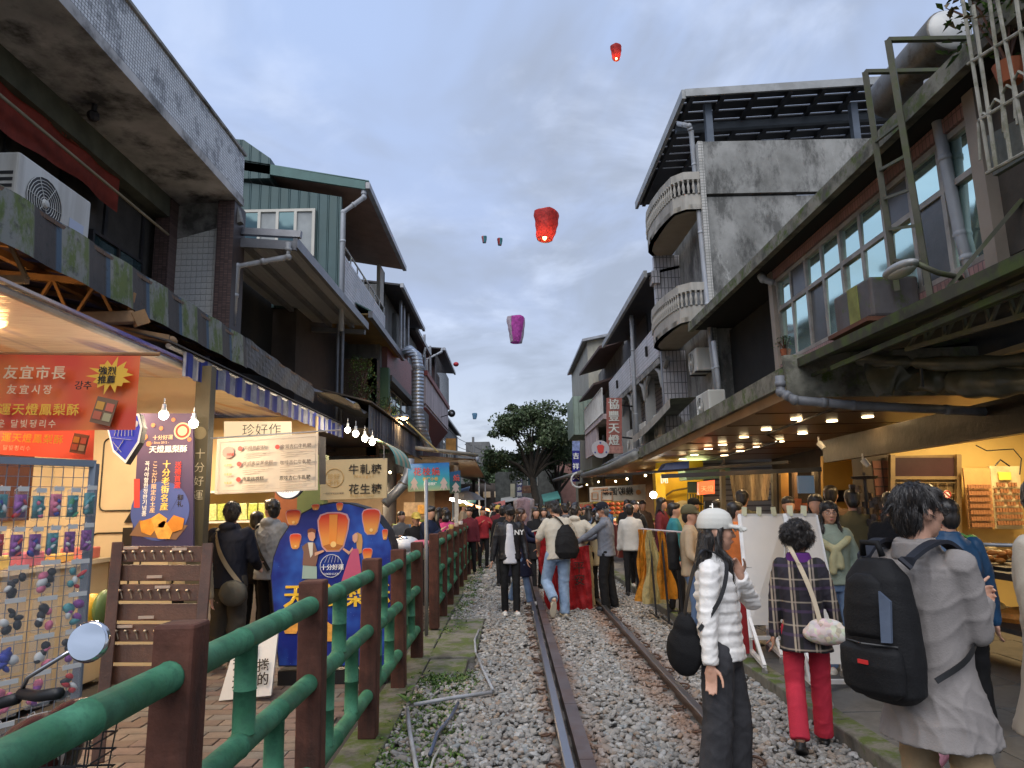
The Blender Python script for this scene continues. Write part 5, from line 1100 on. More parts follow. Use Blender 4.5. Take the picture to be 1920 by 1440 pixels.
# ---- left stalls: counters with lights
def stall(y0, y1, X0, X1, lb, wallc, e, z=2.6, goods=6):
 s=thing('market_stall', lb, 'stall', (X0, (y0+y1)/2, 0));sg=1 if X1>X0 else -1
 m=MB();a, b=min(X1, X1+sg*.1), max(X1, X1+sg*.1);m.box(a, b, y0, y1, 0, z);a, b=sorted((X0+sg*.3, X1));m.box(a, b, y1-.08, y1, 0, z);part('wall', m, mk('stall_wall_%d'%int(y0*10), wallc, .7, var=.25, scale=2), s)
 m=MB();a, b=sorted((X0, X0+sg*.8));m.box(a, b, y0+.2, y1-.2, 0.0, .92);part('counter', m, mk('stall_counter_%d'%(int(y0)%3), ((.30, .26, .22), (.14, .09, .06), (.25, .05, .04))[int(y0)%3], .6, var=.2), s)
 for k in range(goods):
  m=MB();yy=y0+.4+(y1-y0-.8)*(k+.5)/goods;xx=X0+sg*.4
  if k%2:m.ell((xx, yy, .98), (.18, .14, .10), 10, 6)
  else :m.box(xx-.16, xx+.16, yy-.12, yy+.12, .92, 1.04+.05*(k%3))
  part('goods', m, mk('stall_goods_%d'%(k%5), ((.55, .25, .05), (.45, .05, .04), (.20, .28, .06), (.60, .50, .30), (.05, .12, .25))[k%5], .5, var=.4, scale=12), s)
 for k in range(3):
  yy=y0+(y1-y0)*(k+.5)/3;m=MB();xx=X1-sg*.06;h=rnd.uniform(.25, .45);zz=rnd.uniform(1.5, 1.9)
  m.box(xx-.02, xx+.02, yy-.35, yy+.3, zz, zz+h);part('menu_board', m, mk('menu_%d'%rnd.randrange(4), ((.62, .50, .25), (.50, .08, .05), (.55, .55, .5), (.10, .25, .22))[k%4 if k<4 else 0], .5, var=.45, scale=15), s)
 m=MB()
 for k in range(2):
  yy=y0+(y1-y0)*(k+.5)/2;m.ell((X0+sg*.5, yy, z-.12), .032, 10, 6)
 part('stall_bulb', m, warm_glow, s);lamp('stall_light', (X0+sg*.7, (y0+y1)/2, z-.3), e*(1.4 if sg<0 else 1), SOFT, .5, 'AREA', (0, 0, 0))
 return s
stall(12.9, 16.6, -2.7, -4.4, 'snack stall under the dark striped awning, cluttered with papers', (.28, .20, .12), 40)
stall(17.0, 21.4, -2.6, -4.2, 'food stall with red counter beyond the snack poster', (.30, .18, .08), 45)
stall(21.8, 27, -2.6, -4.2, 'far left stall under the cream rolled awning', (.20, .15, .10), 50)
stall(27.5, 35, -2.6, -4.2, 'distant left stall with warm bulbs near the second fence end', (.25, .14, .08), 60)
stall(36, 48, -2.4, -4.2, 'most distant left stall before the bend', (.22, .12, .10), 60)
lampm=flat('tube_light', (1, .95, .85), emit=(1, .92, .8), es=10)
for (u, v, w, Y, lb) in ((860, 940, 14, 22, 'bright white tube light in the far left stalls'), (905, 953, 30, 30, 'long orange red lit strip on the left near the bend')):
 m=MB();m.beam(PY(u-w, v-w*.3, Y), PY(u+w, v+w*.3, Y+3), .08);solo('tube_lamp', m, lampm if u==860 else flat('red_strip_glow', (1, .3, .1), emit=(1, .35, .15), es=4), lb, 'lamp', loc=PY(u, v, Y))
t=thing('parasol', 'small grey parasol by the white framed post on the left', 'parasol', PY(875, 925, 26));m=MB();m.lathe([(.02, .35), (.35, .25), (.7, 0)], PY(875, 938, 26), (0, 0, 1), 10);part('canopy', m, mk('grey_parasol', (.2, .2, .21), .7), t);m=MB();m.tube([PY(875, 938, 26), PY(875, 1000, 26)], .025, 6);part('pole', m, steel, t)
m=MB();m.box(-1.75, -1.62, 22, 22.12, 0, 2.9);m.box(-3, -1.62, 22, 22.08, 2.85, 2.95);solo('white_post_frame', m, white_metal, 'white metal post frame by the far left canopy', 'frame')
drk=[mk('drink_%d'%k, c, .3, var=.2) for k, c in enumerate(((.60, .42, .10), (.55, .40, .30), (.50, .45, .42)))]
for k, (u, v) in enumerate(((846, 1004), (856, 1000), (864, 996))):
 c=PX(u, v, -1.08);c.z=1.13;t=thing('drink_cup', ['yellow drink cup standing on the fence, nearest of three', 'middle drink cup on the fence', 'farthest pale drink cup on the fence'][k], 'drink', c);m=MB();m.lathe([(.035, 0), (.048, .13)], c, (0, 0, 1), 14);part('cup', m, drk[k], t, smooth=True)
 m=MB();m.ell(c+V((0, 0, .13)), (.05, .05, .035), 12, 6);m.tube([c+V((0, 0, .14)), c+V((.02, 0, .25))], .005, 5);part('lid', m, clear, t)
 # ================================================================ RIGHT 1: house with the long window band
B=thing('windowed_house', 'near right house with a long band of teal glass windows above the shops', 'building', (4.5, 7, 0))
pinkt=tiles('pink_tiles', (.30, .17, .16), (.12, .08, .08), .055, .15, 'x', .35, .12, dirt=(.12, .08, .07), da=.5, ms=.006)
m=MB();m.box(3.86, 4.3, 5.25, 9.6, 4.705, 4.835);m.box(3.86, 4.3, 5.25, 9.6, 3.30, 3.455);part('pink_band', m, pinkt, B)
m=MB();m.box(3.80, 4.3, 5.1, 5.24, 3.2, 4.83);part('pillar', m, mk('tan_pillar', (.26, .22, .18), .6, var=.1), B);m=MB();m.box(3.84, 4.3, 9.61, 9.75, 3.2, 4.83);part('pillar', m, mk('tan_pillar', (.26, .22, .18), .6, var=.1), B)
m=MB();m.box(4.4, 9, 1, 9.75, 2.8, 5.1);part('wall', m, mk('dark_building_core', (.05, .05, .045), .9), B)
old_alu=mk('tarnished_window_frame', (.36, .34, .31), .5, .3, var=.2, dirt=(.12, .10, .08), da=.5)
tealp=[glass_teal, glass_teal, mk('dark_screen_glass', (.09, .095, .10), .2), glass_teal, glass_teal]
window_yz(B, 3.92, 5.26, 9.60, 3.46, 4.70, 9, -1, old_alu, tealp, 4.22, .055, tilt=1.3)
m=MB();m.box(3.60, 9, 1.0, 13.1, 4.85, 4.93);part('eave_soffit', m, shade_black, B);m=MB();m.box(3.54, 3.63, 1.0, 13.12, 4.82, 4.99)  # soffit coloured near black for the shade under the eave
mossy_eave=mk('mossy_eave_concrete', (.19, .185, .15), .9, var=.3, dirt=(.05, .05, .04), da=.8, ds=4, bump=.6, bscale=22, moss=.75)
part('eave_slab', m, mossy_eave, B)
m=MB();m.box(4.3, 9, 9.8, 13.0, 2.8, 4.8);part('shade_block', m, mk('recess_shade', (.02, .02, .02), .9), B)  # solid box whose black colour stands for the recessed balcony's shade
pipe_run([(3.72, 9.7, 4.82), (3.75, 9.68, 4.74), (3.98, 9.6, 4.6), (3.98, 9.6, 3.25)], .05, pvc, 'pale drain pipe with an elbow left of the window band')
pipe_run([PX(1745, 150, 3.85), PX(1745, 160, 3.85), PX(1800, 440, 3.9), PX(1826, 530, 3.9)], .05, pvc, 'thick grey pipe crossing the near end of the window band')
plant(PX(1470, 655, 3.9), .12, 60, 'small potted plant on the window ledge', None, .2, .06, leaf_l=.05)
t=thing('roof_ladder', 'mossy steel ladder hooked over the eave in front of the windows', 'ladder', (3.4, 6, 3))
lm=mk('mossy_painted_steel', (.10, .10, .075), .6, .2, var=.3, dirt=(.09, .11, .04), da=.8, ds=5)
for (a, b, c) in (((1622, 135), (1683, 545), (1735, 130)), ((1665, 75), (1745, 560), (1755, 72))):
 m=MB();p0, p1=PX(*a, 3.35), PX(*b, 3.6);m.beam(p0, p1, .05, .035);p2=PX(c[0], c[1], 4.1);m.beam(p0, p0+V((.75, 0, 0)), .04, .035);m.beam(p0+V((.75, 0, 0)), p0+V((.75, 0, -.35)), .04, .035);part('rail', m, lm, t)
for s in (.32, .45, .58, .72, .86):
 m=MB();a, b=PX(1622, 135, 3.35).lerp(PX(1683, 545, 3.6), s), PX(1665, 75, 3.35).lerp(PX(1745, 560, 3.6), s);m.beam(a, b, .025);part('rung', m, lm, t)
t=thing('water_tank', 'long stained steel water tank lying on the near right roof', 'water tank', (4.5, 6.5, 5.2))
m=MB();a, b=PX(1779, 58, 4.5), PX(1662, 188, 4.5);d=(b-a).normalized();m.tube([a-d*.02, a+d*.0, b, b+d*.1], [.22, .235, .235, .15], 24);part('tank_body', m, mk('stained_steel_tank', (.15, .14, .12), .45, .5, var=.3, scale=5, dirt=(.06, .04, .02), da=.8, ds=5), t, smooth=True)
m=MB();m.ell(a, (.225, .08, .225), 20, 12, (-d).to_track_quat('Y', 'Z').to_matrix());part('tank_end', m, mk('dull_white_steel', (.5, .5, .48), .5, .2), t, smooth=True)
t=thing('window_air_conditioner', 'old mossy box air conditioner on a bracket before the windows', 'air conditioner', PX(1650, 610, 3.6))
c=PX(1640, 575, 3.62);oldm=mk('rusted_grey_casing', (.10, .095, .10), .7, .1, var=.3, dirt=(.08, .06, .05), da=.8, ds=6, streak=True, moss=.4)
m=MB();m.box(c.x-.22, c.x+.25, c.y-.35, c.y+.38, c.z-.19, c.z+.2);part('casing', m, oldm, t, bevel=.03)
m=MB();m.box(c.x-.235, c.x-.215, c.y-.13, c.y+.05, c.z-.17, c.z+.18);part('mossy_panel', m, mk('moss_yellow_panel', (.20, .21, .06), .8, var=.4), t)
m=MB();m.box(c.x-.3, c.x+.3, c.y-.4, c.y+.4, c.z-.24, c.z-.2);m.beam((c.x-.25, c.y+.4, c.z-.22), (c.x+.4, c.y+.45, c.z-.4), .03);part('bracket', m, mk('rusty_bracket', (.12, .05, .03), .8, .2, var=.3), t)
t=thing('street_lamp', 'unlit flat street lamp head in front of the right windows', 'street lamp', PX(1690, 505, 3.0));c=PX(1688, 505, 3.0)
m=MB();m.ell(c, (.09, .20, .05), 18, 10);part('lamp_head', m, mk('lamp_grey', (.30, .31, .31), .4, .2, var=.1), t, smooth=True)
m=MB();m.ell(c-V((0, .01, .02)), (.075, .16, .045), 16, 8);part('lens', m, mk('old_lens', (.42, .42, .40), .3), t, smooth=True)
m=MB();m.tube([c+V((.02, -.12, .02)), PX(1760, 512, 3.2), PX(1800, 520, 3.5), PX(1825, 560, 3.8)], .022, 8);part('arm', m, lm, t, smooth=True)
m=MB();m.beam(PX(1760, 560, 3.3), PX(1915, 375, 3.9), .05, .03);solo('steel_flat_bar', m, lm, 'weathered flat bar slanting up over the lamp arm', 'bar')
t=thing('lean_to_frame', 'rusty truss and mossy roof edge hanging over the right shops', 'roof frame', (3.2, 5, 3))
mossd=mk('dark_moss_sheet', (.05, .05, .035), .85, .1, var=.4, dirt=(.06, .09, .02), da=.9, ds=6, bump=.5, bscale=15)
m=MB();a, b=PX(1480, 690, 2.75), PX(1960, 470, 2.75);m.slab([a, b, b+V((1.2, 0, .25)), a+V((1.2, 0, .25))], (0, 0, .03));part('roof_sheet', m, mossd, t)
m=MB();m.beam(a, b, .06, .08);m.beam(a+V((.1, 0, -.12)), b+V((.1, 0, -.12)), .03, .03);m.beam(PX(1560, 690, 2.8), PX(1960, 520, 2.8), .025, .04);part('edge_beam', m, mossd, t)
m=MB();a, b=PX(1700, 655, 3.0), PX(1960, 580, 3.0);c, d=PX(1720, 610, 3.0), PX(1960, 500, 3.0);m.beam(a, b, .03);m.beam(c, d, .03)
for k in range(6):m.beam(a.lerp(b, k/6), c.lerp(d, (k+.5)/6), .018);m.beam(c.lerp(d, (k+.5)/6), a.lerp(b, (k+1)/6), .018)
part('truss', m, lm, t)
olive=mk('olive_tarpaulin', (.085, .08, .05), .35, var=.35, bump=.7, bscale=9, dirt=(.04, .04, .03), da=.6)
t=thing('rolled_tarpaulin', 'rolled olive tarpaulin tied with rope under the right roof edge', 'tarpaulin', PY(1720, 700, 5.3))
def roll(p, q, r, n=40):
 m=MB();pts=[];rr=[]
 for k in range(n+1):s=k/n;pts.append(p.lerp(q, s)+V((0, 0, -.05*math.sin(s*math.pi))));rr.append(r*(1+.10*math.sin(s*31)+.08*math.sin(s*13+1))*(.45 if abs(s-.3)<.012 else 1))
 m.tube(pts, rr, 14);return m
part('roll', roll(PY(1610, 672, 5.9), PY(1990, 668, 4.8), .055), olive, t, smooth=True);part('roll', roll(PY(1700, 705, 5.8), PY(1990, 708, 4.8), .11), olive, t, smooth=True)
m=MB();p=[PY(1620, 682, 5.8), PY(1735, 700, 5.5), PY(1725, 725, 5.5), PY(1645, 745, 5.7)];m.grid(lambda a, b:p[0].lerp(p[1], a).lerp(p[3].lerp(p[2], a), b)+V((0, .05*math.sin(a*9+b*3), .02*math.sin(a*14))), 14, 8);part('loose_flap', m, olive, t, smooth=True)
m=MB();m.tube([PY(1727, 690, 5.3), PY(1730, 725, 5.35)], .012, 6);part('rope', m, cable_mat, t)
t=thing('caged_balcony', 'rusty caged balcony with plants at the top right corner', 'balcony', PX(1900, 300, 3.6))
cg=mk('flaking_white_bars', (.34, .33, .28), .7, .1, var=.3, dirt=(.14, .14, .08), da=.7, ds=8)
m=MB()
def PB(u, v):return PX(u, v, 3.3)
for (a, b) in (((1805, 0), (1856, 320)), ((1825, 10), (1868, 315)), ((1850, 325), (1960, 265)), ((1815, 120), (1960, 30)), ((1836, 225), (1960, 150)), ((1870, 0), (1925, 280)), ((1800, -40), (1960, -90)), ((1850, -40), (1895, 300)), ((1900, -40), (1945, 280))):m.tube([PB(*a), PB(*b)], .013, 6)
for k in range(6):
 u, v=1838+k*22, 230-k*26;m.tube([PB(u, v+70), PB(u-4, v), PB(u+6, v-18), PB(u+18, v-12), PB(u+26, v+55)], .010, 6)
part('bars', m, cg, t)
m=MB();m.tube([PX(1818, 0, 3.36), PX(1872, 315, 3.36)], .012, 6);m.slab([PX(1862, 330, 3.4), PX(1990, 255, 3.4), PX(1990, 180, 3.4), PX(1850, 255, 3.4)], (.04, 0, 0));part('panel', m, mk('grey_green_panel', (.15, .16, .14), .7, var=.3, dirt=(.06, .06, .05), da=.7), t)
m=MB();m.box(3.9, 4.1, 1.5, 5.12, 3.4, 7.0);part('wall', m, mk('old_brick_wall', (.07, .06, .05), .9, var=.3, bump=.6, bscale=12), t)
plant(PX(1890, 120, 3.6), .45, 260, 'trailing plant inside the caged balcony', [leafm[0], leafm[2], mk('dry_leaf', (.13, .10, .05), .7)], .8, .1, leaf_l=.09)
plant(PX(1900, 0, 3.6), .35, 120, 'leafy pot plant above the caged balcony', None, .4, None, leaf_l=.08)
# ================================================================ long canopy with downlights
C=thing('shop_canopy', 'long canopy with wooden ceiling and downlights over the right shops', 'canopy', (3.5, 10, 2.5))
wceil=NG('brown_boarded_ceiling');n=wceil.noise(2, 5, wceil.mapping((1, .35, 1)));wceil.L.new(wceil.mix((.13, .075, .035), (.20, .12, .06), wceil.rng(n, .3, .7)), wceil.b.inputs['Base Color']);wceil.b.inputs['Roughness'].default_value=.33;wceil=wceil.m
ne, fe=6.45, 13.7;zn, zf=2.52, 2.36
m=MB();m.slab([(2.64, ne, zn), (2.64, fe, zf), (5.2, fe, zf), (5.2, ne-.05, zn)], (0, 0, .03));part('ceiling', m, wceil, C)
m=MB();m.slab([(2.62, ne-.03, zn+.10), (2.62, fe, zf+.09), (2.62, fe, zf+.26), (2.62, ne-.03, zn+.28)], (-.06, 0, 0));m.slab([(2.6, ne-.02, zn-.0), (5.4, ne-.1, zn-.03), (5.4, ne-.1, zn+.46), (2.6, ne-.02, zn+.40)], (0, -.06, 0));part('mossy_fascia', m, mossy_eave, C)
m=MB();m.slab([(2.63, ne, zn-.0), (2.63, fe, zf-.0), (2.63, fe, zf+.10), (2.63, ne, zn+.11)], (.03, 0, 0));part('timber_fascia', m, mk('tan_timber', (.30, .19, .10), .6, var=.2), C)
m=MB();m.slab([(2.6, ne-.03, zn+.26), (2.6, fe, zf+.24), (4.4, fe, zf+.5), (4.4, ne-.03, zn+.5)], (0, 0, .04));part('roof_sheet', m, mossd, C)
dl=flat('downlight_glow', (1, .8, .5), emit=(1, .76, .42), es=6)
for y in (7.4, 8.4, 9.4, 10.4, 11.4, 12.4):m=MB();zz=zn+(zf-zn)*(y-ne)/(fe-ne)-.003;m.box(2.66, 5.1, y, y+.02, zz-.004, zz+.006);part('panel_joint', m, wood_dark, C)
m=MB();m.tube([(3.3, 6.6, 2.49), (3.35, 9, 2.42), (3.9, 10, 2.40), (3.8, 13.4, 2.34)], .012, 6);part('ceiling_cable', m, cable_mat, C)
k=0
for (u, v) in ((1627, 782), (1560, 790), (1493, 786), (1437, 806), (1395, 820), (1355, 834), (1328, 842), (1302, 853), (1280, 861), (1388, 846), (1358, 854), (1462, 828), (1420, 838), (1505, 813)):
 zz=zn-.02;p=PZ(u, v, zz);zz=zn+(zf-zn)*(p.y-ne)/(fe-ne)-.004;p=PZ(u, v, zz);m=MB();m.lathe([(.062, 0), (.062, .01)], p-V((0, 0, .004)), (0, 0, 1), 18);part('downlight', m, dl, C)
 if k%2==0:lamp('downlight_lamp', p-V((0, 0, .012)), 5, (1, .68, .34), .11, 'AREA', (0, 0, 0))
 k+=1
pipe_run([PY(1462, 705, 6.3), PY(1464, 735, 6.3), PY(1490, 750, 6.2), PY(1600, 760, 6.2), PY(1960, 777, 6.0)], .042, mk('dull_dark_pipe', (.17, .18, .20), .5, var=.2, dirt=(.06, .06, .05), da=.6), 'grey gutter pipe along the near edge of the right canopy')
for (u, v, Y, lb) in ((1535, 830, 8.2, 'left hand small spotlight under the right canopy'), (1618, 862, 7.6, 'white spotlight near the lintel of the right shop')):
 t=thing('spotlight', lb, 'spotlight', PY(u, v, Y));c=PY(u, v, Y);m=MB();m.tube([c, c+V((0, 0, .07))], .008, 6);m.lathe([(.035, 0), (.03, .09)], c, (.4, -.4, -.8), 12);part('lamp_body', m, white_metal, t)
RS=thing('craft_shop', 'yellow lit craft shop at far right behind the man in the grey coat', 'shop', (5, 7, 0))
m=MB();m.slab([(4.2, 5.2, 2.08), (4.2, 9.3, 2.05), (4.2, 9.3, 2.34), (4.2, 5.2, 2.40)], (.1, 0, 0));part('lintel', m, mk('greasy_metal_lintel', (.035, .028, .02), .3, .6, var=.4, dirt=(.04, .03, .02), da=.7, bump=.4, bscale=8), RS)
yel=mk('warm_yellow_wall', (.62, .46, .17), .6, var=.06, bump=.03)
m=MB();m.box(5.0, 9.0, 9.25, 9.4, 0, 2.9);m.box(7.5, 7.6, 3.5, 9.25, 0, 2.9);part('wall', m, yel, RS)
m=MB();m.box(4.2, 7.6, 3.5, 9.3, 2.75, 2.8);part('ceiling', m, mk('shop_ceiling', (.35, .28, .16), .7), RS)
def RP(u, v, Y=9.0):return PY(u, v, Y)
m=MB();m.slab([RP(1672, 1250, 9.1), RP(1802, 1250, 9.1), RP(1802, 852, 9.1), RP(1672, 855, 9.1)], (0, .1, 0));part('cabinet', m, mk('brassy_steel_door', (.30, .22, .12), .3, .5, var=.2, scale=6), RS)
m=MB();m.slab([RP(1676, 893, 9.07), RP(1790, 893, 9.07), RP(1790, 858, 9.07), RP(1676, 858, 9.07)], (0, .02, 0));part('dark_transom', m, mk('maroon_transom', (.05, .025, .03), .3), RS)
m=MB()
for k in range(6):m.beam(RP(1690+k*17, 905, 9.05), RP(1690+k*17, 1100, 9.05), .012)
for v in (905, 925, 950, 1000, 1050):m.beam(RP(1680, v, 9.05), RP(1790, v, 9.05), .012)
for u in (1672, 1796):m.beam(RP(u, 853, 9.04), RP(u, 1250, 9.04), .06)
m.beam(RP(1672, 896, 9.04), RP(1800, 896, 9.04), .04);part('door_lattice', m, mk('brass_lattice', (.36, .27, .15), .35, .6), RS)
t=thing('no_smoking_sign', 'small round red prohibition sign on the brassy door', 'sign', RP(1775, 927, 8.98));c=RP(1775, 927, 8.98);m=MB();m.lathe([(.052, 0), (.052, .006)], c, (0, -1, 0), 20);part('disc', m, wht_ink, t)
m=MB();m.tube([c+V((.045*math.cos(a), -.012, .045*math.sin(a))) for a in [i*math.pi/10 for i in range(21)]], .006, 5);m.beam(c+V((-.03, -.012, .03)), c+V((.03, -.012, -.03)), .009);part('red_ring', m, red_ink, t)
m=MB();m.slab([RP(1766, 975, 8.98), RP(1783, 975, 8.98), RP(1780, 943, 8.98), RP(1763, 943, 8.98)], (0, .01, 0));solo('red_notice', m, red_ink, 'small red notice behind the head of the man in the grey coat', 'notice', loc=RP(1775, 975, 8.98))
cn=thing('tiled_column', 'brown tiled column between the craft shop doors', 'column', (4.7, 9.2, 0))
m=MB();a, b=RP(1618, 900, 9.15), RP(1672, 900, 9.15);m.box(a.x, b.x, 9.13, 9.4, 0, 2.4);part('shaft', m, mk('dark_shop_column', (.07, .05, .035), .5, var=.3), cn)
tb_=mk('rose_brown_tile', (.20, .08, .05), .3, var=.25)
tbm=MB();tbm.box(-.055, .055, -.01, 0, -.05, .05);t0=None
for i in range(2):
 for j in range(10):
  p=V((a.x+.19+i*.125, 9.128, 2.0-j*.115))-root_off(cn)
  if t0 is None:t0=part('tile', tbm, tb_, cn, local=True);t0.location=p
  else :inst(t0, cn, p)
pegs=thing('goods_board', 'tan board of rows of small wooden charms, left of two', 'display board', RP(1840, 990, 8.9));pegs2=thing('goods_board', 'cream board of rows of small wooden charms, right of two', 'display board', RP(1890, 990, 8.9))
for (p_, u0, u1, v0, v1, mt) in ((pegs, 1806, 1857, 878, 992, mk('tan_pegboard', (.52, .30, .12), .6)), (pegs2, 1855, 1912, 874, 992, mk('cream_pegboard', (.60, .52, .32), .6))):
 sk=.10*0;m=MB();m.slab([RP(u0+12, v1, 8.9), RP(u1+8, v1, 8.9), RP(u1, v0, 8.9), RP(u0, v0, 8.9)], (0, .03, 0));part('board', m, mt, p_)
 ch=mk('small_charm', (.28, .13, .06), .6, var=.3);cm=MB();cm.box(-.014, .014, -.02, 0, -.028, .022);c0_=None
 for j in range(7):
  v=v0+34+j*12
  m=MB();s_=(v-v0)/(v1-v0);m.beam(RP(u0+4+12*s_, v+4, 8.87), RP(u1-2+8*s_, v+4, 8.87), .018, .012);part('card_strip', m, flat('pale_card', (.62, .5, .36)), p_)
  for i in range(9):
   if p_==pegs2 and (i*3+j*5)%4==0 and j<4:continue
   q=RP(u0+6+12*s_+i*(u1-u0-10)/8.6, v, 8.86)-root_off(p_)
   if c0_ is None:c0_=part('charm', cm, ch, p_, local=True);c0_.location=q
   else :inst(c0_, p_, q)
m=MB();m.slab([RP(1874, 900, 8.86), RP(1897, 900, 8.86), RP(1895, 885, 8.86), RP(1871, 885, 8.86)], (0, .01, 0));nb_=part('yellow_note', m, flat('note_yellow', (.75, .62, .1)), pegs2)
m=MB();m.tube([PY(1830, 835, 8.8), PY(1850, 845, 8.8), PY(1900, 842, 8.8), PY(1915, 860, 8.8), PY(1912, 890, 8.8)], .008, 6);m.tube([PY(1866, 873, 8.8), PY(1876, 862, 8.8), PY(1893, 874, 8.8)], .01, 6);solo('wall_cable', m, cable_mat, 'black cable looping across the yellow wall over the charm boards', 'cable')
lamp('shop_light', (5.9, 8.0, 2.6), 45, (1, .70, .34), .8, 'AREA', (0, 0, 0));lamp('shop_light', (5.6, 5.6, 2.6), 12, (1, .72, .4), .6, 'AREA', (0, 0, 0))
ct=thing('food_counter', 'dark metal food counter with trays of snacks at far right', 'counter', (4.3, 6.4, 0))
m=MB();m.box(4.1, 4.9, 5.3, 8.2, .88, .94);m.box(4.1, 4.9, 5.3, 8.2, .45, .49);part('shelf', m, steel_dark, ct)
for y in (5.35, 6.7, 8.1):m=MB();m.box(4.1, 4.16, y, y+.05, 0, .9);m.box(4.84, 4.9, y, y+.05, 0, .9);part('leg', m, steel_dark, ct)
for k, (y, c_) in enumerate(((5.7, (.60, .30, .06)), (6.3, (.50, .20, .04)), (6.9, (.62, .48, .22)), (7.5, (.55, .28, .08)))):
 bk=thing('snack_tray', ['nearest tray of orange snacks on the dark counter', 'second tray with brown snacks on the dark counter', 'third tray with pale snacks on the dark counter', 'farthest tray of orange snacks on the dark counter'][k], 'tray', (4.45, y, .94), 'trays of snacks on the dark counter')
 m=MB();m.box(4.2, 4.75, y-.24, y+.24, .94, .97);part('tray', m, black, bk);m=MB()
 for q in range(26):m.ell((4.47+rnd.uniform(-.22, .22), y+rnd.uniform(-.19, .19), .99+rnd.random()*.09), (.05, .04, .025), 7, 5)
 part('snacks', m, mk('snack_%d'%k, c_, .5, var=.3, scale=15), bk, smooth=True)['kind']='stuff'
 m=MB();m.ell((4.47, y, .53), (.24, .2, .08), 10, 6);part('snack_bag', m, mk('snack_b%d'%k, c_, .4, var=.4, scale=12), bk)
m=MB();m.tube([PY(1768, 1019, 5.0), PY(1960, 1024, 4.6)], .014, 10);solo('metal_rail', m, steel, 'horizontal silver rail in front of the craft shop, behind the coat man', 'rail', smooth=True)
t=thing('frog_toy', 'green frog toy with a lime tag hanging from the silver rail', 'toy', PY(1820, 1010, 4.9));c=PY(1822, 1012, 4.85);frog=mk('frog_green', (.10, .28, .06), .4, var=.2)
m=MB();m.ell(c, (.045, .03, .035), 12, 8);m.ell(c+V((.01, -.01, -.05)), (.03, .025, .05), 10, 8);m.tube([c, c+V((-.07, 0, .04))], .01, 6);m.tube([c, c+V((.05, 0, -.08))], .01, 6);m.tube([c+V((0, 0, -.03)), c+V((-.04, 0, -.09))], .01, 6);part('frog_body', m, frog, t, smooth=True)
m=MB();m.obox(c+V((-.05, -.02, -.06)), (.09, .01, .04));part('lime_tag', m, flat('lime_plastic', (.25, .75, .05)), t, bevel=.004)
SS=thing('lantern_shop', 'dark shop with ochre door and woven blind in the middle of the right canopy', 'shop', (5, 11.5, 0))
m=MB();m.box(5.35, 5.5, 9.4, 14.2, 0, 2.6);part('wall', m, mk('dark_shop_wall', (.045, .033, .025), .8, var=.4, scale=1.5), SS)
m=MB();m.slab([PY(1547, 1100, 9.9), PY(1602, 1100, 9.9), PY(1598, 852, 9.9), PY(1543, 855, 9.9)], (0, .08, 0));part('ochre_panel', m, mk('ochre_panel', (.55, .30, .05), .6, var=.08, emit=(1, .55, .1), es=.0), SS)
m=MB();m.slab([PY(1545, 942, 9.85), PY(1600, 940, 9.85), PY(1600, 918, 9.85), PY(1545, 920, 9.85)], (0, .04, 0));m.slab([PY(1550, 1000, 9.85), PY(1590, 1000, 9.85), PY(1590, 957, 9.85), PY(1550, 957, 9.85)], (0, .04, 0));part('dark_niche', m, shade_black, SS)
bl_=ribs('woven_blind', (.13, .10, .07), .05, 0, .8, 0, .02, dirt=(.25, .2, .13), da=.7, ds=9)
m=MB();p=[PY(1368, 888, 11.5), PY(1446, 888, 11.3), PY(1440, 938, 11.3), PY(1375, 940, 11.5)];m.grid(lambda a, b:p[0].lerp(p[1], a).lerp(p[3].lerp(p[2], a), b)+V((0, .03*math.sin(a*22), 0)), 30, 6);part('woven_blind', m, bl_, SS)
for (u, w, c_) in ((1358, 8, (.16, .13, .08)), (1455, 7, (.06, .06, .055)), (1470, 14, (.30, .18, .05)), (1495, 6, (.12, .08, .05)), (1608, 9, (.02, .02, .02)), (1533, 7, (.015, .015, .015))):
 m=MB();m.slab([PY(u, 1150, 10.8), PY(u+w, 1150, 10.8), PY(u+w-6, 880, 10.8), PY(u-6, 880, 10.8)], (0, .1, 0));part('post', m, mk('shop_post_%d'%u, c_, .6, var=.2), SS)
m=MB();m.slab([PY(1498, 925, 10.6), PY(1528, 925, 10.6), PY(1526, 892, 10.6), PY(1496, 892, 10.6)], (0, .05, 0));part('screen', m, flat('blue_grey_screen', (.04, .07, .10), .3, emit=(.2, .4, .6), es=.12), SS)
m=MB();m.slab([PY(1505, 958, 10.5), PY(1530, 958, 10.5), PY(1529, 943, 10.5), PY(1505, 943, 10.5)], (0, .2, 0));m.slab([PY(1487, 955, 10.5), PY(1503, 955, 10.5), PY(1503, 935, 10.5), PY(1487, 935, 10.5)], (0, .2, 0));part('stacked_boxes', m, mk('salmon_boxes', (.40, .16, .10), .6, var=.3, scale=8), SS)
m=MB();m.beam(PY(1240, 893, 10.2), PY(1540, 880, 9.6), .06);m.beam(PY(1120, 893, 14), PY(1480, 866, 9.6), .04);m.tube([PY(1357, 856, 10), PY(1357, 868, 10)], .01, 6);m.tube([PY(1357+4*math.cos(a), 872+4*math.sin(a), 10) for a in [i*.7 for i in range(10)]], .006, 5);part('beam', m, steel_dark, SS)
lamp('shop_light', (4.6, 10.8, 2.2), 22, (1, .6, .25), .4, 'AREA', (0, 0, 0))
t=thing('character_sign', 'black sign with stacked white characters above the crowd', 'sign', PY(1337, 975, 11));m=MB();m.slab([PY(1324, 977, 11), PY(1353, 977, 11), PY(1351, 940, 11), PY(1322, 940, 11)], (0, .05, 0));part('board', m, black, t)
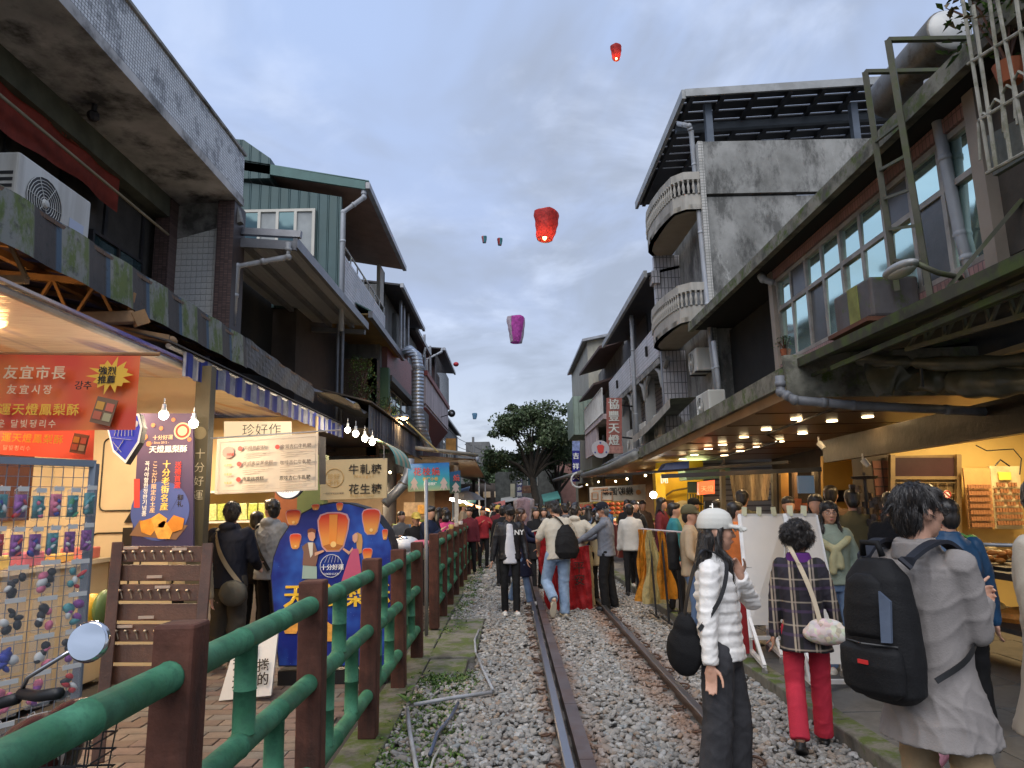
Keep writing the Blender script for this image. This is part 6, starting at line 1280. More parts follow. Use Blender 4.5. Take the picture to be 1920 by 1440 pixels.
for i, ch in enumerate('十分寮'):text(ch, PY(1330+i*4, 954+i*10, 10.97), X_, Z_, 12*11/1300, flat('lit_white_letters', (.8, .8, .8), emit=(1, 1, 1), es=.8), t, .05)
t=thing('stationery_rack', 'rotating black rack of dark trinkets beside the tiled column', 'rack', PY(1632, 1060, 7.6));m=MB();c=PY(1632, 1000, 7.6);m.tube([V((c.x, c.y, .02)), V((c.x, c.y, 1.85))], .02, 8);m.lathe([(.12, 0), (.14, .03), (.02, .04)], (c.x, c.y, 1.78), (0, 0, 1), 16);part('pole', m, steel_dark, t)
m=MB()
for k in range(60):a=rnd.uniform(0, 6.28);m.obox(V((c.x+.14*math.cos(a), c.y+.14*math.sin(a), rnd.uniform(.6, 1.7))), (.05, .05, .07), Matrix.Rotation(a, 3, 'Z'))
o=part('trinkets', m, [mk('dark_trinket', (.06, .045, .04), .35, .3, var=.8, scale=25)], t);o['kind']='stuff'
YS=thing('yellow_shop', 'bright yellow shop front with arched recess in the middle right', 'shop', (4, 16, 0))
bry=mk('bright_yellow_paint', (.66, .40, .02), .5, var=.06, bump=.05)
m=MB();m.slab([PY(1232, 1090, 15), PY(1320, 1090, 15), PY(1318, 862, 15), PY(1230, 868, 15)], (0, .1, 0));part('wall', m, bry, YS)
m=MB();m.slab([PY(1236, 1000, 14.5), PY(1250, 1000, 14.5), PY(1247, 875, 14.5), PY(1228, 880, 14.5)], (0, .3, 0));part('pillar', m, bry, YS)
m=MB();m.slab([PY(1245, 965, 14.9), PY(1264, 965, 14.9), PY(1264, 938, 14.9), PY(1245, 938, 14.9)], (0, .05, 0));part('menu_panel', m, mk('dark_menu', (.08, .05, .03), .5, var=.6, scale=12), YS)
m=MB();m.tube([PY(1241+0, 985, 14.88), PY(1241, 950, 14.88), PY(1247, 930, 14.88), PY(1262, 920, 14.88), PY(1290, 915, 14.88)], .02, 6);part('arch_line', m, mk('dark_arch', (.12, .08, .02), .6), YS)
m=MB();pcirc(m, 1282, 965, 22, 14.88, 24, 26);part('pale_disc', m, flat('pale_yellow_disc', (.7, .55, .3)), YS)
m=MB();m.slab([PY(1288, 900, 13.9), PY(1372, 895, 13.9), PY(1368, 872, 13.9), PY(1284, 880, 13.9)], (0, .6, 0));part('green_soffit', m, mk('mint_green', (.25, .42, .30), .5), YS)
m=MB();m.slab([PY(1290, 965, 14.2), PY(1316, 965, 14.2), PY(1316, 903, 14.2), PY(1290, 903, 14.2)], (0, .05, 0));part('dark_green_wall', m, mk('dark_green_wall', (.07, .10, .07), .6), YS)
m=MB()
for k in range(6):m.beam(PY(1292+k*5, 965, 14.1), PY(1292+k*5, 925, 14.1), .025)
for v in (925, 945, 963):m.beam(PY(1290, v, 14.1), PY(1340, v, 14.1), .025)
part('yellow_lattice', m, bry, YS)
lamp('shop_light', (3.7, 14.2, 2.3), 22, (1, .75, .4), .6, 'AREA', (0, 0, 0))
text('開', PY(1238, 905, 14.45), X_, Z_, .18, wht_ink, YS, .02)
t=thing('lightbox', 'glowing red rectangular lightbox sign under the canopy', 'sign', PY(1325, 918, 12.5));m=MB();m.slab([PY(1310, 928, 12.5), PY(1340, 925, 12.5), PY(1340, 900, 12.5), PY(1310, 904, 12.5)], (0, .1, 0));part('box', m, flat('lit_red', (.8, .08, .03), emit=(1, .12, .04), es=.9), t)
text('天燈', PY(1314, 921, 12.47), X_, Z_, .12, cream_ink, t, .02)
m=MB();m.slab([PY(1238, 885, 13), PY(1292, 878, 13), PY(1292, 864, 13), PY(1250, 868, 13)], (0, .4, 0));solo('blue_tarpaulin', m, mk('bright_blue_tarp', (.03, .10, .45), .5, bump=.5, bscale=6), 'bright blue tarpaulin piece under the far end of the canopy', 'tarpaulin')
m=MB();c=PY(1225, 928, 14);m.ell(c, (.07, .05, .07), 12, 8);solo('spot_lamp', m, white_glow, 'bright white spot lamp beside the yellow shop', 'lamp', loc=c)
lamp('spot_light', c-V((0, .2, 0)), 8, (1, .95, .85), .06)
t=thing('menu_banner', 'off-white banner with mirrored black lettering hung over the right pavement', 'banner', PY(1158, 940, 16.5));m=MB();p=[PY(1105, 914, 16.5), PY(1210, 908, 16.5), PY(1211, 937, 16.5), PY(1106, 941, 16.5)]
m.grid(lambda a, b:p[0].lerp(p[1], a).lerp(p[3].lerp(p[2], a), b)+V((0, .02*math.sin(a*12), 0)), 16, 3);part('sheet', m, mk('offwhite_banner', (.52, .46, .36), .6, var=.06), t)
bx_=PY(1188, 926, 16.47);text('幾盼圓就', bx_, V((-1, 0, 0)), Z_, .20, blk_ink, t, .02, th=-.0);text('幾盼圓就', PY(1151, 926, 16.45), X_, Z_, .01, blk_ink, t, .01)
m=MB();
for (a, b, c_, d) in ((1110, 1121, 924, 936), (1128, 1148, 922, 938)):m.tube([PY(a, c_, 16.45), PY(b, c_, 16.45), PY(b, d, 16.45), PY(a, d, 16.45), PY(a, c_, 16.45)], .02, 4)
m.slab([PY(1112, 919, 16.45), PY(1140, 917, 16.45), PY(1140, 914, 16.45), PY(1112, 916, 16.45)], (0, .005, 0));part('orange_print', m, flat('orange_brown_print', (.40, .20, .10)), t)
m=MB();pcirc(m, 1197, 923, 5, 16.44, 8);part('printed_cup', m, flat('orange_print2', (.5, .2, .05)), t)
# ================================================================ RIGHT 2: concrete house with curved balconies
K=thing('concrete_tower_house', 'tall grey concrete house with curved balustrade balconies', 'building', (5, 14, 0))
m=MB();m.box(4.03, 9, 13.0, 13.15, 2.8, 7.55);m.box(4.03, 9, 12.95, 13.1, 7.6, 8.72);m.box(4.1, 9, 13.15, 18.2, 2.8, 7.5);part('end_wall', m, concrete_wall, K)
m=MB();m.box(3.93, 4.03, 12.93, 13.1, 4.0, 8.72);part('tiled_edge', m, tiles('edge_tiles', (.42, .41, .38), (.15, .15, .14), .1, .06, 'y', .5, .08, dirt=(.2, .2, .18)), K)
wt=tiles('white_strip_tiles', (.44, .43, .45), (.12, .12, .13), .085, .25, 'y', .35, .06, dirt=(.2, .19, .19), da=.4, ms=.01)
m=MB();m.box(3.55, 4.6, 15.6, 15.75, 2.8, 5.0);m.box(3.50, 4.6, 15.6, 15.75, 5.3, 7.3);m.box(3.42, 3.6, 15.5, 15.8, 6.6, 6.9);part('tiled_wall', m, wt, K)
path=[(4.0, 12.98), (3.62, 13.0), (3.42, 13.2), (3.32, 13.7), (3.26, 14.3), (3.26, 14.9), (3.34, 15.4), (3.55, 15.75), (3.95, 15.9)]
def along(n):
 P_=[V((a, b, 0)) for a, b in path];seg=[(P_[i+1]-P_[i]).length for i in range(len(P_)-1)];tot=sum(seg);o_=[]
 for k in range(n):
  d=tot*k/(n-1);i=0
  while i<len(seg)-1 and d>seg[i]:d-=seg[i];i+=1
  o_.append(P_[i].lerp(P_[i+1], min(1, d/seg[i])))
 return o_
bal=mk('balcony_render', (.36, .34, .30), .75, var=.12, dirt=(.16, .15, .13), da=.6, streak=True)
def wall_strip(z0, z1, th, off=0):
 P_=along(40);m=MB();n=len(P_);cen=V((4.0, 14.4, 0))
 for p in P_:
  d=(p-cen).normalized();
  for q, z in ((p+d*off, z0), (p+d*off, z1), (p+d*(off-th), z1), (p+d*(off-th), z0)):m.v.append((q.x, q.y, z))
 for i in range(n-1):
  for k in range(4):m.f.append([i*4+k, i*4+(k+1)%4, (i+1)*4+(k+1)%4, (i+1)*4+k]);m.mi.append(0)
 m.f+=[[3, 2, 1, 0], [(n-1)*4+k for k in range(4)]];m.mi+=[0, 0];return m
bal_src=None
for zb, zs in ((7.30, 7.62), (5.02, 5.32)):
 br_p=part('balcony', wall_strip(zb, zs, .12), bal, K);part('rail_cap', wall_strip(zs+.30, zs+.46, .16, .03), bal, K)
 m=MB();m.prism([(p.x, p.y, zb+.1) for p in along(24)], (0, 0, -.1));part('balcony_slab', m, mk('balcony_soffit', (.30, .27, .22), .8, var=.1), K)
 for p in along(38)[1:-1]:
  if bal_src is None:
   m=MB();m.lathe([(.028, 0), (.028, .03), (.016, .05), (.034, .12), (.032, .16), (.015, .23), (.017, .26), (.028, .28), (.028, .31)], (0, 0, 0), (0, 0, 1), 8);bal_src=part('baluster', m, bal, K, local=True, smooth=True);bal_src.location=V((p.x, p.y, zs))-K.location
  else :inst(bal_src, K, V((p.x, p.y, zs))-K.location)
rt=thing('steel_roof', 'open slatted steel roof on top of the concrete house', 'roof', (5, 15, 9.7))
roofm=mk('roof_edge_sheet', (.30, .31, .31), .5, .2, var=.12, dirt=(.16, .16, .15), da=.5)
darkp=mk('dark_purlin', (.03, .032, .038), .6, .2, var=.2)
m=MB();m.slab([(3.75, 12.95, 9.70), (9, 12.95, 9.95), (9, 12.95, 10.12), (3.75, 12.95, 9.86)], (0, -.05, 0));m.box(3.68, 3.76, 12.92, 18.3, 9.66, 9.86);part('edge_trim', m, roofm, rt)
k=0;y=13.0
while y<18.2:
 m=MB();m.slab([(3.75, y, 9.80), (3.75, y+.30, 9.80), (9, y+.30, 10.05), (9, y, 10.05)], (0, 0, .03));part('roof_strip', m, darkp, rt);y+=.36 if y<16 else .305
for x in (3.9, 4.55, 5.25, 5.95, 6.65, 7.35, 8.1):m=MB();m.beam((x, 13.0, 9.72+(x-3.8)*.048), (x, 18.2, 9.72+(x-3.8)*.048), .09, .08);part('purlin', m, darkp, rt)
m=MB();m.beam((3.8, 14.0, 9.6), (9, 14.0, 9.85), .12, .16);part('cross_beam', m, mk('blue_grey_beam', (.10, .12, .15), .5, .3), rt)
for (x, y) in ((4.3, 13.3), (7.4, 13.4), (4.2, 17.8)):m=MB();m.box(x-.07, x+.07, y-.07, y+.07, 8.4, 9.75);part('post', m, mk('blue_grey_beam', (.10, .12, .15), .5, .3), rt)
pipe_run([PX(1272, 232, 3.72), PX(1292, 236, 3.85), PX(1296, 248, 3.9), PX(1333, 640, 3.9), PX(1345, 745, 3.9)], .05, pvc, 'long pale downpipe on the corner of the concrete house')
pipe_run([PX(1338, 640, 3.75), PX(1350, 740, 3.75)], .045, pvc, 'lower grey pipe beside the downpipe above the canopy')
# ================================================================ RIGHT 3..: narrow tiled houses
H=thing('white_tiled_house', 'white tiled house with sloping line of balconies and arches on the right', 'building', (4.6, 19, 0))
m=MB();m.box(4.3, 8, 15.9, 24.0, 0, 6.6);part('wall', m, tiles('speckled_tiles', (.36, .35, .38), (.14, .13, .15), .12, .12, 'x', .5, .15, ms=.02), H)
wb=tiles('white_band_tiles', (.46, .45, .47), (.2, .2, .2), .6, .09, 'x', .4, .06, dirt=(.22, .21, .2), da=.5, ms=.008)
for (y0, y1) in ((15.9, 19.6), (19.75, 24.0)):
 m=MB();m.box(3.55, 3.66, y0, y1, 4.92, 5.72);part('balcony_parapet', m, wb, H);m=MB();m.box(3.55, 4.3, y0, y1, 4.76, 4.90);part('balcony_slab', m, concrete, H)
m=MB();m.box(3.5, 3.58, 17.1, 17.2, 5.2, 5.45);m.box(3.5, 3.56, 19.0, 19.1, 5.2, 5.45);m.box(3.5, 3.56, 22, 22.1, 5.2, 5.45);part('vent_slot', m, shade_black, H)
for y in (15.9, 18.0, 20.0, 22.0, 23.9):m=MB();m.box(3.6, 3.85, y-.09, y+.09, 2.7, 4.78);m.tube([(3.62, y, 4.2), (3.62, y+.25, 4.6), (3.62, y+.6, 4.76)], .06, 6);m.tube([(3.62, y, 4.2), (3.62, y-.25, 4.6), (3.62, y-.6, 4.76)], .06, 6);part('arch_pillar', m, mk('pale_grey_pillar', (.27, .27, .26), .7, var=.1, dirt=(.13, .13, .12), da=.6, streak=True), H)
m=MB();m.box(4.1, 4.15, 19.7, 24, 5.7, 7.0);m.box(3.65, 3.75, 19.5, 19.7, 5.7, 6.9);part('screen', m, ribs('dark_slat_screen', (.07, .07, .075), .2, 1, .6, 0, .03), H)
m=MB();m.slab([(3.30, 15.6, 6.80), (3.28, 23.0, 6.82), (6, 23.0, 7.4), (6, 15.6, 7.4)], (0, 0, .07));part('roof', m, steel_dark, H);m=MB();m.box(3.24, 3.32, 15.55, 23.05, 6.76, 6.92);part('gutter', m, roofm, H)
m=MB();m.grid(lambda a, b:V((3.3+.55*b, 14.0+a*4.5, 3.65-.35*math.sin(a*1.4)+b*.02)), 16, 3);m.grid(lambda a, b:V((3.3, 14.0+a*4.5, 3.65-.35*math.sin(a*1.4)-.18*b)), 16, 2);part('curved_ledge', m, bal, H)
pipe_run([(3.52, 18.9, 6.75), (3.52, 18.9, 6.5), (3.5, 18.9, 5.0), (3.5, 18.9, 2.9)], .055, pvc, 'pale downpipe between the two tiled balconies')
ac_unit((4.05, 16.4, 4.35), .75, .32, .55, 'x', -1, 'old air conditioner on the white tiled end wall of the concrete house')
ac_unit(PX(1315, 702, 3.95), .6, .32, .5, 'x', -1, 'small window air conditioner on the strip tiled wall')
ac_unit((3.6, 12.2, 2.92), .8, .3, .55, 'x', -1, 'white air conditioner on the canopy roof beside the dark recess')
for k, (y, z) in enumerate(((16.6, 2.95), (18.6, 2.95), (20.6, 2.95), (17.4, 5.0))):
 ac_unit((3.75 if k<3 else 4.1, y, z), .85, .35, .72, 'x', -1, ['nearest white air conditioner in the row over the far canopy', 'second air conditioner in the row over the far canopy', 'third air conditioner in the row over the far canopy', 'air conditioner inside the arch of the tiled house'][k])
m=MB()
for k in range(5):m.tube([(3.3+.06*k, 14.5, 2.85+.05*k), (3.25+.05*k, 19+k, 2.8+.05*k), (3.2, 22+k, 2.8)], .018, 5)
solo('cable_bundle', m, pvc, 'bundle of grey conduits running down the far canopy roof', 'conduit')
H=thing('brown_balcony_house', 'dark house with brown soffits behind the tall vertical sign', 'building', (4.3, 27, 0))
m=MB();m.box(4.2, 8, 24.2, 31.5, 0, 7.4);part('wall', m, greyw, H)
m=MB();m.slab([(3.3, 24.2, 7.0), (3.1, 29.5, 7.0), (5, 29.5, 7.5), (5, 24.2, 7.5)], (0, 0, .1));m.slab([(3.2, 25.5, 5.9), (3.1, 30, 5.9), (4.5, 30, 6.3), (4.5, 25.5, 6.3)], (0, 0, .08));part('roof', m, mk('brown_roof', (.08, .05, .045), .7), H)
m=MB()
for k in range(22):m.tube([(3.35, 24.4+k*.28, 4.7), (3.35, 24.4+k*.28, 5.6)], .022, 4)
for z in (4.7, 5.6):m.tube([(3.35, 24.4, z), (3.35, 30.5, z)], .03, 5)
part('white_railing', m, white_metal, H)
m=MB();m.box(3.35, 4.2, 24.4, 30.5, 4.5, 4.68);m.box(3.4, 3.5, 27, 31, 3.5, 4.5);part('balcony', m, pinkw, H)
H=thing('beige_tall_house', 'tall beige corrugated house rising behind on the right', 'building', (4.5, 33, 0))
m=MB();m.box(3.75, 9, 31.6, 40, 0, 9.1);part('wall', m, ribs('beige_corrugated', (.36, .34, .27), .25, 1, .6, .1, .03, dirt=(.2, .19, .16)), H)
m=MB();m.slab([(3.5, 31.3, 8.95), (3.5, 40, 8.95), (9, 40, 10), (9, 31.3, 10)], (0, 0, .12));part('roof', m, steel, H)
window_xz(H, 31.56, 4.2, 5.0, 5.6, 6.4, 2)
H=thing('green_oriel', 'pale green corrugated box projecting high on the far right', 'building annexe', (3.6, 31, 4))
m=MB();a, b=PY(1076, 815, 31), PY(1116, 742, 31);m.box(a.x, b.x+.3, 31, 34, a.z, b.z);part('box', m, ribs('pale_green_corrugated', (.28, .36, .30), .22, 0, .5, .1, .03, dirt=(.15, .18, .13)), H)
def vsign(u0, u1, v0, v1, Y, s, bgm, fgm, lb, h, name='vertical_sign', bold=.03, poles=True, yaw=0):
 t=thing(name, lb, 'sign', PY((u0+u1)/2, v1, Y));m=MB();m.slab([PY(u0, v1, Y), PY(u1, v1, Y), PY(u1, v0, Y), PY(u0, v0, Y)], (.02, .12, 0));part('board', m, bgm, t)
 n=len(s)
 for i, ch in enumerate(s):text(ch, PY((u0+u1)/2-h*.5, v0+(v1-v0)*(i+.5)/n+h*.38, Y-.01), X_, Z_, h*Y/1300, fgm, t, bold)
 return t
vt=vsign(1137, 1166, 746, 836, 19.5, '協豐天燈', mk('faded_red_sign', (.30, .10, .08), .6, var=.3, scale=5), flat('sign_offwhite', (.55, .55, .5)), 'tall faded red sign with four white characters over the right shops', 22)
m=MB();m.slab([PY(1140, 850, 19.5), PY(1168, 850, 19.5), PY(1168, 836, 19.5), PY(1139, 836, 19.5)], (.02, .12, 0));part('faded_panel', m, mk('faded_pink_sign', (.36, .18, .15), .6, var=.4, scale=12), vt)
m=MB();m.beam(PY(1166, 760, 19.5), PY(1185, 762, 19.8), .04);m.beam(PY(1166, 820, 19.5), PY(1185, 822, 19.8), .04);part('bracket', m, steel_dark, vt)
vs2=vsign(1073, 1087, 845, 903, 26, '吉祥天', flat('deep_blue_sign', (.02, .02, .22)), wht_ink, 'narrow deep blue vertical sign with white characters on the right', 13)
m=MB();m.slab([PY(1073, 845, 26), PY(1087, 845, 26), PY(1087, 827, 26), PY(1073, 827, 26)], (.02, .12, 0));part('pale_top', m, mk('pale_blue_print', (.2, .25, .45), .6, var=.5, scale=9), vs2)
t=thing('round_sign', 'round white hanging sign with a red sky lantern emblem', 'sign', PY(1127, 843, 19));c=PY(1126, 842, 19);m=MB();m.lathe([(.24, 0), (.24, .10)], c, (0, 1, 0), 28);part('disc', m, mk('round_sign_white', (.42, .40, .42), .6, var=.1), t)
m=MB();s_=19/1300;m.prism([c+V((a*s_, -.012, b*s_)) for a, b in ((-5, -6), (-7, 5), (-4, 8), (4, 8), (7, 5), (5, -6), (2, -8), (-2, -8))], (0, .008, 0));part('lantern_emblem', m, red_ink, t)
m=MB();
for a in (90, 210, 330):m.ell(c+V((12*s_*math.cos(R(a)), -.01, 12*s_*math.sin(R(a)))), (.025, .008, .025), 8, 4)
part('blue_mark', m, flat('blue_mark', (.05, .07, .25)), t)
t=thing('canopy', 'dark sagging canopy continuing beyond the downlit one on the right', 'canopy', (3, 20, 2.6))
m=MB();m.slab([(2.55, 13.8, 2.52), (2.5, 23.5, 2.55), (4.6, 23.5, 3.0), (4.6, 13.8, 2.98)], (0, 0, .05));m.slab([(2.5, 23.7, 2.6), (2.3, 36, 2.75), (4.6, 36, 3.3), (4.6, 23.7, 3.0)], (0, 0, .06));part('roof_sheet', m, mossd, t)
m=MB();m.tube([(2.5, 13.8, 2.5), (2.45, 17, 2.42), (2.5, 20, 2.46), (2.45, 23.5, 2.48)], .09, 10);m.tube([(2.42, 23.7, 2.6), (2.25, 36, 2.75)], .08, 8);part('rolled_edge', m, mk('grey_rolled_blind', (.16, .16, .15), .6, var=.2), t, smooth=True)
m=MB();m.slab([(2.6, 13.9, 2.42), (2.6, 23.5, 2.42), (4.5, 23.5, 2.5), (4.5, 13.9, 2.5)], (0, 0, .02));part('ceiling', m, mk('amber_ceiling', (.25, .15, .05), .5, var=.3), t)
m=MB();m.tube([PY(1085+14*math.cos(a), 900+14*math.sin(a), 22) for a in [i*.5+1 for i in range(8)]], .03, 6);part('white_hoop', m, white_metal, t)
stall(16.2, 20, 3.2, 4.3, 'right hand snack stall with red round pastries under the hung banner', (.14, .08, .05), 45, 2.4)
stall(20.3, 25, 3.1, 4.3, 'right hand stall with yellowish lit sign strip', (.30, .22, .08), 50, 2.4)
stall(25.5, 34, 3.0, 4.3, 'distant right hand stall under the dark canopy', (.22, .15, .08), 60, 2.5)
m=MB();m.slab([PY(1078, 965, 22), PY(1120, 962, 22), PY(1120, 940, 22), PY(1078, 943, 22)], (0, .1, 0));sg=solo('stall_sign', m, mk('tan_sign', (.36, .26, .12), .6, var=.2), 'tan sign strip with red brown characters behind the elderly man', 'sign', loc=PY(1100, 950, 22));text('天燈名店', PY(1082, 956, 21.95), X_, Z_, .22, red_ink, sg, .02)
t=thing('pastry_rack', 'rack of round red orange pastries lit behind the elderly man', 'display', PY(1150, 970, 18.5));m=MB()
for i in range(5):
 for j in range(3):m.ell(PY(1128+i*10, 945+j*8, 18.4), (.07, .05, .05), 10, 6)
part('pastries', m, mk('red_pastry', (.50, .10, .03), .5, var=.3, scale=9), t, smooth=True)
# ================================================================ END OF THE STREET
H=thing('grey_building', 'grey concrete building with dark windows at the street bend', 'building', (-3, 72, 0));m=MB();m.box(-5.2, -.9, 70, 82, 0, 6.6);m.box(-4.4, -2.0, 70.5, 80, 6.6, 7.9);part('wall', m, greyw, H)
for k in range(3):window_xz(H, 69.95, -4.6+k*1.3, -3.9+k*1.3, 4.4, 5.4, 1);
H=thing('pale_building', 'pale narrow building rising behind the tree at the bend', 'building', (1, 66, 0));m=MB();m.box(.9, 2.4, 62, 68, 0, 5.8);part('wall', m, mk('pale_far_wall', (.34, .33, .32), .8, var=.1), H);window_xz(H, 61.95, 1.2, 1.9, 3.6, 4.6, 1)
H=thing('brick_building', 'low pink brick building right of the tree trunk', 'building', (5, 55, 0));m=MB();m.box(3.6, 8, 50, 60, 0, 6.4);part('wall', m, mk('pink_brick', (.30, .16, .13), .8, var=.2), H);window_xz(H, 49.95, 4.0, 4.8, 4.4, 5.3, 2)
vsign(969, 979, 890, 932, 50, '老街商圈', flat('navy_far_sign', (.05, .05, .18)), wht_ink, 'narrow navy sign on a pale pole at the street bend', 9)
t=thing('sign', 'small pink and cream horizontal sign at the street bend', 'sign', PY(988, 925, 48));m=MB();m.slab([PY(978, 925, 48), PY(998, 924, 48), PY(998, 910, 48), PY(979, 911, 48)], (0, .1, 0));part('board', m, mk('pink_cream_sign', (.50, .28, .22), .6, var=.3, scale=4), t);text('十分', PY(980, 921, 47.9), X_, Z_, .3, cream_ink, t, .02)
m=MB();m.slab([PY(957, 932, 50), PY(965, 932, 50), PY(965, 907, 50), PY(957, 907, 50)], (0, .1, 0));solo('cream_sign', m, mk('cream_far', (.5, .47, .35), .6), 'blank cream vertical sign left of the navy one', 'sign', loc=PY(960, 932, 50))
H=thing('dark_house', 'low dark house filling the gap behind the big tree', 'building', (2, 57, 0));m=MB();m.box(.2, 4.2, 56, 59, 0, 5.2);m.box(-1.2, .2, 57, 59, 0, 4.2);part('wall', m, mk('dark_far_wall', (.07, .075, .07), .9, var=.4), H);window_xz(H, 55.95, 1.4, 2.2, 3.0, 3.9, 2)
cols_=[((.10, .32, .28), 'teal'), ((.20, .30, .45), 'pale blue'), ((.35, .35, .34), 'grey'), ((.45, .12, .08), 'red')]
for k, (u, v, w, Y, ci, lb) in enumerate(((880, 948, 12, 40, 0, 'small teal awning among the far left stalls'), (862, 935, 14, 34, 1, 'small blue tarpaulin over a far left stall'), (1035, 940, 16, 42, 0, 'teal tarpaulin edge at the far right stalls'), (955, 942, 16, 55, 2, 'grey canopy at the far end of the street'), (935, 955, 12, 50, 3, 'red stall canopy at the far end of the street'))):
 p=PY(u, v, Y);q=w*Y/1300;m=MB();m.slab([p+V((-q, 0, -.05)), p+V((q, 0, .15)), p+V((q, 2.5, .6)), p+V((-q, 2.5, .4))], (0, 0, .05));m.box(p.x-q, p.x-q+.06, Y, Y+.06, 0, p.z);m.box(p.x+q-.06, p.x+q, Y, Y+.06, 0, p.z+.1)
 solo('stall_canopy', m, mk('canopy_col_%d'%ci, cols_[ci][0], .6, var=.15), lb, 'canopy', loc=p)
t=thing('shop_row', 'dark row of shop fronts closing the street at the bend', 'building', (0, 62, 0));m=MB();m.box(-6, 3.5, 60.5, 61.5, 0, 3.4);part('wall', m, mk('far_shop_wall', (.12, .10, .09), .8, var=.6, scale=.8), t)
for k in range(8):m=MB();m.box(-4.2+k*.95, -3.6+k*.95, 60.4, 60.5, 2.2, 2.7);part('shop_panel', m, mk('far_panel_%d'%(k%4), ((.5, .35, .15), (.35, .08, .06), (.15, .25, .35), (.45, .42, .36))[k%4], .6, emit=(1, .7, .4), es=.15), t)
# ---- trees 
def tree(loc, H_, Rr, n, lb, seed=1, trunk=.3, mats=None, lobes=12, leafs=.16, zc=.55, grp=None, name='tree'):
 r2=random.Random(seed);t=thing(name, lb, 'tree', loc, grp);x, y, z=loc;tr=MB();L_=[]
 tr.tube([(x, y, z), (x+.1, y, z+H_*.25), (x-.1, y, z+H_*.42)], [trunk, trunk*.8, trunk*.65], 10)
 base=V((x-.1, y, z+H_*.40))
 for k in range(lobes):
  a=6.28*k/lobes+r2.uniform(-.3, .3);e=r2.uniform(.15, 1.35);d=V((math.cos(a)*math.cos(e)*Rr, math.sin(a)*math.cos(e)*Rr, math.sin(e)*H_*(1-zc)*1.05))*r2.uniform(.72, .95)
  c=V((x, y, z+H_*zc))+d;mid=base.lerp(c, .5)+V((r2.uniform(-.3, .3), r2.uniform(-.3, .3), .2));tr.tube([base, mid, c], [trunk*.45, trunk*.25, trunk*.06], 6);L_.append((c, Rr*r2.uniform(.22, .42)))
  for j in range(3):
   c2=c+V((r2.gauss(0, 1), r2.gauss(0, 1), r2.gauss(0, .8)))*Rr*.22;tr.tube([mid.lerp(c, .6), c2], [trunk*.12, trunk*.03], 4);L_.append((c2, Rr*r2.uniform(.12, .26)))
 part('trunk', tr, mk('tree_bark', (.06, .05, .04), .9, var=.3, bump=.6, bscale=10), t)
 nl=n;rs=np.random.default_rng(seed);li=rs.integers(0, len(L_), nl);C_=np.array([L_[i][0] for i in range(len(L_))])[li];R_=np.array([q[1] for q in L_])[li]
 d=rs.normal(size=(nl, 3));d/=np.linalg.norm(d, axis=1)[:, None];rr=rs.random(nl)**.5;p=C_+d*(R_*rr)[:, None]*np.array([1.15, 1.15, .75])
 a=rs.normal(size=(nl, 3));a/=np.linalg.norm(a, axis=1)[:, None];b=np.cross(a, rs.normal(size=(nl, 3)));b/=np.linalg.norm(b, axis=1)[:, None];s=leafs*rs.uniform(.5, 1.2, nl)[:, None]
 vs=np.stack([p-a*s, p+b*s*.5, p+a*s, p-b*s*.5], 1).reshape(-1, 3)-np.array(loc)
 me=bpy.data.meshes.new('crown');me.vertices.add(nl*4);me.vertices.foreach_set('co', vs.astype(np.float32).ravel());me.loops.add(nl*4);me.loops.foreach_set('vertex_index', np.arange(nl*4, dtype=np.int32));me.polygons.add(nl);me.polygons.foreach_set('loop_start', np.arange(0, nl*4, 4, dtype=np.int32))
 mats=mats or tree_m
 for q in mats:me.materials.append(q)
 mi=((li*7+rs.integers(0, 3, nl))%len(mats));me.polygons.foreach_set('material_index', mi.astype(np.int32));me.update();me.validate()
 o=bpy.data.objects.new('crown', me);COL.objects.link(o);o.parent=t;return t
tree_m=[mk('tree_leaf_%s'%'abc'[k], c, .6, var=.25, bump=0) for k, c in enumerate(((.045, .075, .030), (.075, .11, .045), (.115, .145, .075)))]
tree((1.5, 44, 0), 7.8, 2.8, 22000, 'large leafy tree with spreading branches at the bend of the street', 4, .30, None, 22, .115, .44)
tree((3.3, 47, 0), 5.6, 2.0, 9000, 'darker lower tree right of the large leafy one', 9, .25, tree_m[:2], 9, .12, .5)
tree((-1.4, 66, 0), 5.6, 2.6, 7000, 'dark bushy tree behind the stalls left of the big tree', 12, .3, tree_m[:2], 9, .16, .45)
for k, (x, y, h) in enumerate(((7.5, 62, 9.5), (-9, 75, 8), (10, 70, 9))):tree((x, y, 0), h, 3.6, 7000, ['dark tree rising behind the far right houses', 'far tree behind the left houses', 'far tree behind the right houses'][k], 20+k, .3, tree_m[:2], 10, .2, .5)
t=thing('utility_pole', 'utility pole with crossarms at the far end behind the left canopy', 'utility pole', (-3.0, 58, 0));m=MB();m.tube([(-3.0, 58, 0), (-3.0, 58, 7.2)], [.14, .10], 8);m.beam((-3.7, 58, 6.6), (-2.3, 58, 6.6), .1);m.beam((-3.6, 58, 6.0), (-2.4, 58, 6.0), .08);part('pole', m, mk('pole_grey', (.20, .20, .20), .8), t)
m=MB();m.ell((-2.7, 57.8, 5.3), (.18, .18, .3), 10, 6);part('transformer', m, steel, t)
m=MB()
for z in (6.6, 6.0, 5.4):m.tube([(-3.3, 58, z), (-1.5, 64, z-.6), (1, 72, z-.4)], .025, 4);m.tube([(-3.3, 58, z), (-3.6, 50, z-.3), (-4.2, 40, z)], .02, 4)
solo('overhead_cable', m, cable_mat, 'thin overhead cables at the far end of the street', 'cable')
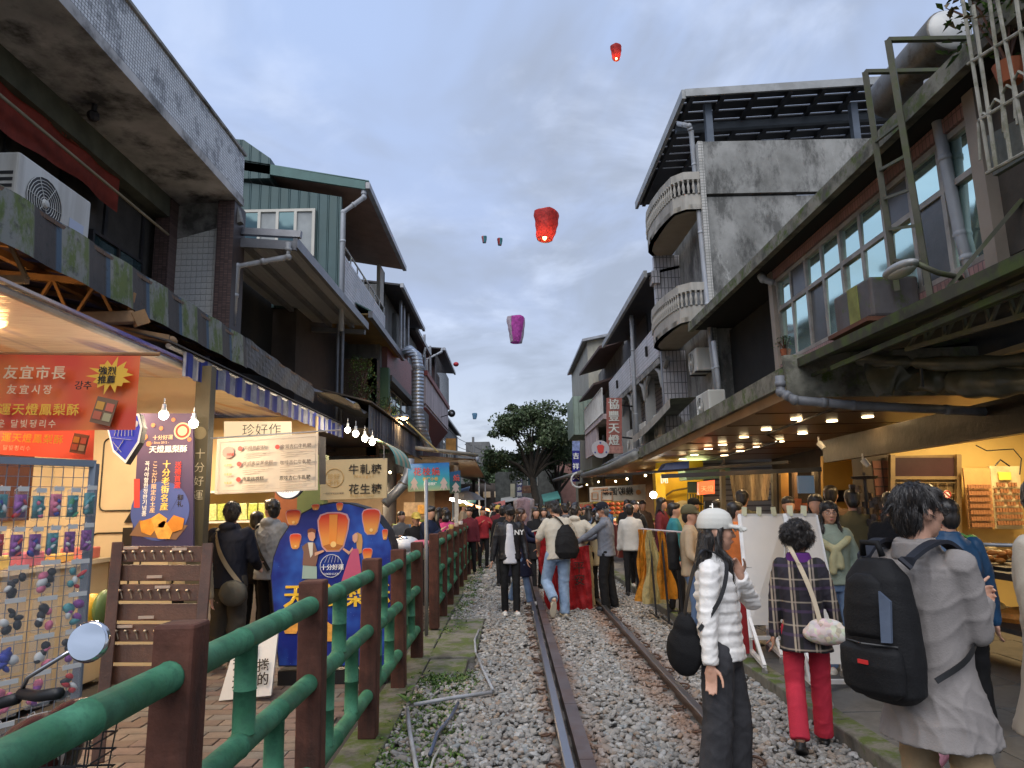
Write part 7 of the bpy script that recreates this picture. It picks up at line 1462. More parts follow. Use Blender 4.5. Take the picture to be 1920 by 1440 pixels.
m=MB();m.grid(lambda a, b:V((-160+a*320, 150+b*120, -2+(9+5*math.sin(a*7)+3*math.sin(a*17+1))*math.sin(min(1, b*1.3)*math.pi/2)*(.35+1.5*abs(a-.5)))), 60, 10);struct('hill', m, mk('forested_hill', (.04, .06, .05), .95, var=.4, scale=.2, bump=.6, bscale=1), smooth=True)
# ================================================================ SKY LANTERNS
def sky_lantern(u, v, w_px, h_px, Y, mat, lb, seed=0, mat2=None, glow=True, tilt=0):
 c=PY(u, v, Y);s=Y/1300;w=w_px*s/2;h=h_px*s;t=thing('sky_lantern', lb, 'sky lantern', c-V((0, 0, h/2)), 'sky lanterns floating over the street');t.rotation_euler=(R(tilt*.5), R(tilt), R(20+seed*17))
 m=MB();n=24
 def f(a, b):
  th=a*2*math.pi;sq=1/max(abs(math.cos(th)), abs(math.sin(th)));rr=w*(.80+.16*(sq-1)/.414*.8)
  pr=(.62+.38*min(1, b*1.45)**.8) if b<.8 else (1.0-((b-.8)/.2)**2.4*.95)
  z=h*(min(b, .8)/.8*.90+(max(0, b-.8)/.2)*.10);q=rr*pr*(1+.05*math.sin(th*3+b*6+seed)+.03*math.sin(b*23+th*5));return V((q*math.cos(th), q*math.sin(th), z))
 m.grid(f, n, 18)
 if mat2:m.mi=[1 if (i%n) in (5, 6, 7, 8, 9, 10, 17, 18, 19, 20, 21, 22) else 0 for i in range(len(m.f))]
 part('paper_shell', m, [mat, mat2] if mat2 else mat, t, smooth=True, local=True)
 m=MB();m.tube([(w*.52*math.cos(a), w*.52*math.sin(a), .01*h) for a in [i*math.pi/12 for i in range(25)]], w*.02, 4, False);m.beam((-w*.5, 0, .01*h), (w*.5, 0, .01*h), w*.02);m.beam((0, -w*.5, .01*h), (0, w*.5, .01*h), w*.02);part('hoop', m, brown_metal, t, local=True)
 if glow:m=MB();m.ell((0, 0, h*.07), (w*.14, w*.14, h*.07), 10, 8);part('flame', m, flat('flame_glow', (1, .7, .3), emit=(1, .55, .2), es=14), t, local=True);lamp('flame_light', V((0, 0, h*.22)), 30*(s*60)**0*(h*h)*.10, (1, .5, .2), w*.2, parent=None).parent=t;
 return t
def paper(name, c, e=.0):
 g=NG(name);n=g.noise(7, 5, None, .7);o_=g.mix(c, tuple(x*.55 for x in c), g.rng(n, .45, .62));g.L.new(o_, g.b.inputs['Base Color']);g.b.inputs['Roughness'].default_value=.7
 g.b.inputs['Subsurface Weight'].default_value=0;g.bump(g.noise(5, 4), .5, .05)
 tr=g.N.new('ShaderNodeBsdfTranslucent');g.L.new(o_, tr.inputs[0]);mx=g.N.new('ShaderNodeMixShader');mx.inputs[0].default_value=.5;g.L.new(g.b.outputs[0], mx.inputs[1]);g.L.new(tr.outputs[0], mx.inputs[2]);g.L.new(mx.outputs[0], g.N['Material Output'].inputs[0]);return g.m
pr_=paper('red_paper', (.50, .05, .045));pp_=paper('magenta_paper', (.62, .10, .48));pw_=paper('white_paper', (.6, .55, .58));pt_=paper('teal_paper', (.10, .38, .42));pbl=paper('pale_blue_paper', (.22, .42, .58));ppk=paper('pink_paper', (.62, .18, .2))
sky_lantern(1155, 98, 25, 34, 42, pr_, 'small red sky lantern highest in the sky', 1)
sky_lantern(1020, 421, 55, 64, 30, pr_, 'large red sky lantern in the middle of the sky', 2, tilt=7)
sky_lantern(967, 617, 42, 54, 34, pp_, 'magenta and white sky lantern low over the street', 3, pw_, False, 2)
sky_lantern(908, 449, 13, 14, 60, pt_, 'tiny teal sky lantern, left of the close pair', 4, ppk, False)
sky_lantern(937, 453, 13, 15, 60, pt_, 'tiny teal and red sky lantern, right of the close pair', 5, pr_, False, 5)
sky_lantern(890, 780, 11, 12, 60, pbl, 'tiny pale blue sky lantern just above the rooftops', 6, None, False)
t=sky_lantern(984, 966, 42, 66, 17, pw_, 'tall greyish pink paper lantern held up in the crowd', 7, paper('grey_pink_paper', (.50, .36, .40)), False)
# ================================================================ PEOPLE
def cloth(name, c, rough=.85, scale=4, var=.14, bump=.25, bscale=120, **k):return mk(name, c, rough, var=var, scale=scale, bump=bump, bscale=bscale, spec=.2, **k)
skinm=mk('skin', (.52, .29, .20), .5, var=.08, scale=12, bump=.08, bscale=200);skin_t=mk('tanned_skin', (.42, .22, .145), .5, var=.08, scale=12, bump=.08, bscale=200)
for s_ in (skinm, skin_t):s_.node_tree.nodes['Principled BSDF'].inputs['Subsurface Weight'].default_value=.0
hairm=NG('black_hair');hn=hairm.noise(60, 5, hairm.mapping((1, 1, .12)));hairm.L.new(hairm.mix((.007, .006, .006), (.035, .028, .025), hairm.rng(hn, .4, .7)), hairm.b.inputs['Base Color']);hairm.b.inputs['Roughness'].default_value=.38;hairm.bump(hn, .6, .004);hairm=hairm.m
hair_br=NG('brown_hair');hn=hair_br.noise(60, 5, hair_br.mapping((1, 1, .12)));hair_br.L.new(hair_br.mix((.025, .012, .008), (.075, .035, .02), hair_br.rng(hn, .4, .7)), hair_br.b.inputs['Base Color']);hair_br.b.inputs['Roughness'].default_value=.4;hair_br.bump(hn, .6, .004);hair_br=hair_br.m
hair_gr=mk('grey_hair', (.12, .12, .12), .5)
eyew=flat('eye_white', (.6, .58, .55), .2);eyed=flat('eye_dark', (.015, .008, .006), .15);lipm=mk('lips', (.42, .13, .11), .4, var=.05, bump=0)
def soft(name, mb, q, mats, parent, sm=4, wr=0.0, wf=18, seed=0, fn=None, dec=None):
 """union of overlapping closed pieces as one smooth skin (voxel remesh), with optional cloth folds"""
 me=mb.mesh(name, mats);o=bpy.data.objects.new(name, me);COL.objects.link(o)
 r=o.modifiers.new('r', 'REMESH');r.mode='VOXEL';r.voxel_size=q;r.use_smooth_shade=True
 s=o.modifiers.new('s', 'SMOOTH');s.factor=.5;s.iterations=sm
 if dec:d=o.modifiers.new('d', 'DECIMATE');d.ratio=dec
 dg=bpy.context.evaluated_depsgraph_get();m2=bpy.data.meshes.new_from_object(o.evaluated_get(dg));COL.objects.unlink(o);bpy.data.objects.remove(o);bpy.data.meshes.remove(me)
 m2.name=name;m2.materials.clear()
 for m in (mats if isinstance(mats, (list, tuple)) else [mats]):m2.materials.append(m)
 if wr or fn:
  n=len(m2.vertices);co=np.empty(n*3, np.float32);m2.vertices.foreach_get('co', co);co=co.reshape(-1, 3);no=np.empty(n*3, np.float32);m2.vertices.foreach_get('normal', no);no=no.reshape(-1, 3)
  h=np.zeros(n)
  if wr:
   rs=np.random.default_rng(seed+5);w=co+.02*np.sin(co[:, [1, 2, 0]]*23+seed)
   for k in range(7):
    d=rs.normal(size=3)*np.array([1, 1, .8]);d/=np.linalg.norm(d);f=wf*rs.uniform(.6, 1.9);ph=w@d*f+rs.uniform(0, 6)+1.6*np.sin(co@rs.normal(size=3)*6+k)
    env=np.clip(np.sin(co@rs.normal(size=3)*5+rs.uniform(0, 6))+.35, 0, 1);h+=(1-np.abs(np.sin(ph)))**2.2*env
   h=(h/2.2-.35)*wr
  if fn:h=h+fn(co, no)
  co+=no*h[:, None];m2.vertices.foreach_set('co', co.astype(np.float32).ravel());m2.update()
 t=bpy.data.objects.new(name, m2);COL.objects.link(t);t.parent=parent;return t
def ik(a, b, l1, l2, hint):
 a, b, hint=V(a), V(b), V(hint);d=b-a;D=min(d.length, (l1+l2)*.999);u=d.normalized();b=a+u*D
 x=(l1*l1-l2*l2+D*D)/(2*D);y=math.sqrt(max(0, l1*l1-x*x));h=hint-hint.dot(u)*u;h=h.normalized() if h.length>1e-5 else u.orthogonal();return a+u*x+h*y, b
def limb(mb, pts, rr, n=12, endball=True):
 """tapered chain with rounded joints"""
 P_, Q_=[], []
 for i in range(len(pts)-1):
  a, b=V(pts[i]), V(pts[i+1]);mb.tube([a, a.lerp(b, .5), b], [rr[i], (rr[i]+rr[i+1])/2, rr[i+1]], n)
 for i, (p, r) in enumerate(zip(pts, rr)):
  if endball or i<len(pts)-1:mb.ell(p, r*.995, n, 8)
 return mb
def loft(mb, secs, n=20):
 """secs: (centre, side half-axis vector, depth half-axis vector)"""
 o=len(mb.v);m=len(secs)
 for c, a, b in secs:
  for k in range(n):
   t=2*math.pi*k/n;ct, st=math.cos(t), math.sin(t);e=.85
   mb.v.append(tuple(V(c)+V(a)*(abs(ct)**e*(1 if ct>0 else -1))+V(b)*(abs(st)**e*(1 if st>0 else -1))))
 for i in range(m-1):
  for k in range(n):mb.f.append([o+i*n+k, o+i*n+(k+1)%n, o+(i+1)*n+(k+1)%n, o+(i+1)*n+k]);mb.mi.append(mb.cur)
 mb.f.append([o+k for k in reversed(range(n))]);mb.f.append([o+(m-1)*n+k for k in range(n)]);mb.mi+=[0, 0];return mb
def hand(mb, w, d, th, s, k, curl=.5, r=.0078, fingers=True):
 """w wrist, d direction of the fingers, th thumb side; palm faces d x th * s"""
 d=V(d).normalized();th=V(th);th=(th-th.dot(d)*d).normalized();nn=d.cross(th)*s
 c=w+d*.045*k;rot=Matrix((th, nn, d)).transposed();mb.ell(c, (.038*k, .016*k, .052*k), 12, 8, rot);limb(mb, [w-d*.02*k, w+d*.03*k], [.024*k, .024*k], 10)
 if not fingers:mb.ell(w+d*.11*k+nn*.01, (.033*k, .018*k, .045*k), 10, 6, rot);limb(mb, [w+d*.03*k+th*.03*k, w+d*.07*k+th*.048*k], [.012*k, .010*k], 6);return
 for i, (off, ln) in enumerate(((.029, .066), (.010, .075), (-.010, .070), (-.028, .055))):
  p=w+d*.085*k+th*off*k;a=curl*(.6+.12*i);pts=[p-d*.02*k, p];dd=d.copy()
  for j in range(3):a_=a*(j+.6)*.8;dd=(d*math.cos(a_)+nn*math.sin(a_));p=p+dd*ln*k*(.42, .32, .26)[j];pts.append(p)
  limb(mb, pts, [r*k*q for q in (1.15, 1.1, 1.02, .95, .82)], 7)
 p=w+d*.02*k+th*.022*k;limb(mb, [p, p+(d*.5+th*.75)*.035*k, p+(d*.85+th*.75+nn*.35)*.062*k, p+(d*1.0+th*.65+nn*.6)*.085*k], [.013*k, .011*k, .0095*k, .008*k], 7)
def person(label, loc, face=0, H=1.68, sex='m', feet=None, hands=None, elb=None, lean=0, head=(0, 0), q=.014, skin=None, hair='short', hmat=None, top=None, tm='jacket', hem=-.10, fit=1.0, sleeve='long', trous=None, leg=(.088, .064, .050), shoes=None, sw=None, pelvis=(0, 0, 0), roll=0, fingers=True, glasses=False, collar=True, hood=False, wr=.006, extras=None, group=None, puff=0, cap=None, skirt=None, twist=0, cuff=None, hem_flare=0, hdir=None, knee=None, curl=(.5, .5)):
 """front is local -Y; side s=-1 is the person's right"""
 k=H/1.70;root=thing('person', label, 'person', loc, group, R(face));skin=skin or skinm;hmat=hmat or hairm;sw=sw or (.172 if sex=='m' else .152)
 Pv=V((pelvis[0], pelvis[1], .93+pelvis[2]))*k;l=R(lean);rl=R(roll);sp_d=V((math.sin(rl), -math.sin(l), math.cos(l)*math.cos(rl))).normalized();fw=V((0, -math.cos(l), -math.sin(l)))
 tw=Matrix.Rotation(R(twist), 3, 'Z');sx=tw@V((1, 0, 0));fw=tw@fw
 Nk=Pv+sp_d*.50*k;hp={s:Pv+V((s*.092, 0, -.02))*k for s in (-1, 1)};shd={s:Nk-sp_d*.055*k+sx*s*sw*k for s in (-1, 1)}
 inv=Matrix.Rotation(-R(face), 3, 'Z')
 def loc_of(p):return V(p)*k if not (isinstance(p, tuple) and len(p)==2) else inv@(V(p[1])-V(loc))
 feet=feet or ((-.10, .0, 0), (.10, 0, 0));hands=hands or ((-.25, -.03, .80), (.25, -.03, .80));elb=elb or ((-.35, .8, -.1), (.35, .8, -.1));J={}
 for i, s in enumerate((-1, 1)):
  f=V(feet[i][:3])*k;an=f+V((0, .03, .085))*k;kn, an=ik(hp[s], an, .421*k, .409*k, (knee[i] if knee else (s*.1, -1, 0)));wr_t=loc_of(hands[i]);el, wr_=ik(shd[s], wr_t, .285*k, .25*k, V(elb[i]));J[s]=(f, an, kn, el, wr_)
 hy, hpch=R(head[0]), R(head[1]);HR=Matrix.Rotation(R(twist)+hy, 3, 'Z')@Matrix.Rotation(hpch+l*.5, 3, 'X');Hc=Nk+sp_d*.052*k+(HR@V((0, -.02, .108)))*k
 def hpnt(x, y, z):return Hc+(HR@V((x, y, z)))*k
 m=MB();E=lambda c, r:m.ell(hpnt(*c), tuple(x*k*1.03 for x in r), 16, 10, HR)
 E((0, .012, .015), (.074, .094, .100));E((0, -.028, -.045), (.056, .060, .066));E((0, -.052, -.088), (.028, .030, .022));E((0, -.055, -.015), (.060, .038, .05))
 if q<.02:
  limb(m, [hpnt(0, -.088, .020), hpnt(0, -.103, -.018), hpnt(0, -.108, -.024)], [.008*k, .0115*k, .012*k], 8);E((-.012, -.094, -.026), (.008, .009, .006));E((.012, -.094, -.026), (.008, .009, .006))
  E((0, -.082, .030), (.045, .012, .010));E((0, -.085, -.058), (.022, .013, .010))
 for s in (-1, 1):E((s*.076, .008, -.008), (.010, .020, .030))
 limb(m, [Nk-sp_d*.06*k, Hc+(HR@V((0, .015, -.06)))*k], [.058*k*(1 if sex=='m' else .88), .053*k*(1 if sex=='m' else .88)], 12)
 wd=1 if sex=='m' else .9
 loft(m, [(Pv+sp_d*t*k, sx*a*k*wd, fw*b*k) for t, a, b in ((-.08, .12, .09), (0, .14, .095), (.16, .125, .09), (.32, .15, .10), (.43, .16, .09), (.50, .07, .06))], 18)
 for i, s in enumerate((-1, 1)):
  f, an, kn, el, w=J[s];limb(m, [shd[s], el, w], [.048*k, .040*k, .027*k]);limb(m, [hp[s], kn, an], [.078*k, .052*k, .036*k]);limb(m, [an, f+V((0, -.03, .045))*k], [.033*k, .022*k], 8)
  d=(w-el).normalized() if not (hdir and hdir[i]) else V(hdir[i]);hand(m, w, d, (V((0, -1, .1)) if abs(d.z)>.5 else V((-s*.3, -.2, 1))), (-s if abs(d.z)>.5 else -s), k, curl[i], fingers=fingers)
 body=soft('body', m, q if q>.012 else max(.0062, q*.75), skin, root, 3)
 if q<.02:
  for s in (-1, 1):
   m=MB();E2=m.ell(hpnt(s*.031, -.0805, .008), tuple(x*k for x in (.0125, .009, .0062)), 10, 8, HR);part('eye', m, eyew, root, local=True);m=MB();m.ell(hpnt(s*.031, -.0875, .008), tuple(x*k for x in (.0055, .003, .0055)), 8, 6, HR);part('pupil', m, eyed, root, local=True)
   m=MB();limb(m, [hpnt(s*.016, -.094, .030), hpnt(s*.034, -.091, .034), hpnt(s*.050, -.078, .028)], [.0035*k, .004*k, .0025*k], 6);part('eyebrow', m, hmat, root, local=True)
  m=MB();m.ell(hpnt(0, -.0965, -.054), (.020*k, .004*k, .0035*k), 10, 6, HR);m.ell(hpnt(0, -.0955, -.062), (.017*k, .004*k, .004*k), 10, 6, HR);part('lips', m, lipm, root, local=True)
 qh=max(.006, q*.8);m=MB()
 def hf(co, no):
  c=np.array(Hc);d=co-c;return .0016*np.sin(d[:, 0]*210+np.sin(d[:, 2]*40)*2)*np.sin(d[:, 1]*130+2*np.sin(d[:, 0]*60))
 if hair!='bald':
  E((0, .018, .052), (.083, .098, .076));E((0, .054, -.012), (.072, .056, .088));
  if hair in ('short', 'fringe'):
   E((0, -.055, .080), (.058, .040, .034));E((.03, -.03, .095), (.045, .05, .03))
   for s in (-1, 1):E((s*.074, .012, .03), (.010, .035, .035))
  if hair in ('short', 'fringe', 'curly') and q<.013:
   rr_=random.Random(11)
   for _ in range(70):
    a, b=rr_.uniform(0, 6.28), rr_.uniform(-.55, 1.5);d=V((math.cos(a)*math.cos(b)*.078, math.sin(a)*math.cos(b)*.088+.022, math.sin(b)*.078+.048))
    if d.y<-.045 and d.z<.075:continue
    e2=V((d.x*.12+rr_.uniform(-.008, .008), d.y*.12+rr_.uniform(-.012, .008), -.022));limb(m, [hpnt(*d), hpnt(*(d*1.05+e2*.5)), hpnt(*(d*1.05+e2*1.4))], [.010*k, .0075*k, .004*k], 5)
  if hair=='fringe':
   for a in (-.045, -.02, .005, .03, .05):limb(m, [hpnt(a, -.055, .085), hpnt(a*1.05, -.092, .05), hpnt(a*1.1, -.095, .028)], [.018*k, .014*k, .006*k], 6)
  if hair=='curly':
   rr_=random.Random(5)
   for _ in range(130):
    a, b=rr_.uniform(0, 6.28), rr_.uniform(-.9, 1.5);d=V((math.cos(a)*math.cos(b)*.102, math.sin(a)*math.cos(b)*.115+.03, math.sin(b)*.098+.030))
    if d.y<-.055 and d.z<.06:continue
    m.ell(hpnt(*d), rr_.uniform(.018, .030)*k, 7, 5)
  if hair in ('long', 'bob'):
   L_=.34 if hair=='long' else .13
   bk=hpnt(0, .065, -.02);dn=V((0, 0, -1));loft(m, [(bk, HR@V((.085, 0, 0))*k, HR@V((0, .042, 0))*k), (bk+(dn*L_*.5+HR@V((0, .035, 0)))*k, HR@V((.10, 0, 0))*k, HR@V((0, .040, 0))*k), (bk+(dn*L_+HR@V((0, .03, 0)))*k, HR@V((.075, 0, 0))*k, HR@V((0, .022, 0))*k)], 14)
   for s in (-1, 1):limb(m, [hpnt(s*.060, -.030, .065), hpnt(s*.078, .0, .0), hpnt(s*.080, .01, -.10), hpnt(s*.085, -.045, -.16), hpnt(s*.085, -.075, -.17-L_*.55)], [.022*k, .018*k, .024*k, .022*k, .010*k], 8)
  if hair=='pony':limb(m, [hpnt(0, .10, .04), hpnt(0, .14, -.02), hpnt(0, .13, -.15)], [.03*k, .03*k, .012*k])
  ho=soft('hair', m, qh*(.8 if q<.01 else 1), hmat, root, 2, fn=hf if q<.02 else None)
  if q<.012:strands(ho, hpnt(0, .03, .13), hair, k, hmat, root, 3200 if q<.01 else 1500, hpnt(0, 0, .02).z if cap else 99)
 if cap:
  m=MB();loft(m, [(hpnt(0, cy_, z), HR@V((a, 0, 0))*k, HR@V((0, b, 0))*k) for z, a, b, cy_ in ((.02, .088, .104, .016), (.05, .093, .110, .012), (.085, .090, .105, .010), (.115, .078, .090, .010), (.135, .055, .064, .010), (.147, .025, .03, .01))], 26)
  loft(m, [(hpnt(0, .012, .052), HR@V((.091, 0, 0))*k, HR@V((0, .108, 0))*k), (hpnt(0, .012, .075), HR@V((.089, 0, 0))*k, HR@V((0, .106, 0))*k)], 20)
  for a in range(-4, 5):x=a*.017;limb(m, [hpnt(x, -.070, .036), hpnt(x, -.125, .037-abs(a)*.002), hpnt(x*.98, -.180+abs(a)*abs(a)*.0030, .022-abs(a)*.0035)], [.014*k, .011*k, .009*k], 6)
  soft('cap', m, max(.005, q*.5), cap, root, 2)
 if glasses:
  m=MB()
  for s in (-1, 1):m.tube([hpnt(s*.034+.022*math.cos(a), -.101, .006+.017*math.sin(a)) for a in [i*math.pi/8 for i in range(17)]], .0018*k, 5, False);m.tube([hpnt(s*.056, -.10, .012), hpnt(s*.080, .0, .008)], .0018*k, 5)
  m.tube([hpnt(-.012, -.104, .010), hpnt(.012, -.104, .010)], .0018*k, 5);part('glasses', m, black, root, local=True)
 trous=trous or cloth('black_trousers', (.012, .012, .013));m=MB()
 loft(m, [(Pv+V((0, 0, t))*k, V((a*wd, 0, 0))*k, V((0, b, 0))*k) for t, a, b in ((-.13, .135, .105), (-.05, .158, .118), (.06, .148, .108), (.11, .14, .10))], 18)
 for i, s in enumerate((-1, 1)):
  f, an, kn, el, w=J[s];a0=an-V((0, 0, .030))*k if feet[i][2]<.05 else an;mid1=hp[s].lerp(kn, .5);mid2=kn.lerp(a0, .5);limb(m, [hp[s]+V((0, 0, -.02)), mid1, kn, mid2, a0], [leg[0]*k, (leg[0]*.55+leg[1]*.45)*k, leg[1]*k, (leg[1]+leg[2])/2*k, leg[2]*k], 14, False)
 ak=np.array([(J[s][1][0], J[s][1][1], J[s][1][2]) for s in (-1, 1)])
 soft('trousers', m, q, trous, root, 4, wr*.9, 26 if q<.02 else 16, 3)
 shoes=shoes or black
 for i, s in enumerate((-1, 1)):
  f, an, kn, el, w=J[s];yw=feet[i][3] if len(feet[i])>3 else s*8;pt=feet[i][4] if len(feet[i])>4 else 0;FR=Matrix.Rotation(R(yw), 3, 'Z')@Matrix.Rotation(R(pt), 3, 'X');m=MB();ctr=an-V((0, 0, .085))*k
  g_=lambda x, y, z:ctr+(FR@V((x, y, z)))*k
  m.ell(g_(0, .01, .045), (.040*k, .060*k, .045*k), 12, 8, FR);m.ell(g_(0, -.09, .032), (.046*k, .085*k, .034*k), 14, 8, FR);loft(m, [(g_(0, -.055, .0), FR@V((.045, 0, 0))*k, FR@V((0, .130, 0))*k), (g_(0, -.055, .022), FR@V((.046, 0, 0))*k, FR@V((0, .132, 0))*k)], 18);limb(m, [g_(0, .02, .05), an+V((0, 0, .01))], [.038*k, .034*k], 10)
  soft('shoe', m, max(.006, q*.7), shoes, root, 2)
 top=top or cloth('grey_top', (.2, .2, .2));m=MB();t0=hem;ft=fit
 secs=[(t0, .166+.03*max(0, -t0-.1)+hem_flare, .131+.16*max(0, -t0-.1)+hem_flare), (t0*.5, .161+hem_flare*.6, .129+hem_flare*.7), (0.02, .152, .120), (.15, .150, .118), (.30, .168, .122), (.40, sw*.95, .110), (.45, sw*.80, .094), (.49, .098, .080), (.515, .072, .070), (.548 if collar else .512, .064, .064)]
 loft(m, [(Pv+(sp_d*t if t>-.05 else V((0, 0, t)))*k, sx*a*k*ft*(wd if t<.35 else 1), fw*b*k*ft) for t, a, b in secs], 22)
 for i, s in enumerate((-1, 1)):
  f, an, kn, el, w=J[s];sr=(.061*ft, .050*ft, .037*ft)
  if sleeve=='short':end=shd[s].lerp(el, .82);limb(m, [shd[s]+V((-s*.02, 0, -.005)), shd[s].lerp(el, .45), end], [sr[0]*k, sr[0]*.98*k, sr[0]*.95*k])
  elif puff:
   pts, rr_=[], []
   for A_, B_ in ((shd[s], el), (el, w+(w-el).normalized()*.0)):
    n_=5
    for j in range(n_*4+1):tt=j/(n_*4);pts.append(A_.lerp(B_, tt));base=(sr[0] if A_ is shd[s] else sr[1])*(1-tt)+(sr[1] if A_ is shd[s] else sr[2]*1.15)*tt;rr_.append((base+puff*.55*(abs(math.sin(math.pi*j/4))-.3))*k)
   m.tube(pts, rr_, 14);m.ell(shd[s], sr[0]*k, 12, 8);m.ell(el, sr[1]*1.1*k, 12, 8)
  else :limb(m, [shd[s]+V((-s*.015, 0, -.005)), shd[s].lerp(el, .5), el, el.lerp(w, .55), w], [sr[0]*k, (sr[0]+sr[1])/2*k, sr[1]*k, (sr[1]+sr[2])/2*k, (cuff or sr[2])*k])
 if hood:m.ell(Nk+(sx*0-fw*.075+sp_d*.02)*k, (.105*k, .06*k, .055*k), 14, 8);
 if extras=='openfront':pass
 pf=None
 if puff:
  c_=np.array(Pv);ax_=np.array(sp_d)
  def pf(co, no):
   t=(co-c_)@ax_;rad=np.abs(co[:, 0]-c_[0]);w_=np.clip((.19*k-rad)/(.03*k), 0, 1);w_=w_*(t>-.2)*(t<.5*k)
   return w_*puff*(np.abs(np.sin(np.pi*t/(.062*k)))**.6-.75)
 tp=soft('top', m, q, top, root, 2 if puff else 4, wr, 30 if q<.02 else 15, int(H*1000)%17, pf)
 if isinstance(tm, str) and tm!='jacket':tp.name=tm
 root_info=dict(root=root, k=k, P=Pv, N=Nk, sp=sp_d, fw=fw, sx=sx, J=J, sh=shd, H=Hc, HR=HR, loc=V(loc), rz=R(face), hp=hpnt)
 return root_info
def strands(ho, crown, style, k, mat, root, n, ztop):
 me=ho.data;rs=random.Random(3);m=MB();nv=len(me.vertices)
 for _ in range(n):
  v=me.vertices[rs.randrange(nv)];p=v.co.copy();nn=v.normal.copy();f=(p-crown) if style!='long' else V((0, 0, -1))+(p-crown)*1.5
  f=f+V((rs.uniform(-.03, .03), rs.uniform(-.03, .03), rs.uniform(-.02, .02)))*(4 if style=='curly' else 1);f=f-f.dot(nn)*nn
  if f.length<1e-4 or p.z>ztop:continue
  f.normalize();L_=rs.uniform(.018, .045)*k*(1.6 if style=='long' else 1);lift=rs.uniform(.001, .006)*(2.2 if style=='curly' else 1);sd=nn.cross(f);w=rs.uniform(.0009, .0017);c=rs.uniform(-.3, .3)
  pts=[]
  for j in range(4):t=j/3;pts.append(p-nn*.001+f*L_*t+nn*lift*math.sin(t*2.6)*1.2+sd*c*L_*t*t+V((0, 0, -.012*t*t)))
  o_=len(m.v)
  for j, q_ in enumerate(pts):ww=w*(1.1-j*.3);m.v+=[tuple(q_-sd*ww), tuple(q_+sd*ww), tuple(q_+nn*ww)]
  for j in range(3):
   for e in range(3):m.f.append([o_+j*3+e, o_+j*3+(e+1)%3, o_+j*3+3+(e+1)%3, o_+j*3+3+e]);m.mi.append(0)
 part('hair_strands', m, mat, root, local=True)['kind']='stuff'
def worn(I, name, label, cat, group=None):t=thing(name, label, cat, I['loc'], group, I['rz']);return t
def strap(I, pts, w, mat, parent, nm='strap', th=.006):
 """flat strap lying over the body through local points"""
 P_=[V(p) for p in pts];Q_=[]
 for i in range(len(P_)-1):
  p0, p1, p2, p3=P_[max(0, i-1)], P_[i], P_[i+1], P_[min(len(P_)-1, i+2)]
  for j in range(6):t=j/6;Q_.append(.5*((2*p1)+(p2-p0)*t+(2*p0-5*p1+4*p2-p3)*t*t+(3*p1-p0-3*p2+p3)*t**3))
 Q_.append(P_[-1]);m=MB();c=V((0, 0, Q_[0].z));n=len(Q_)
 for i, p in enumerate(Q_):
  d=(Q_[min(i+1, n-1)]-Q_[max(i-1, 0)]).normalized();o_=V((p.x, p.y, 0));up_=V((0, 0, 1)) if p.z>I['N'].z-.03 else (o_.normalized() if o_.length>.01 else V((0, 1, 0)));s=d.cross(up_).normalized();u2=s.cross(d)
  for a, b in ((-1, -1), (1, -1), (1, 1), (-1, 1)):m.v.append(tuple(p+s*a*w/2+u2*b*th/2))
 for i in range(n-1):
  for q_ in range(4):m.f.append([i*4+q_, i*4+(q_+1)%4, (i+1)*4+(q_+1)%4, (i+1)*4+q_]);m.mi.append(0)
 return part(nm, m, mat, parent, local=True, smooth=False)
white_shoe=mk('white_sneaker', (.60, .58, .54), .5, var=.06, bump=.05);jeans=cloth('blue_jeans', (.13, .20, .33), scale=6, var=.3);jeans_l=cloth('light_blue_jeans', (.22, .31, .45), scale=6, var=.3);blackt=cloth('black_trousers', (.012, .012, .013));greyj=cloth('washed_black_jeans', (.045, .045, .05), scale=7, var=.35)
B0=-.085
def G(u, v, z=B0):p=PZ(u, v, z);return (p.x, p.y, z)
def AT(u, Y, z=B0):p=PY(u, 950, Y);return (p.x, Y, z)
# ---- woman in white cap and white puffer
puffm=mk('white_puffer_nylon', (.82, .80, .77), .45, var=.05, bump=.25, bscale=45, spec=.35)
I=person('woman in a white cap and white puffer jacket looking right, hand at her chin', AT(1333, 4.15), 62, 1.60, 'f', feet=((-.10, .06, 0, -4), (.11, -.03, 0, 6)), hands=((-.235, .02, .78), (.04, -.14, 1.325)), elb=((-.5, 1, 0), (.8, -.1, -.75)), hdir=(None, (-.25, .35, .9)), head=(24, 2), q=.0085, hair='long', cap=mk('cream_white_cap', (.60, .59, .54), .8, var=.05, bump=.2, bscale=200), top=puffm, hem=-.08, fit=1.07, puff=.008, wr=.009, trous=greyj, leg=(.098, .090, .098), shoes=black, curl=(.35, 1.5))
t=worn(I, 'shoulder_bag', 'soft black shoulder bag hanging behind the white cap woman', 'bag');m=MB();m.ell((-.19, .16, .86), (.05, .105, .14), 18, 12);m.ell((-.19, .15, .96), (.04, .07, .11), 14, 8);soft('bag_body', m, .01, cloth('black_soft_bag', (.008, .008, .009), .7), t, 3, .006)
strap(I, [(-.20, .16, .98), (-.20, .11, 1.2), (-.155, .05, 1.38), (-.11, .0, 1.395), (-.13, -.09, 1.33), (-.205, -.06, 1.15), (-.235, .06, .98)], .022, black, t)
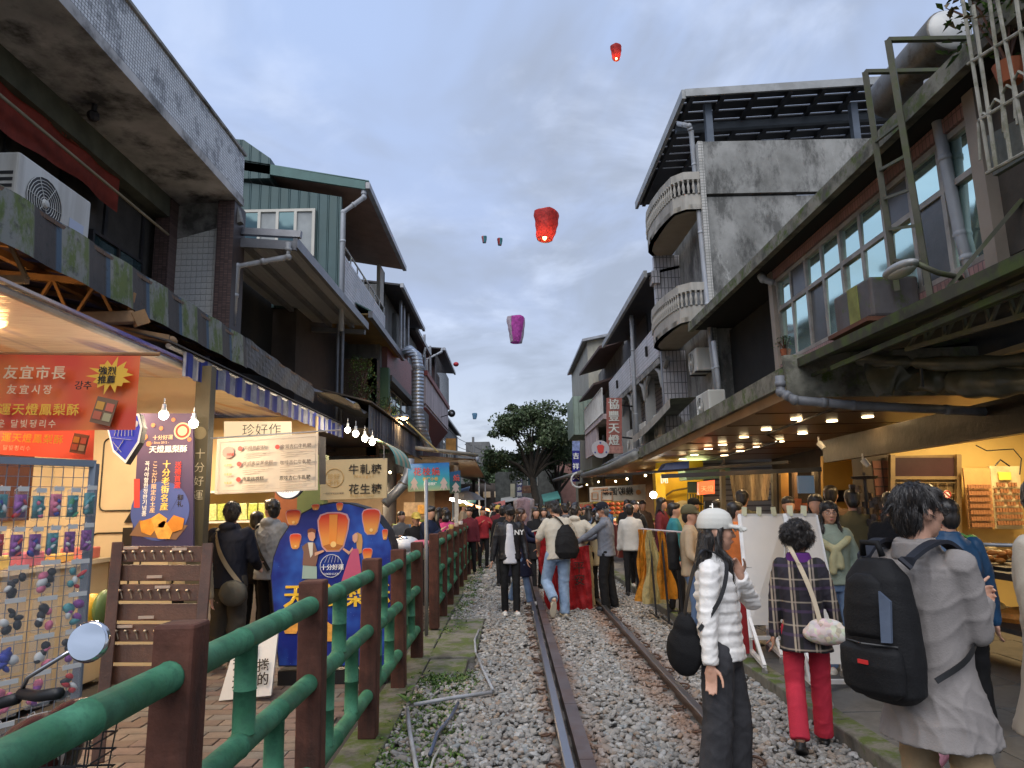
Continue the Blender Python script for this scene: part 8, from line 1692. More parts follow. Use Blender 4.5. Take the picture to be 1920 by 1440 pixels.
# ---- elderly lady in plaid
g=NG('plaid_jacket');sp=g.N.new('ShaderNodeSeparateXYZ');g.L.new(g.co, sp.inputs[0])
def pl_(v, per, w, ph=0):return g.rng(g.math('ABSOLUTE', g.math('SUBTRACT', g.math('FRACT', g.math('ADD', g.math('MULTIPLY', v, 1/per), ph)), .5)), w, w+.03, 1, 0)
o_=g.mix((.020, .017, .026), (.01, .01, .010), pl_(sp.outputs[0], .13, .18, .2));o_=g.mix(o_, (.40, .33, .25), g.math('MULTIPLY', pl_(sp.outputs[0], .13, .035), .85));o_=g.mix(o_, (.30, .24, .20), g.math('MULTIPLY', pl_(sp.outputs[0], .13, .03, .16), .7));o_=g.mix(o_, (.38, .32, .25), g.math('MULTIPLY', pl_(sp.outputs[2], .15, .018), .6));o_=g.mix(o_, (.07, .04, .10), g.math('MULTIPLY', pl_(sp.outputs[2], .15, .05, .4), .5))
g.L.new(o_, g.b.inputs['Base Color']);g.b.inputs['Roughness'].default_value=.9;g.bump(g.noise(150, 3), .3, .003);plaid=g.m
redtr=cloth('raspberry_trousers', (.46, .03, .055), var=.12, scale=8)
I=person('elderly lady with curly black hair in a dark plaid jacket and raspberry trousers', (2.02, 5.02, B0), 158, 1.50, 'f', feet=((-.07, -.20, .0, 5, 0), (.10, .20, .05, -5, 28)), hands=((-.27, -.10, .76), (.24, -.02, .80)), lean=5, head=(-26, 8), q=.009, hair='curly', top=plaid, hem=-.20, fit=1.12, wr=.007, trous=redtr, leg=(.088, .075, .072), shoes=black, hem_flare=.03, skin=skin_t, curl=(.6, .5))
m=MB();N_=I['N'];loft(m, [(N_+V((0, .005, -.03)), V((.10, 0, 0)), V((0, .085, 0))), (N_+V((0, -.0, .04)), V((.075, 0, 0)), V((0, .075, 0)))], 20);soft('collar', m, .009, cloth('purple_collar', (.10, .025, .16)), I['root'], 2)
t=worn(I, 'crossbody_bag', 'cream floral bag on a cream strap at the plaid lady\'s hip', 'bag');flor=NG('floral_print');v_=flor.N.new('ShaderNodeTexVoronoi');v_.inputs['Scale'].default_value=38;flor.L.new(flor.co, v_.inputs[0]);hs=flor.N.new('ShaderNodeHueSaturation');hs.inputs['Saturation'].default_value=.45;hs.inputs['Value'].default_value=.75;flor.L.new(v_.outputs['Color'], hs.inputs['Color']);flor.L.new(flor.mix((.60, .50, .38), hs.outputs[0], .45), flor.b.inputs['Base Color']);flor.b.inputs['Roughness'].default_value=.6;flor=flor.m
m=MB();m.ell((-.13, .175, .79), (.15, .055, .075), 18, 10);m.ell((-.13, .175, .84), (.11, .045, .05), 14, 8);soft('bag_body', m, .009, flor, t, 3, .004)
strap(I, [(-.10, .20, .86), (-.07, .165, 1.02), (-.02, .145, 1.18), (.03, .10, 1.30), (.055, .0, 1.345)], .030, mk('cream_strap', (.50, .42, .30), .7), t)
# ---- man in grey coat with black backpack
coatm=mk('grey_trench_cotton', (.235, .215, .205), .75, var=.10, scale=5, bump=.3, bscale=140, spec=.25)
hand_w=PY(1842, 1135, 3.2)
I=person('man in a grey coat with a black backpack, glasses and short black hair', (1.80, 3.15, B0), 118, 1.72, 'm', feet=((-.12, 0, 0, -6), (.11, .03, 0, 6)), hands=(('w', tuple(hand_w)), (.16, -.30, 1.08)), elb=((-.25, .45, -1), (.2, .5, -1)), head=(-22, 3), q=.0085, hair='short', glasses=True, top=coatm, hem=-.27, fit=1.09, wr=.013, hem_flare=.035, trous=cloth('khaki_trousers', (.30, .22, .13), var=.12), leg=(.080, .076, .076), shoes=black, sw=.19, curl=(1.6, .8), cuff=.052)
m=MB();N_=I['N'];loft(m, [(N_+V((0, .01, -.04)), V((.105, 0, 0)), V((0, .095, 0))), (N_+V((0, .01, .035)), V((.088, 0, 0)), V((0, .088, 0)))], 22);soft('coat_collar', m, .008, coatm, I['root'], 2, .004)
t=worn(I, 'backpack', 'large black backpack with a small red tag and blue grey side stripe', 'backpack');bkm=cloth('black_backpack_nylon', (.011, .011, .012), .7, bump=.3)
m=MB();loft(m, [(V((.04, .245, z)), V((a, 0, 0)), V((0, b, 0))) for z, a, b in ((.84, .10, .05), (.88, .150, .10), (1.0, .158, .115), (1.18, .152, .11), (1.34, .13, .09), (1.42, .07, .05))], 24);soft('main_body', m, .009, bkm, t, 4, .004)
m=MB();loft(m, [(V((.04, .335, z)), V((a, 0, 0)), V((0, b, 0))) for z, a, b in ((.87, .09, .02), (.90, .135, .05), (1.0, .14, .06), (1.06, .135, .05), (1.075, .11, .02))], 20);soft('front_pocket', m, .008, bkm, t, 3, .003)
m=MB();loft(m, [(V((.045, .325, z)), V((a, 0, 0)), V((0, b, 0))) for z, a, b in ((1.09, .10, .02), (1.12, .11, .045), (1.24, .10, .045), (1.33, .08, .03), (1.36, .04, .01))], 20);soft('front_pocket', m, .008, bkm, t, 3, .003)
m=MB();m.obox((.035, .399, 1.015), (.045, .006, .016));part('red_tag', m, flat('red_tag', (.6, .03, .03)), t, local=True);m=MB();m.slab([(-.045, .372, 1.10), (-.075, .352, 1.10), (-.08, .337, 1.26), (-.05, .362, 1.30)], (.0, .012, 0));part('grey_stripe', m, mk('blue_grey_mesh', (.07, .09, .13), .5), t, local=True)
m=MB();m.tube([(.15, .33, 1.08), (.04, .388, 1.085), (-.08, .33, 1.08)], .004, 5);m.tube([(.16, .31, .95), (.175, .31, 1.0), (.17, .30, 1.2), (.13, .30, 1.32)], .004, 5);part('zip', m, flat('zip_dark', (.05, .05, .05), .3), t, local=True)
m=MB();m.tube([(.09, .25, 1.43), (.08, .26, 1.485), (.01, .26, 1.485), (-.0, .25, 1.43)], .014, 8);part('top_handle', m, bkm, t, local=True, smooth=True)
for s in (-1, 1):strap(I, [(s*.10+.02, .23, 1.40), (s*.125, .12, 1.475), (s*.135, .0, 1.475), (s*.145, -.13, 1.36), (s*.15, -.150, 1.24)], .058, mk('navy_black_strap', (.012, .014, .022), .7), t, th=.016);strap(I, [(s*.15, -.155, 1.26), (s*.17, -.08, 1.12), (s*.18, .04, 1.02), (s*.12, .17, .94)], .022, black, t)
# ---- person in beige coat at the right edge
I=person('partly visible person in a long beige coat at the right picture edge', (2.55, 3.35, 0.0), 20, 1.66, 'm', hands=((-.22, -.06, .82), (.25, -.03, .8)), q=.012, top=mk('beige_coat', (.42, .38, .31), .8, var=.08, bump=.3, bscale=100), hem=-.42, fit=1.2, hem_flare=.03, wr=.008)
# ---- woman in pale green sweater
gsw=cloth('pale_green_sweater', (.24, .29, .24), bump=.5, bscale=90)
I=person('woman with glasses in a pale green sweater and knotted yellow cardigan', (3.02, 6.7, 0), -14, 1.55, 'f', hands=((-.23, -.03, .78), (.22, -.14, .90)), head=(4, 4), q=.011, hair='bob', glasses=True, top=gsw, hem=-.06, fit=1.15, trous=jeans, leg=(.098, .078, .065), shoes=white_shoe)
ysc=cloth('pale_yellow_knit', (.42, .40, .24), bump=.5, bscale=90);m=MB();N_=I['N'];limb(m, [N_+V(a) for a in ((-.17, .03, -.07), (-.09, .09, -.01), (.09, .09, -.01), (.17, .03, -.07), (.10, -.12, -.12), (.0, -.155, -.19), (-.10, -.12, -.12), (-.17, .03, -.07))], [.04, .045, .045, .04, .035, .035, .035, .04]);m.ell(N_+V((0, -.165, -.18)), (.045, .035, .04), 10, 8);limb(m, [N_+V(a) for a in ((0, -.165, -.19), (-.03, -.165, -.27), (-.035, -.16, -.38))], [.030, .032, .036]);limb(m, [N_+V(a) for a in ((.01, -.16, -.19), (.035, -.16, -.26), (.04, -.15, -.34))], [.03, .03, .034]);loft(m, [(N_+V((0, .125, -.02)), V((.14, 0, 0)), V((0, .02, 0))), (N_+V((0, .15, -.30)), V((.15, 0, 0)), V((0, .018, 0)))]);soft('knotted_cardigan', m, .012, ysc, I['root'], 3, .006)
# ---- child behind the coat
pinkc=cloth('pink_child_clothes', (.55, .26, .33));I=person('small child in pink, mostly hidden behind the grey coat, one foot kicked back', (2.42, 4.0, .02), 75, .92, 'f', feet=((-.08, .02, 0), (.10, .30, .10, 0, 60)), q=.011, hair='bob', top=pinkc, trous=pinkc, shoes=white_shoe, leg=(.10, .085, .075), fit=1.1)
# ---- man behind in blue jacket
I=person('person in a blue and dark green jacket half hidden behind the coat man', AT(1772, 4.7, 0), 170, 1.56, 'm', q=.013, top=mk('blue_jacket_nylon', (.012, .06, .14), .5, var=.7, scale=1.5, bump=.3, bscale=30), fit=1.12, hem=-.18, head=(20, 0), wr=.009)
I=person('dark haired person in black behind the stand near the tiled column', AT(1672, 6.6, 0), 150, 1.62, 'm', q=.014, top=cloth('black_top', (.015, .015, .018)), fit=1.1)
# ---- man walking in black baseball jacket
bj=mk('black_satin_jacket', (.014, .014, .017), .45, var=.2, bump=.3, bscale=60)
I=person('young man in a black and white baseball jacket walking with his head bowed', G(958, 1152), 4, 1.66, 'm', feet=((-.09, -.04, 0, -6), (.085, -.16, 0, 6)), hands=((-.29, -.02, .80), (.27, -.08, .86)), head=(2, 26), q=.011, hair='fringe', top=bj, hem=-.08, fit=1.16, trous=blackt, leg=(.085, .062, .056), shoes=white_shoe, wr=.008)
k=I['k'];m=MB();P_, N_=I['P'], I['N'];loft(m, [(P_+V((.0, -.062, t)), V((a, 0, 0)), V((0, .092, 0))) for t, a in ((-.14, .115), (.05, .105), (.25, .085), (.38, .065), (.47, .042))], 16);soft('white_tee', m, .012, cloth('white_cotton', (.62, .62, .66)), I['root'], 3, .006)
text('NY', V((.066, -.150, 1.21))+V(I['loc']), (1, -.0, 0), Z_, .115, wht_ink, None, .03, name='chest_monogram').parent=I['root'];o=bpy.data.objects['chest_monogram'];o.location=-V(I['loc']);o.matrix_parent_inverse=Matrix.Identity(4)
o.rotation_euler=(0, 0, 0)
# ---- woman with brown hair in navy coat
navyc=cloth('navy_coat', (.012, .015, .035));I=person('woman with long brown hair in a navy coat reaching towards the red lantern', G(978, 1135), 75, 1.60, 'f', feet=((-.1, -.22, .0, 0), (.09, .2, 0.02, 0, 20)), hands=((-.15, -.42, 1.10), (.12, -.45, 1.08)), head=(12, 6), q=.012, hair='long', hmat=hair_br, top=navyc, hem=-.42, fit=1.12, hem_flare=.03, trous=jeans, leg=(.08, .062, .062), shoes=white_shoe)
# ---- man in cream tee and light jeans, leaning
tee=cloth('cream_tee', (.50, .46, .38), var=.08);I=person('man in a cream t-shirt and light jeans standing on one leg, bent forwards', G(1050, 1158), 195, 1.74, 'm', feet=((-.07, .0, .0, 0), (.16, .20, .20, 0, 68)), hands=((-.22, -.35, 1.02), (.20, -.32, .95)), elb=((-.7, .5, -.5), (.7, .5, -.5)), lean=13, head=(6, 22), q=.011, hair='short', top=tee, sleeve='short', hem=-.12, fit=1.16, trous=jeans_l, leg=(.105, .082, .072), shoes=mk('cream_sneaker', (.55, .50, .40), .6), roll=-4, collar=False, wr=.009)
t=worn(I, 'backpack', 'slack black backpack slung from one shoulder of the cream t-shirt man', 'backpack');m=MB();loft(m, [(V((-.10, .13-(z-1)*.10, z)), V((a, 0, 0)), V((0, b, 0))) for z, a, b in ((.86, .13, .07), (.95, .19, .11), (1.12, .18, .11), (1.26, .13, .08), (1.36, .05, .03))], 20);soft('main_body', m, .011, bkm, t, 4, .010)
strap(I, [(-.08, .07, 1.36), (-.02, .02, 1.45), (.06, -.06, 1.50), (.12, -.16, 1.44)], .045, bkm, t)
# ---- person with dark hair in off-white hoodie and black coat over arm
I=person('person in an off-white sweater with arms round the red lantern, seen from behind', G(1083, 1138), 165, 1.66, 'm', feet=((-.07, .0, 0, 0), (.08, .04, 0, 0)), hands=((-.42, -.22, 1.10), (.1, -.38, 1.10)), elb=((-.6, .2, -.6), (.6, .4, -.6)), lean=6, head=(-10, 10), q=.012, hair='short', top=cloth('offwhite_sweater', (.50, .46, .38), bump=.5, bscale=80), hem=-.10, fit=1.15, trous=blackt, leg=(.085, .068, .062), shoes=white_shoe, hood=True)
t=worn(I, 'coat', 'black coat hanging down between the cream t-shirt man and the off-white sweater', 'coat');m=MB();loft(m, [(V((.10, .16, z)), V((a, 0, 0)), V((0, b, 0))) for z, a, b in ((.62, .10, .05), (.8, .17, .08), (1.05, .16, .08), (1.22, .08, .05))], 16);soft('coat_body', m, .013, bj, t, 3, .014)
# ---- elderly man in grey sweater, black cap
I=person('elderly man in a grey blue sweater and black cap holding the lantern rim', G(1142, 1143), -108, 1.66, 'm', feet=((-.10, .05, 0, -5), (.10, -.06, 0, 5)), hands=((-.10, -.42, 1.10), (.12, -.45, 1.08)), elb=((-.5, .3, -.8), (.5, .3, -.8)), head=(6, 12), q=.011, hair='short', hmat=hair_gr, cap=cloth('black_cap_cloth', (.015, .017, .025)), glasses=True, top=cloth('grey_blue_sweater', (.17, .185, .22), bump=.5, bscale=70), hem=-.08, fit=1.14, trous=blackt, leg=(.098, .078, .070), shoes=black, skin=skin_t, wr=.010)
m=MB();c=I['hp'](0, -.088, -.048);m.ell(c, (.052*I['k'], .030, .045), 14, 8, I['HR']);part('face_mask', m, flat('white_mask', (.6, .6, .6)), I['root'], local=True, smooth=True)
I=person('person in a cream cardigan mostly hidden behind the elderly man', AT(1118, 12.2), -150, 1.55, 'f', hands=((-.2, -.3, 1.0), (.2, -.3, 1.0)), q=.014, hair='bob', top=cloth('cream_cardigan', (.52, .45, .30), bump=.4), hem=-.25, fit=1.1)
# ---- red sky lantern being filled
rp_m=paper('red_tissue_paper', (.60, .03, .035));t=thing('sky_lantern', 'large red paper sky lantern held open by the group on the track', 'sky lantern', (.95, 11.5, -.08))
def sheet(pa, pb, pc, pd, nm, mat, amp=.03, seed=0):
 m=MB();a, b, c, d=[V(x) for x in (pa, pb, pc, pd)];nn_=(b-a).cross(d-a).normalized();m.grid(lambda s, r:a.lerp(b, s).lerp(d.lerp(c, s), r)+nn_*amp*(math.sin(s*9+r*4+seed)+.5*math.sin(s*23-r*11+seed)+.3*math.sin(r*31+s*5)), 26, 26);return part(nm, m, mat, t, smooth=True)
Yl=11.45
sheet(PY(1062, 1030, Yl), PY(1104, 1022, Yl), PY(1112, 1146, Yl), PY(1056, 1146, Yl), 'paper_panel', rp_m);sheet(PY(1000, 998, Yl+.1), PY(1042, 996, Yl), PY(1058, 1146, Yl), PY(1030, 1146, Yl+.1), 'paper_panel', rp_m, .03, 2)
sheet(PY(1104, 1022, Yl), PY(1108, 1024, Yl+.7), PY(1116, 1142, Yl+.7), PY(1112, 1146, Yl), 'paper_panel', paper('cream_tissue_paper', (.60, .52, .32)), .02, 4);sheet(PY(1000, 998, Yl+.1), PY(1030, 1003, Yl+.8), PY(1050, 1140, Yl+.8), PY(1030, 1146, Yl+.1), 'paper_panel', rp_m, .03, 5)
text('平安', PY(1086, 1072, Yl-.07), X_, Z_, .20, blk_ink, t, -.0, vertical=True);m=MB();m.tube([PY(997, 997, Yl), PY(1015, 992, Yl), PY(1042, 994, Yl)], .012, 6);part('bamboo_hoop', m, mk('pale_bamboo_hoop', (.6, .5, .4), .6), t)
# ---- left shoppers
nv=cloth('navy_hoodie', (.014, .017, .030));I=person('man in a navy hoodie with a grey crossbody bag facing the nougat shop', (-3.10, 7.85, -.05), 172, 1.73, 'm', hands=((-.18, -.28, 1.0), (.20, -.28, 1.0)), head=(24, 6), q=.0115, hair='short', top=nv, hem=-.12, fit=1.22, trous=cloth('olive_grey_trousers', (.07, .065, .055)), leg=(.11, .095, .085), shoes=mk('tan_shoe', (.4, .33, .25), .6), hood=True, wr=.010, sw=.20)
t=worn(I, 'crossbody_bag', 'grey nylon crossbody bag on the back of the navy hoodie man', 'bag');gb=mk('grey_green_nylon', (.075, .075, .065), .6, var=.15, bump=.4, bscale=20);m=MB();m.ell((-.15, .17, .78), (.16, .07, .14), 16, 10);soft('bag_body', m, .011, gb, t, 3, .008);strap(I, [(-.22, .16, .88), (-.08, .175, 1.05), (.03, .165, 1.22), (.10, .12, 1.40), (.12, .0, 1.47)], .045, mk('tan_grey_strap', (.20, .17, .12), .8), t)
I=person('man in a light grey hoodie with a black strap, looking left', (-2.88, 8.55, -.05), 150, 1.76, 'm', hands=((-.18, -.25, 1.0), (.20, -.25, 1.0)), head=(75, 4), q=.012, hair='short', top=cloth('light_grey_hoodie', (.27, .28, .29)), hem=-.12, fit=1.24, trous=blackt, leg=(.1, .08, .07), hood=True, wr=.010);t=worn(I, 'strap', 'black strap across the back of the light grey hoodie', 'strap');strap(I, [(.17, -.0, 1.50), (.14, .14, 1.40), (.0, .175, 1.15), (-.14, .15, .95)], .04, black, t)
I=person('short dark haired person standing between the two hoodie men', AT(482, 8.9, -.05), 170, 1.62, 'm', q=.016, top=blackt, hair='short')
I=person('shop worker in a beige shirt seen from behind by the poster', AT(362, 7.3, -.05), 175, 1.58, 'm', q=.016, top=cloth('beige_shirt', (.36, .30, .20)), hair='short')
# ================================================================ crowd archetypes, then copies with their own colours
arch=[]
def A_(label, **k):I=person(label, (0, 0, 0), 0, 1.68, q=.026, fingers=False, wr=.008, fit=1.12, **k);arch.append(I['root'])
A_('x', sex='m', hair='short', hands=((-.26, -.05, .80), (.26, -.05, .82)), feet=((-.1, -.06, 0), (.1, .08, 0)))
A_('x', sex='f', hair='long', hands=((-.20, -.24, 1.0), (.12, -.28, 1.10)), hem=-.2)
A_('x', sex='m', hair='short', hands=((-.10, -.30, 1.28), (.12, -.30, 1.26)), head=(0, 8))
A_('x', sex='f', hair='bob', hands=((-.24, -.03, .8), (.24, -.03, .8)), feet=((-.08, -.14, 0), (.08, .12, .02)), hem=-.3, hem_flare=.02)
A_('x', sex='m', hair='short', cap=cloth('khaki_cap', (.16, .13, .07)), hands=((-.22, -.2, .95), (.22, -.2, .95)))
A_('x', sex='f', hair='pony', hands=((-.18, -.30, 1.18), (.24, -.03, .8)), head=(15, 0))
cc_={n:cloth('crowd_'+n, c) for n, c in dict(black=(.014, .014, .016), navy=(.015, .022, .05), grey=(.13, .13, .135), white=(.5, .49, .46), red=(.32, .03, .04), maroon=(.12, .02, .03), pink=(.60, .06, .22), brown=(.13, .08, .05), beige=(.36, .28, .19), green=(.06, .11, .07), blue=(.05, .12, .28), olive=(.10, .09, .05), orange=(.55, .17, .05), cream=(.5, .44, .32), teal=(.03, .17, .2), denim=(.09, .14, .24), sky=(.18, .34, .5), yellow=(.55, .42, .10), violet=(.20, .12, .28)).items()}
gmn={'crowd_'+n for n in cc_}
first_use=set()
def mob(i, u, Y, face, H, top, trous, label, z=None, X=None, cap=None, hm=None, shoe=None):
 x=X if X is not None else PY(u, 950, Y).x
 if z is None:z=0.005 if x>2.3 else (-.05 if x<-1.2 else B0)
 a=arch[i]
 if i in first_use:r=copy_tree(a)
 else :r=a;first_use.add(i)
 r.location=(x, Y, z);k=H/1.68;r.scale=(k, k, k);r.rotation_euler=(0, 0, R(face));r['label']=label;r['group']='people crowding the street'
 for c in r.children:
  b=c.name.split('.')[0];mt={'top':cc_[top], 'trousers':cc_[trous], 'cap':cc_.get(cap), 'hair':hm, 'shoe':shoe}.get(b)
  if mt:c.material_slots[0].link='OBJECT';c.material_slots[0].material=mt
 return r
mob(4, 780, 12.3, 20, 1.52, 'black', 'black', 'woman in an orange yellow cap bending over her phone behind the fence', cap='yellow')
mob(3, 806, 13.0, 170, 1.62, 'black', 'black', 'person all in black, back turned, beyond the orange yellow cap');mob(3, 838, 14.5, 160, 1.55, 'pink', 'black', 'person in a bright pink top behind the fence');mob(2, 862, 12.2, 65, 1.64, 'navy', 'black', 'man in a dark jacket beside the drink cups, facing right', X=-1.42)
mob(5, 752, 14, 30, 1.55, 'grey', 'denim', 'woman in grey left of the snack poster');mob(1, 822, 15.5, 140, 1.6, 'maroon', 'black', 'long haired person in maroon left of the pink top');mob(0, 880, 17.5, -10, 1.6, 'maroon', 'black', 'person in maroon beyond the drink cups');mob(2, 913, 19, 15, 1.62, 'red', 'black', 'man in a dark red jacket walking along the far fence', X=-.75)
mob(1, 1190, 13.6, 8, 1.6, 'black', 'black', 'young woman in black with white shoes and a face mask on the right pavement', shoe=white_shoe);mob(0, 1160, 13.0, 165, 1.62, 'white', 'black', 'man in a white shirt with a dark bag at the kerb behind the elderly man', X=2.2)
mob(3, 1176, 15.2, 5, 1.62, 'black', 'black', 'person in black next to the masked young woman');mob(5, 1205, 16, -8, 1.6, 'brown', 'black', 'woman in brown under the hanging banner');mob(1, 1240, 12.6, 60, 1.64, 'maroon', 'black', 'long haired woman in red beside the yellow shop')
kc=mob(4, 1290, 8.6, 72, 1.60, 'beige', 'denim', 'man in a khaki cap and beige shirt looking right beside the paper rack', cap='olive');mob(0, 1262, 10.2, 80, 1.55, 'teal', 'black', 'person in a teal top behind the khaki cap man')
mob(0, 1376, 8.0, 95, 1.55, 'orange', 'black', 'person in an orange jacket hidden behind the white cap woman');mob(2, 1392, 9.2, 150, 1.70, 'olive', 'black', 'man with a yellow collar standing under the character sign');mob(3, 1345, 11, 120, 1.58, 'black', 'black', 'dark figure left of the character sign')
mob(4, 1300, 12, 100, 1.6, 'grey', 'black', 'person in grey near the yellow shop wall', cap='black');mob(5, 1478, 8.6, -20, 1.6, 'black', 'black', 'person behind the gap between the white boards');mob(1, 1530, 7.7, -30, 1.62, 'olive', 'black', 'woman in olive behind the right white board');mob(0, 1560, 8.6, 150, 1.72, 'brown', 'black', 'person in a brown jacket behind the green sweater woman')
mob(2, 1600, 7.6, 160, 1.66, 'olive', 'black', 'person in an olive jacket right of the green sweater woman');mob(0, 1740, 7.6, 175, 1.7, 'black', 'black', 'dark person behind the head of the coat man')
mob(0, 1080, 14.5, 170, 1.68, 'black', 'black', 'man in black beyond the off-white sweater');mob(1, 1103, 15.4, 150, 1.6, 'denim', 'black', 'person in a blue check shirt left of the elderly man');mob(2, 1060, 15, 185, 1.66, 'grey', 'black', 'person in grey beyond the cream t-shirt man')
mob(3, 1004, 14.2, 10, 1.6, 'black', 'black', 'person in black just right of the brown haired woman');mob(1, 1020, 16, -10, 1.58, 'grey', 'black', 'woman in grey beyond the held red lantern');mob(0, 942, 14.8, 178, 1.64, 'black', 'black', 'dark person behind the baseball jacket man')
OR=['first', 'second', 'third', 'fourth', 'fifth', 'sixth', 'seventh', 'eighth', 'ninth']
cols2=['black', 'black', 'navy', 'grey', 'black', 'brown', 'black', 'white', 'maroon', 'black', 'beige', 'blue', 'black', 'olive', 'navy', 'grey', 'green', 'black', 'black']
used_l={}
n_c=0
for row, (Y, x0, x1, n) in enumerate(((17.5, -.2, 2.4, 2), (20, -.7, 2.6, 4), (23, -.8, 2.9, 5), (26.5, -.9, 2.8, 7), (31, -1.0, 2.8, 9), (37, -1.0, 2.6, 8), (44, -1.4, 2.2, 7))):
 for j in range(n):
  x=x0+(x1-x0)*(j+.5)/n+rnd.uniform(-.15, .15);y=Y+rnd.uniform(-1.2, 1.2);c=rnd.choice(cols2);f=rnd.choice((0, 180, 170, 10, 90, -90, 150, 200, -20));side=['left', 'centre left', 'centre', 'centre right', 'right'][min(4, int(5*(j+.5)/n))]
  dist=['nearest', 'second', 'third', 'fourth', 'fifth', 'sixth', 'farthest'][row];way={0:'facing the camera', 10:'facing the camera', -20:'facing the camera', 90:'facing right', -90:'facing left'}.get(f, 'seen from behind')
  mob(rnd.randrange(6), 0, y, f, rnd.uniform(1.52, 1.72), c, rnd.choice(('black', 'black', 'denim', 'grey')), 'person in %s, %s, %s from the left in the %s crowd row'%(c, way, OR[j], dist), X=x);n_c+=1
for k, (x, y) in enumerate(((-1.6, 17), (-1.9, 19.5), (-1.5, 22), (-1.7, 25), (-1.5, 29), (2.9, 17.3), (2.7, 19.5), (2.8, 22.5), (3.0, 27))):
 mob(rnd.randrange(6), 0, y, rnd.choice((0, 180, 90, -90)), rnd.uniform(1.55, 1.7), cols2[(k*5)%len(cols2)], 'black', '%s shopper along the %s stalls, dressed in %s'%(OR[k if x<0 else k-5], 'left' if x<0 else 'right', cols2[(k*5)%len(cols2)]), X=x)
 # ---- backpack straps on the khaki cap man
t=thing('backpack', 'small black framed backpack on the khaki cap man', 'backpack', kc.location, None, kc.rotation_euler.z);m=MB();loft(m, [(V((0, .21, z)), V((a, 0, 0)), V((0, .07, 0))) for z, a in ((.85, .10), (.95, .13), (1.2, .13), (1.3, .08))], 14);soft('main_body', m, .02, bkm, t, 3)
# ================================================================ white painting boards on the kerb
def frame_board(u0, u1, ut0, ut1, v0, v1, Y0, Y1, z0, lb, panels, clips):
 t=thing('painting_board', lb, 'display board', PY((u0+u1)/2, v1, Y0));wm=mk('white_frame_paint', (.72, .72, .72), .45, var=.05, dirt=(.35, .34, .32), da=.4);pm_=mk('white_paper_board', (.80, .79, .78), .6, var=.04, bump=.05)
 a, b=PY(u0, v1, Y0), PY(u1, v1, Y1);c, d=PY(ut1, v0, Y1+.28), PY(ut0, v0, Y0+.28);m=MB()
 for p, q_ in ((a, d), (b, c)):m.beam(p, q_, .035);part('upright', m, wm, t);m=MB()
 m=MB();m.beam(a, b, .035);m.beam(d, c, .03);m.beam(a.lerp(d, .25), b.lerp(c, .25), .03);part('crossbar', m, wm, t)
 n=panels
 for k in range(n):
  s0, s1=k/n, (k+1)/n;lo=.10;m=MB();m.slab([a.lerp(b, s0).lerp(d.lerp(c, s0), lo), a.lerp(b, s1).lerp(d.lerp(c, s1), lo), d.lerp(c, s1).lerp(a.lerp(b, s1), 0.01), d.lerp(c, s0).lerp(a.lerp(b, s0), 0.01)], (0, -.018-.012*k, 0));part('paper_panel', m, pm_, t)
  m=MB();e0=a.lerp(b, s0+.02).lerp(d.lerp(c, s0+.02), .56)+V((0, -.022-.012*k, 0));e1=a.lerp(b, s1-.02).lerp(d.lerp(c, s1-.02), .555)+V((0, -.022-.012*k, 0));m.beam(e0, e1, .004);part('crease', m, flat('crease_grey', (.35, .35, .36)), t)
 for p in (a, b):
  f_=p+V((0, -.32, -p.z+.09));bk=p+V((.1, .32, -p.z+.09));m=MB();m.beam(f_, bk, .035);m.beam(f_, p.lerp(d if p is a else c, .16), .03);m.beam(bk, p.lerp(d if p is a else c, .16), .03);part('foot', m, wm, t)
  for w_ in (f_, bk):m=MB();m.lathe([(.035, -.012), (.04, 0), (.035, .012)], w_-V((0, 0, .05)), (1, .2, 0), 12);part('castor', m, mk('castor_grey', (.2, .2, .2), .5), t)
 for s in clips:p=d.lerp(c, s);m=MB();m.obox(p+V((0, -.02, .04)), (.05, .012, .09), Matrix.Rotation(R(rnd.uniform(-8, 8)), 3, 'Y'));part('paper_clip_tag', m, mk('cream_tag', (.58, .56, .38), .6, var=.08), t)
 return t
frame_board(1408, 1470, 1386, 1470, 966, 1196, 7.0, 7.3, 0, 'left white painting board on a wheeled frame, tagged at the top', 1, (.1, .42, .75))
frame_board(1440, 1480, 1436, 1470, 986, 1180, 7.4, 7.6, 0, 'narrow lower white board between the two larger ones', 1, (.6, ))
frame_board(1520, 1592, 1471, 1528, 966, 1278, 5.9, 6.2, 0, 'right white painting board on a wheeled frame beside the plaid lady', 1, (.15, .6))
t=thing('paper_rack', 'black rack hung with orange and yellow lantern papers at the kerb', 'rack', (2.45, 9.6, 0));m=MB();ra_, rb_=PY(1203, 992, 10.8), PY(1300, 1000, 8.6);m.tube([ra_, rb_], .014, 8);part('top_bar', m, mk('pink_white_pipe', (.55, .48, .5), .4), t)
m=MB()
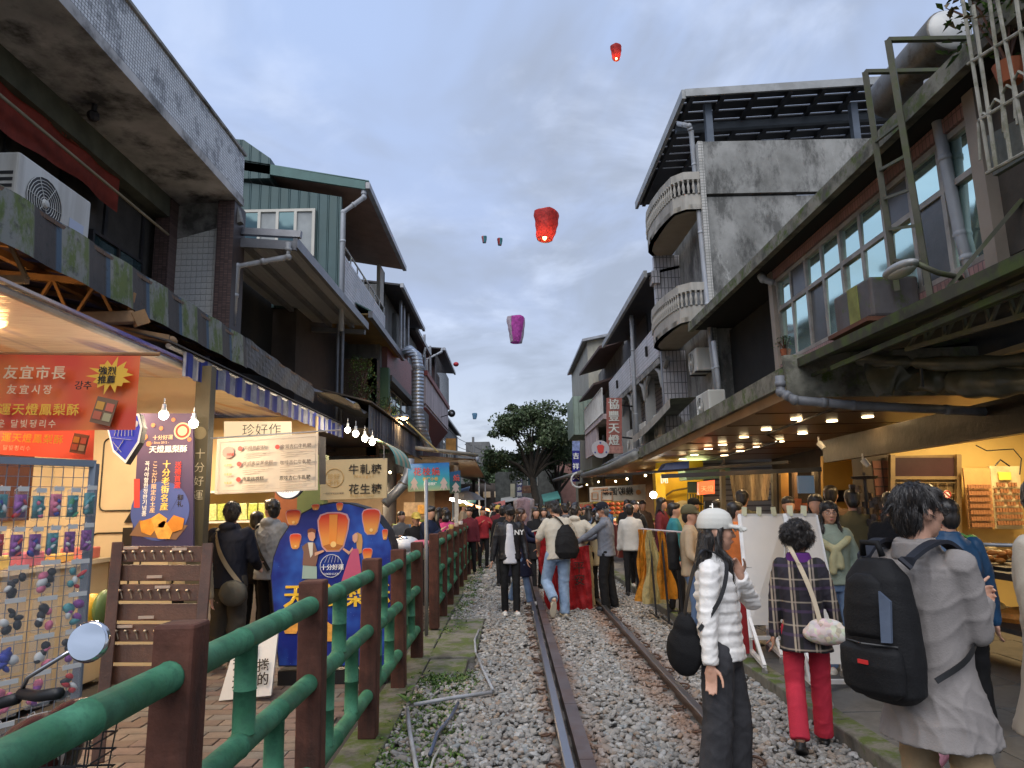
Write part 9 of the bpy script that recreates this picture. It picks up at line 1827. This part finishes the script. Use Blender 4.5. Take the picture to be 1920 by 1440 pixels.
for s in (.25, .5, .75):p=ra_.lerp(rb_, s);m.beam(p+V((-.05, 0, 0)), V((p.x-.05, p.y-.2, 0)), .025);m.beam(p+V((-.05, 0, 0)), V((p.x+.25, p.y+.2, 0)), .02);m.beam(V((p.x-.05, p.y-.35, .02)), V((p.x-.05, p.y+.3, .02)), .025)
part('stand', m, black, t)
op, yp=paper('orange_paper', (.70, .30, .03)), paper('pale_yellow_paper', (.60, .52, .25))
def hang(s, w, h, mat, dx, sd_):
 p=ra_.lerp(rb_, s);m=MB();m.grid(lambda a, b:p+V((-.06+dx*b+(a-.5)*w*(.25+.75*b)+.02*math.sin(b*9+a*8+sd_), .04*math.sin(a*14+b*6+sd_)-.02, -h*b)), 16, 20);part('paper', m, mat, t, smooth=True)
hang(.05, .26, .98, op, .05, 0);hang(.20, .30, 1.0, op, -.05, 2);hang(.27, .34, 1.02, yp, .03, 3);hang(.50, .26, .9, op, .05, 5)
m=MB();c=PY(1400, 1130, 7.3);m.box(c.x-.2, c.x+.12, 7.5, 7.9, 0, .62);solo('red_bucket_box', m, mk('red_cloth_box', (.30, .02, .025), .7, var=.2), 'red box low behind the white cap woman', 'box')
t=thing('scooter', 'white and pink scooter glimpsed behind the fence by the orange yellow cap', 'scooter', (-1.7, 10.5, -.05));m=MB();m.ell(PY(762, 1022, 10.5), (.2, .35, .13), 14, 8);m.ell(PY(775, 1040, 10.6), (.18, .4, .15), 14, 8);part('body_shell', m, mk('white_scooter', (.5, .52, .55), .3), t, smooth=True);m=MB();m.ell(PY(790, 1020, 10.4), (.16, .25, .06), 14, 8);part('seat', m, mk('pink_seat', (.5, .10, .16), .5), t, smooth=True)
m=MB();m.ell(PY(756, 1012, 10.3), (.07, .02, .05), 12, 8);part('mirror', m, mirror, t, smooth=True);m=MB();m.lathe([(.2, -.04), (.24, 0), (.2, .04)], (-1.7, 10.2, .19), (1, 0, 0), 18);m.lathe([(.2, -.04), (.24, 0), (.2, .04)], (-1.75, 11.2, .19), (1, 0, 0), 18);part('wheel', m, black, t)
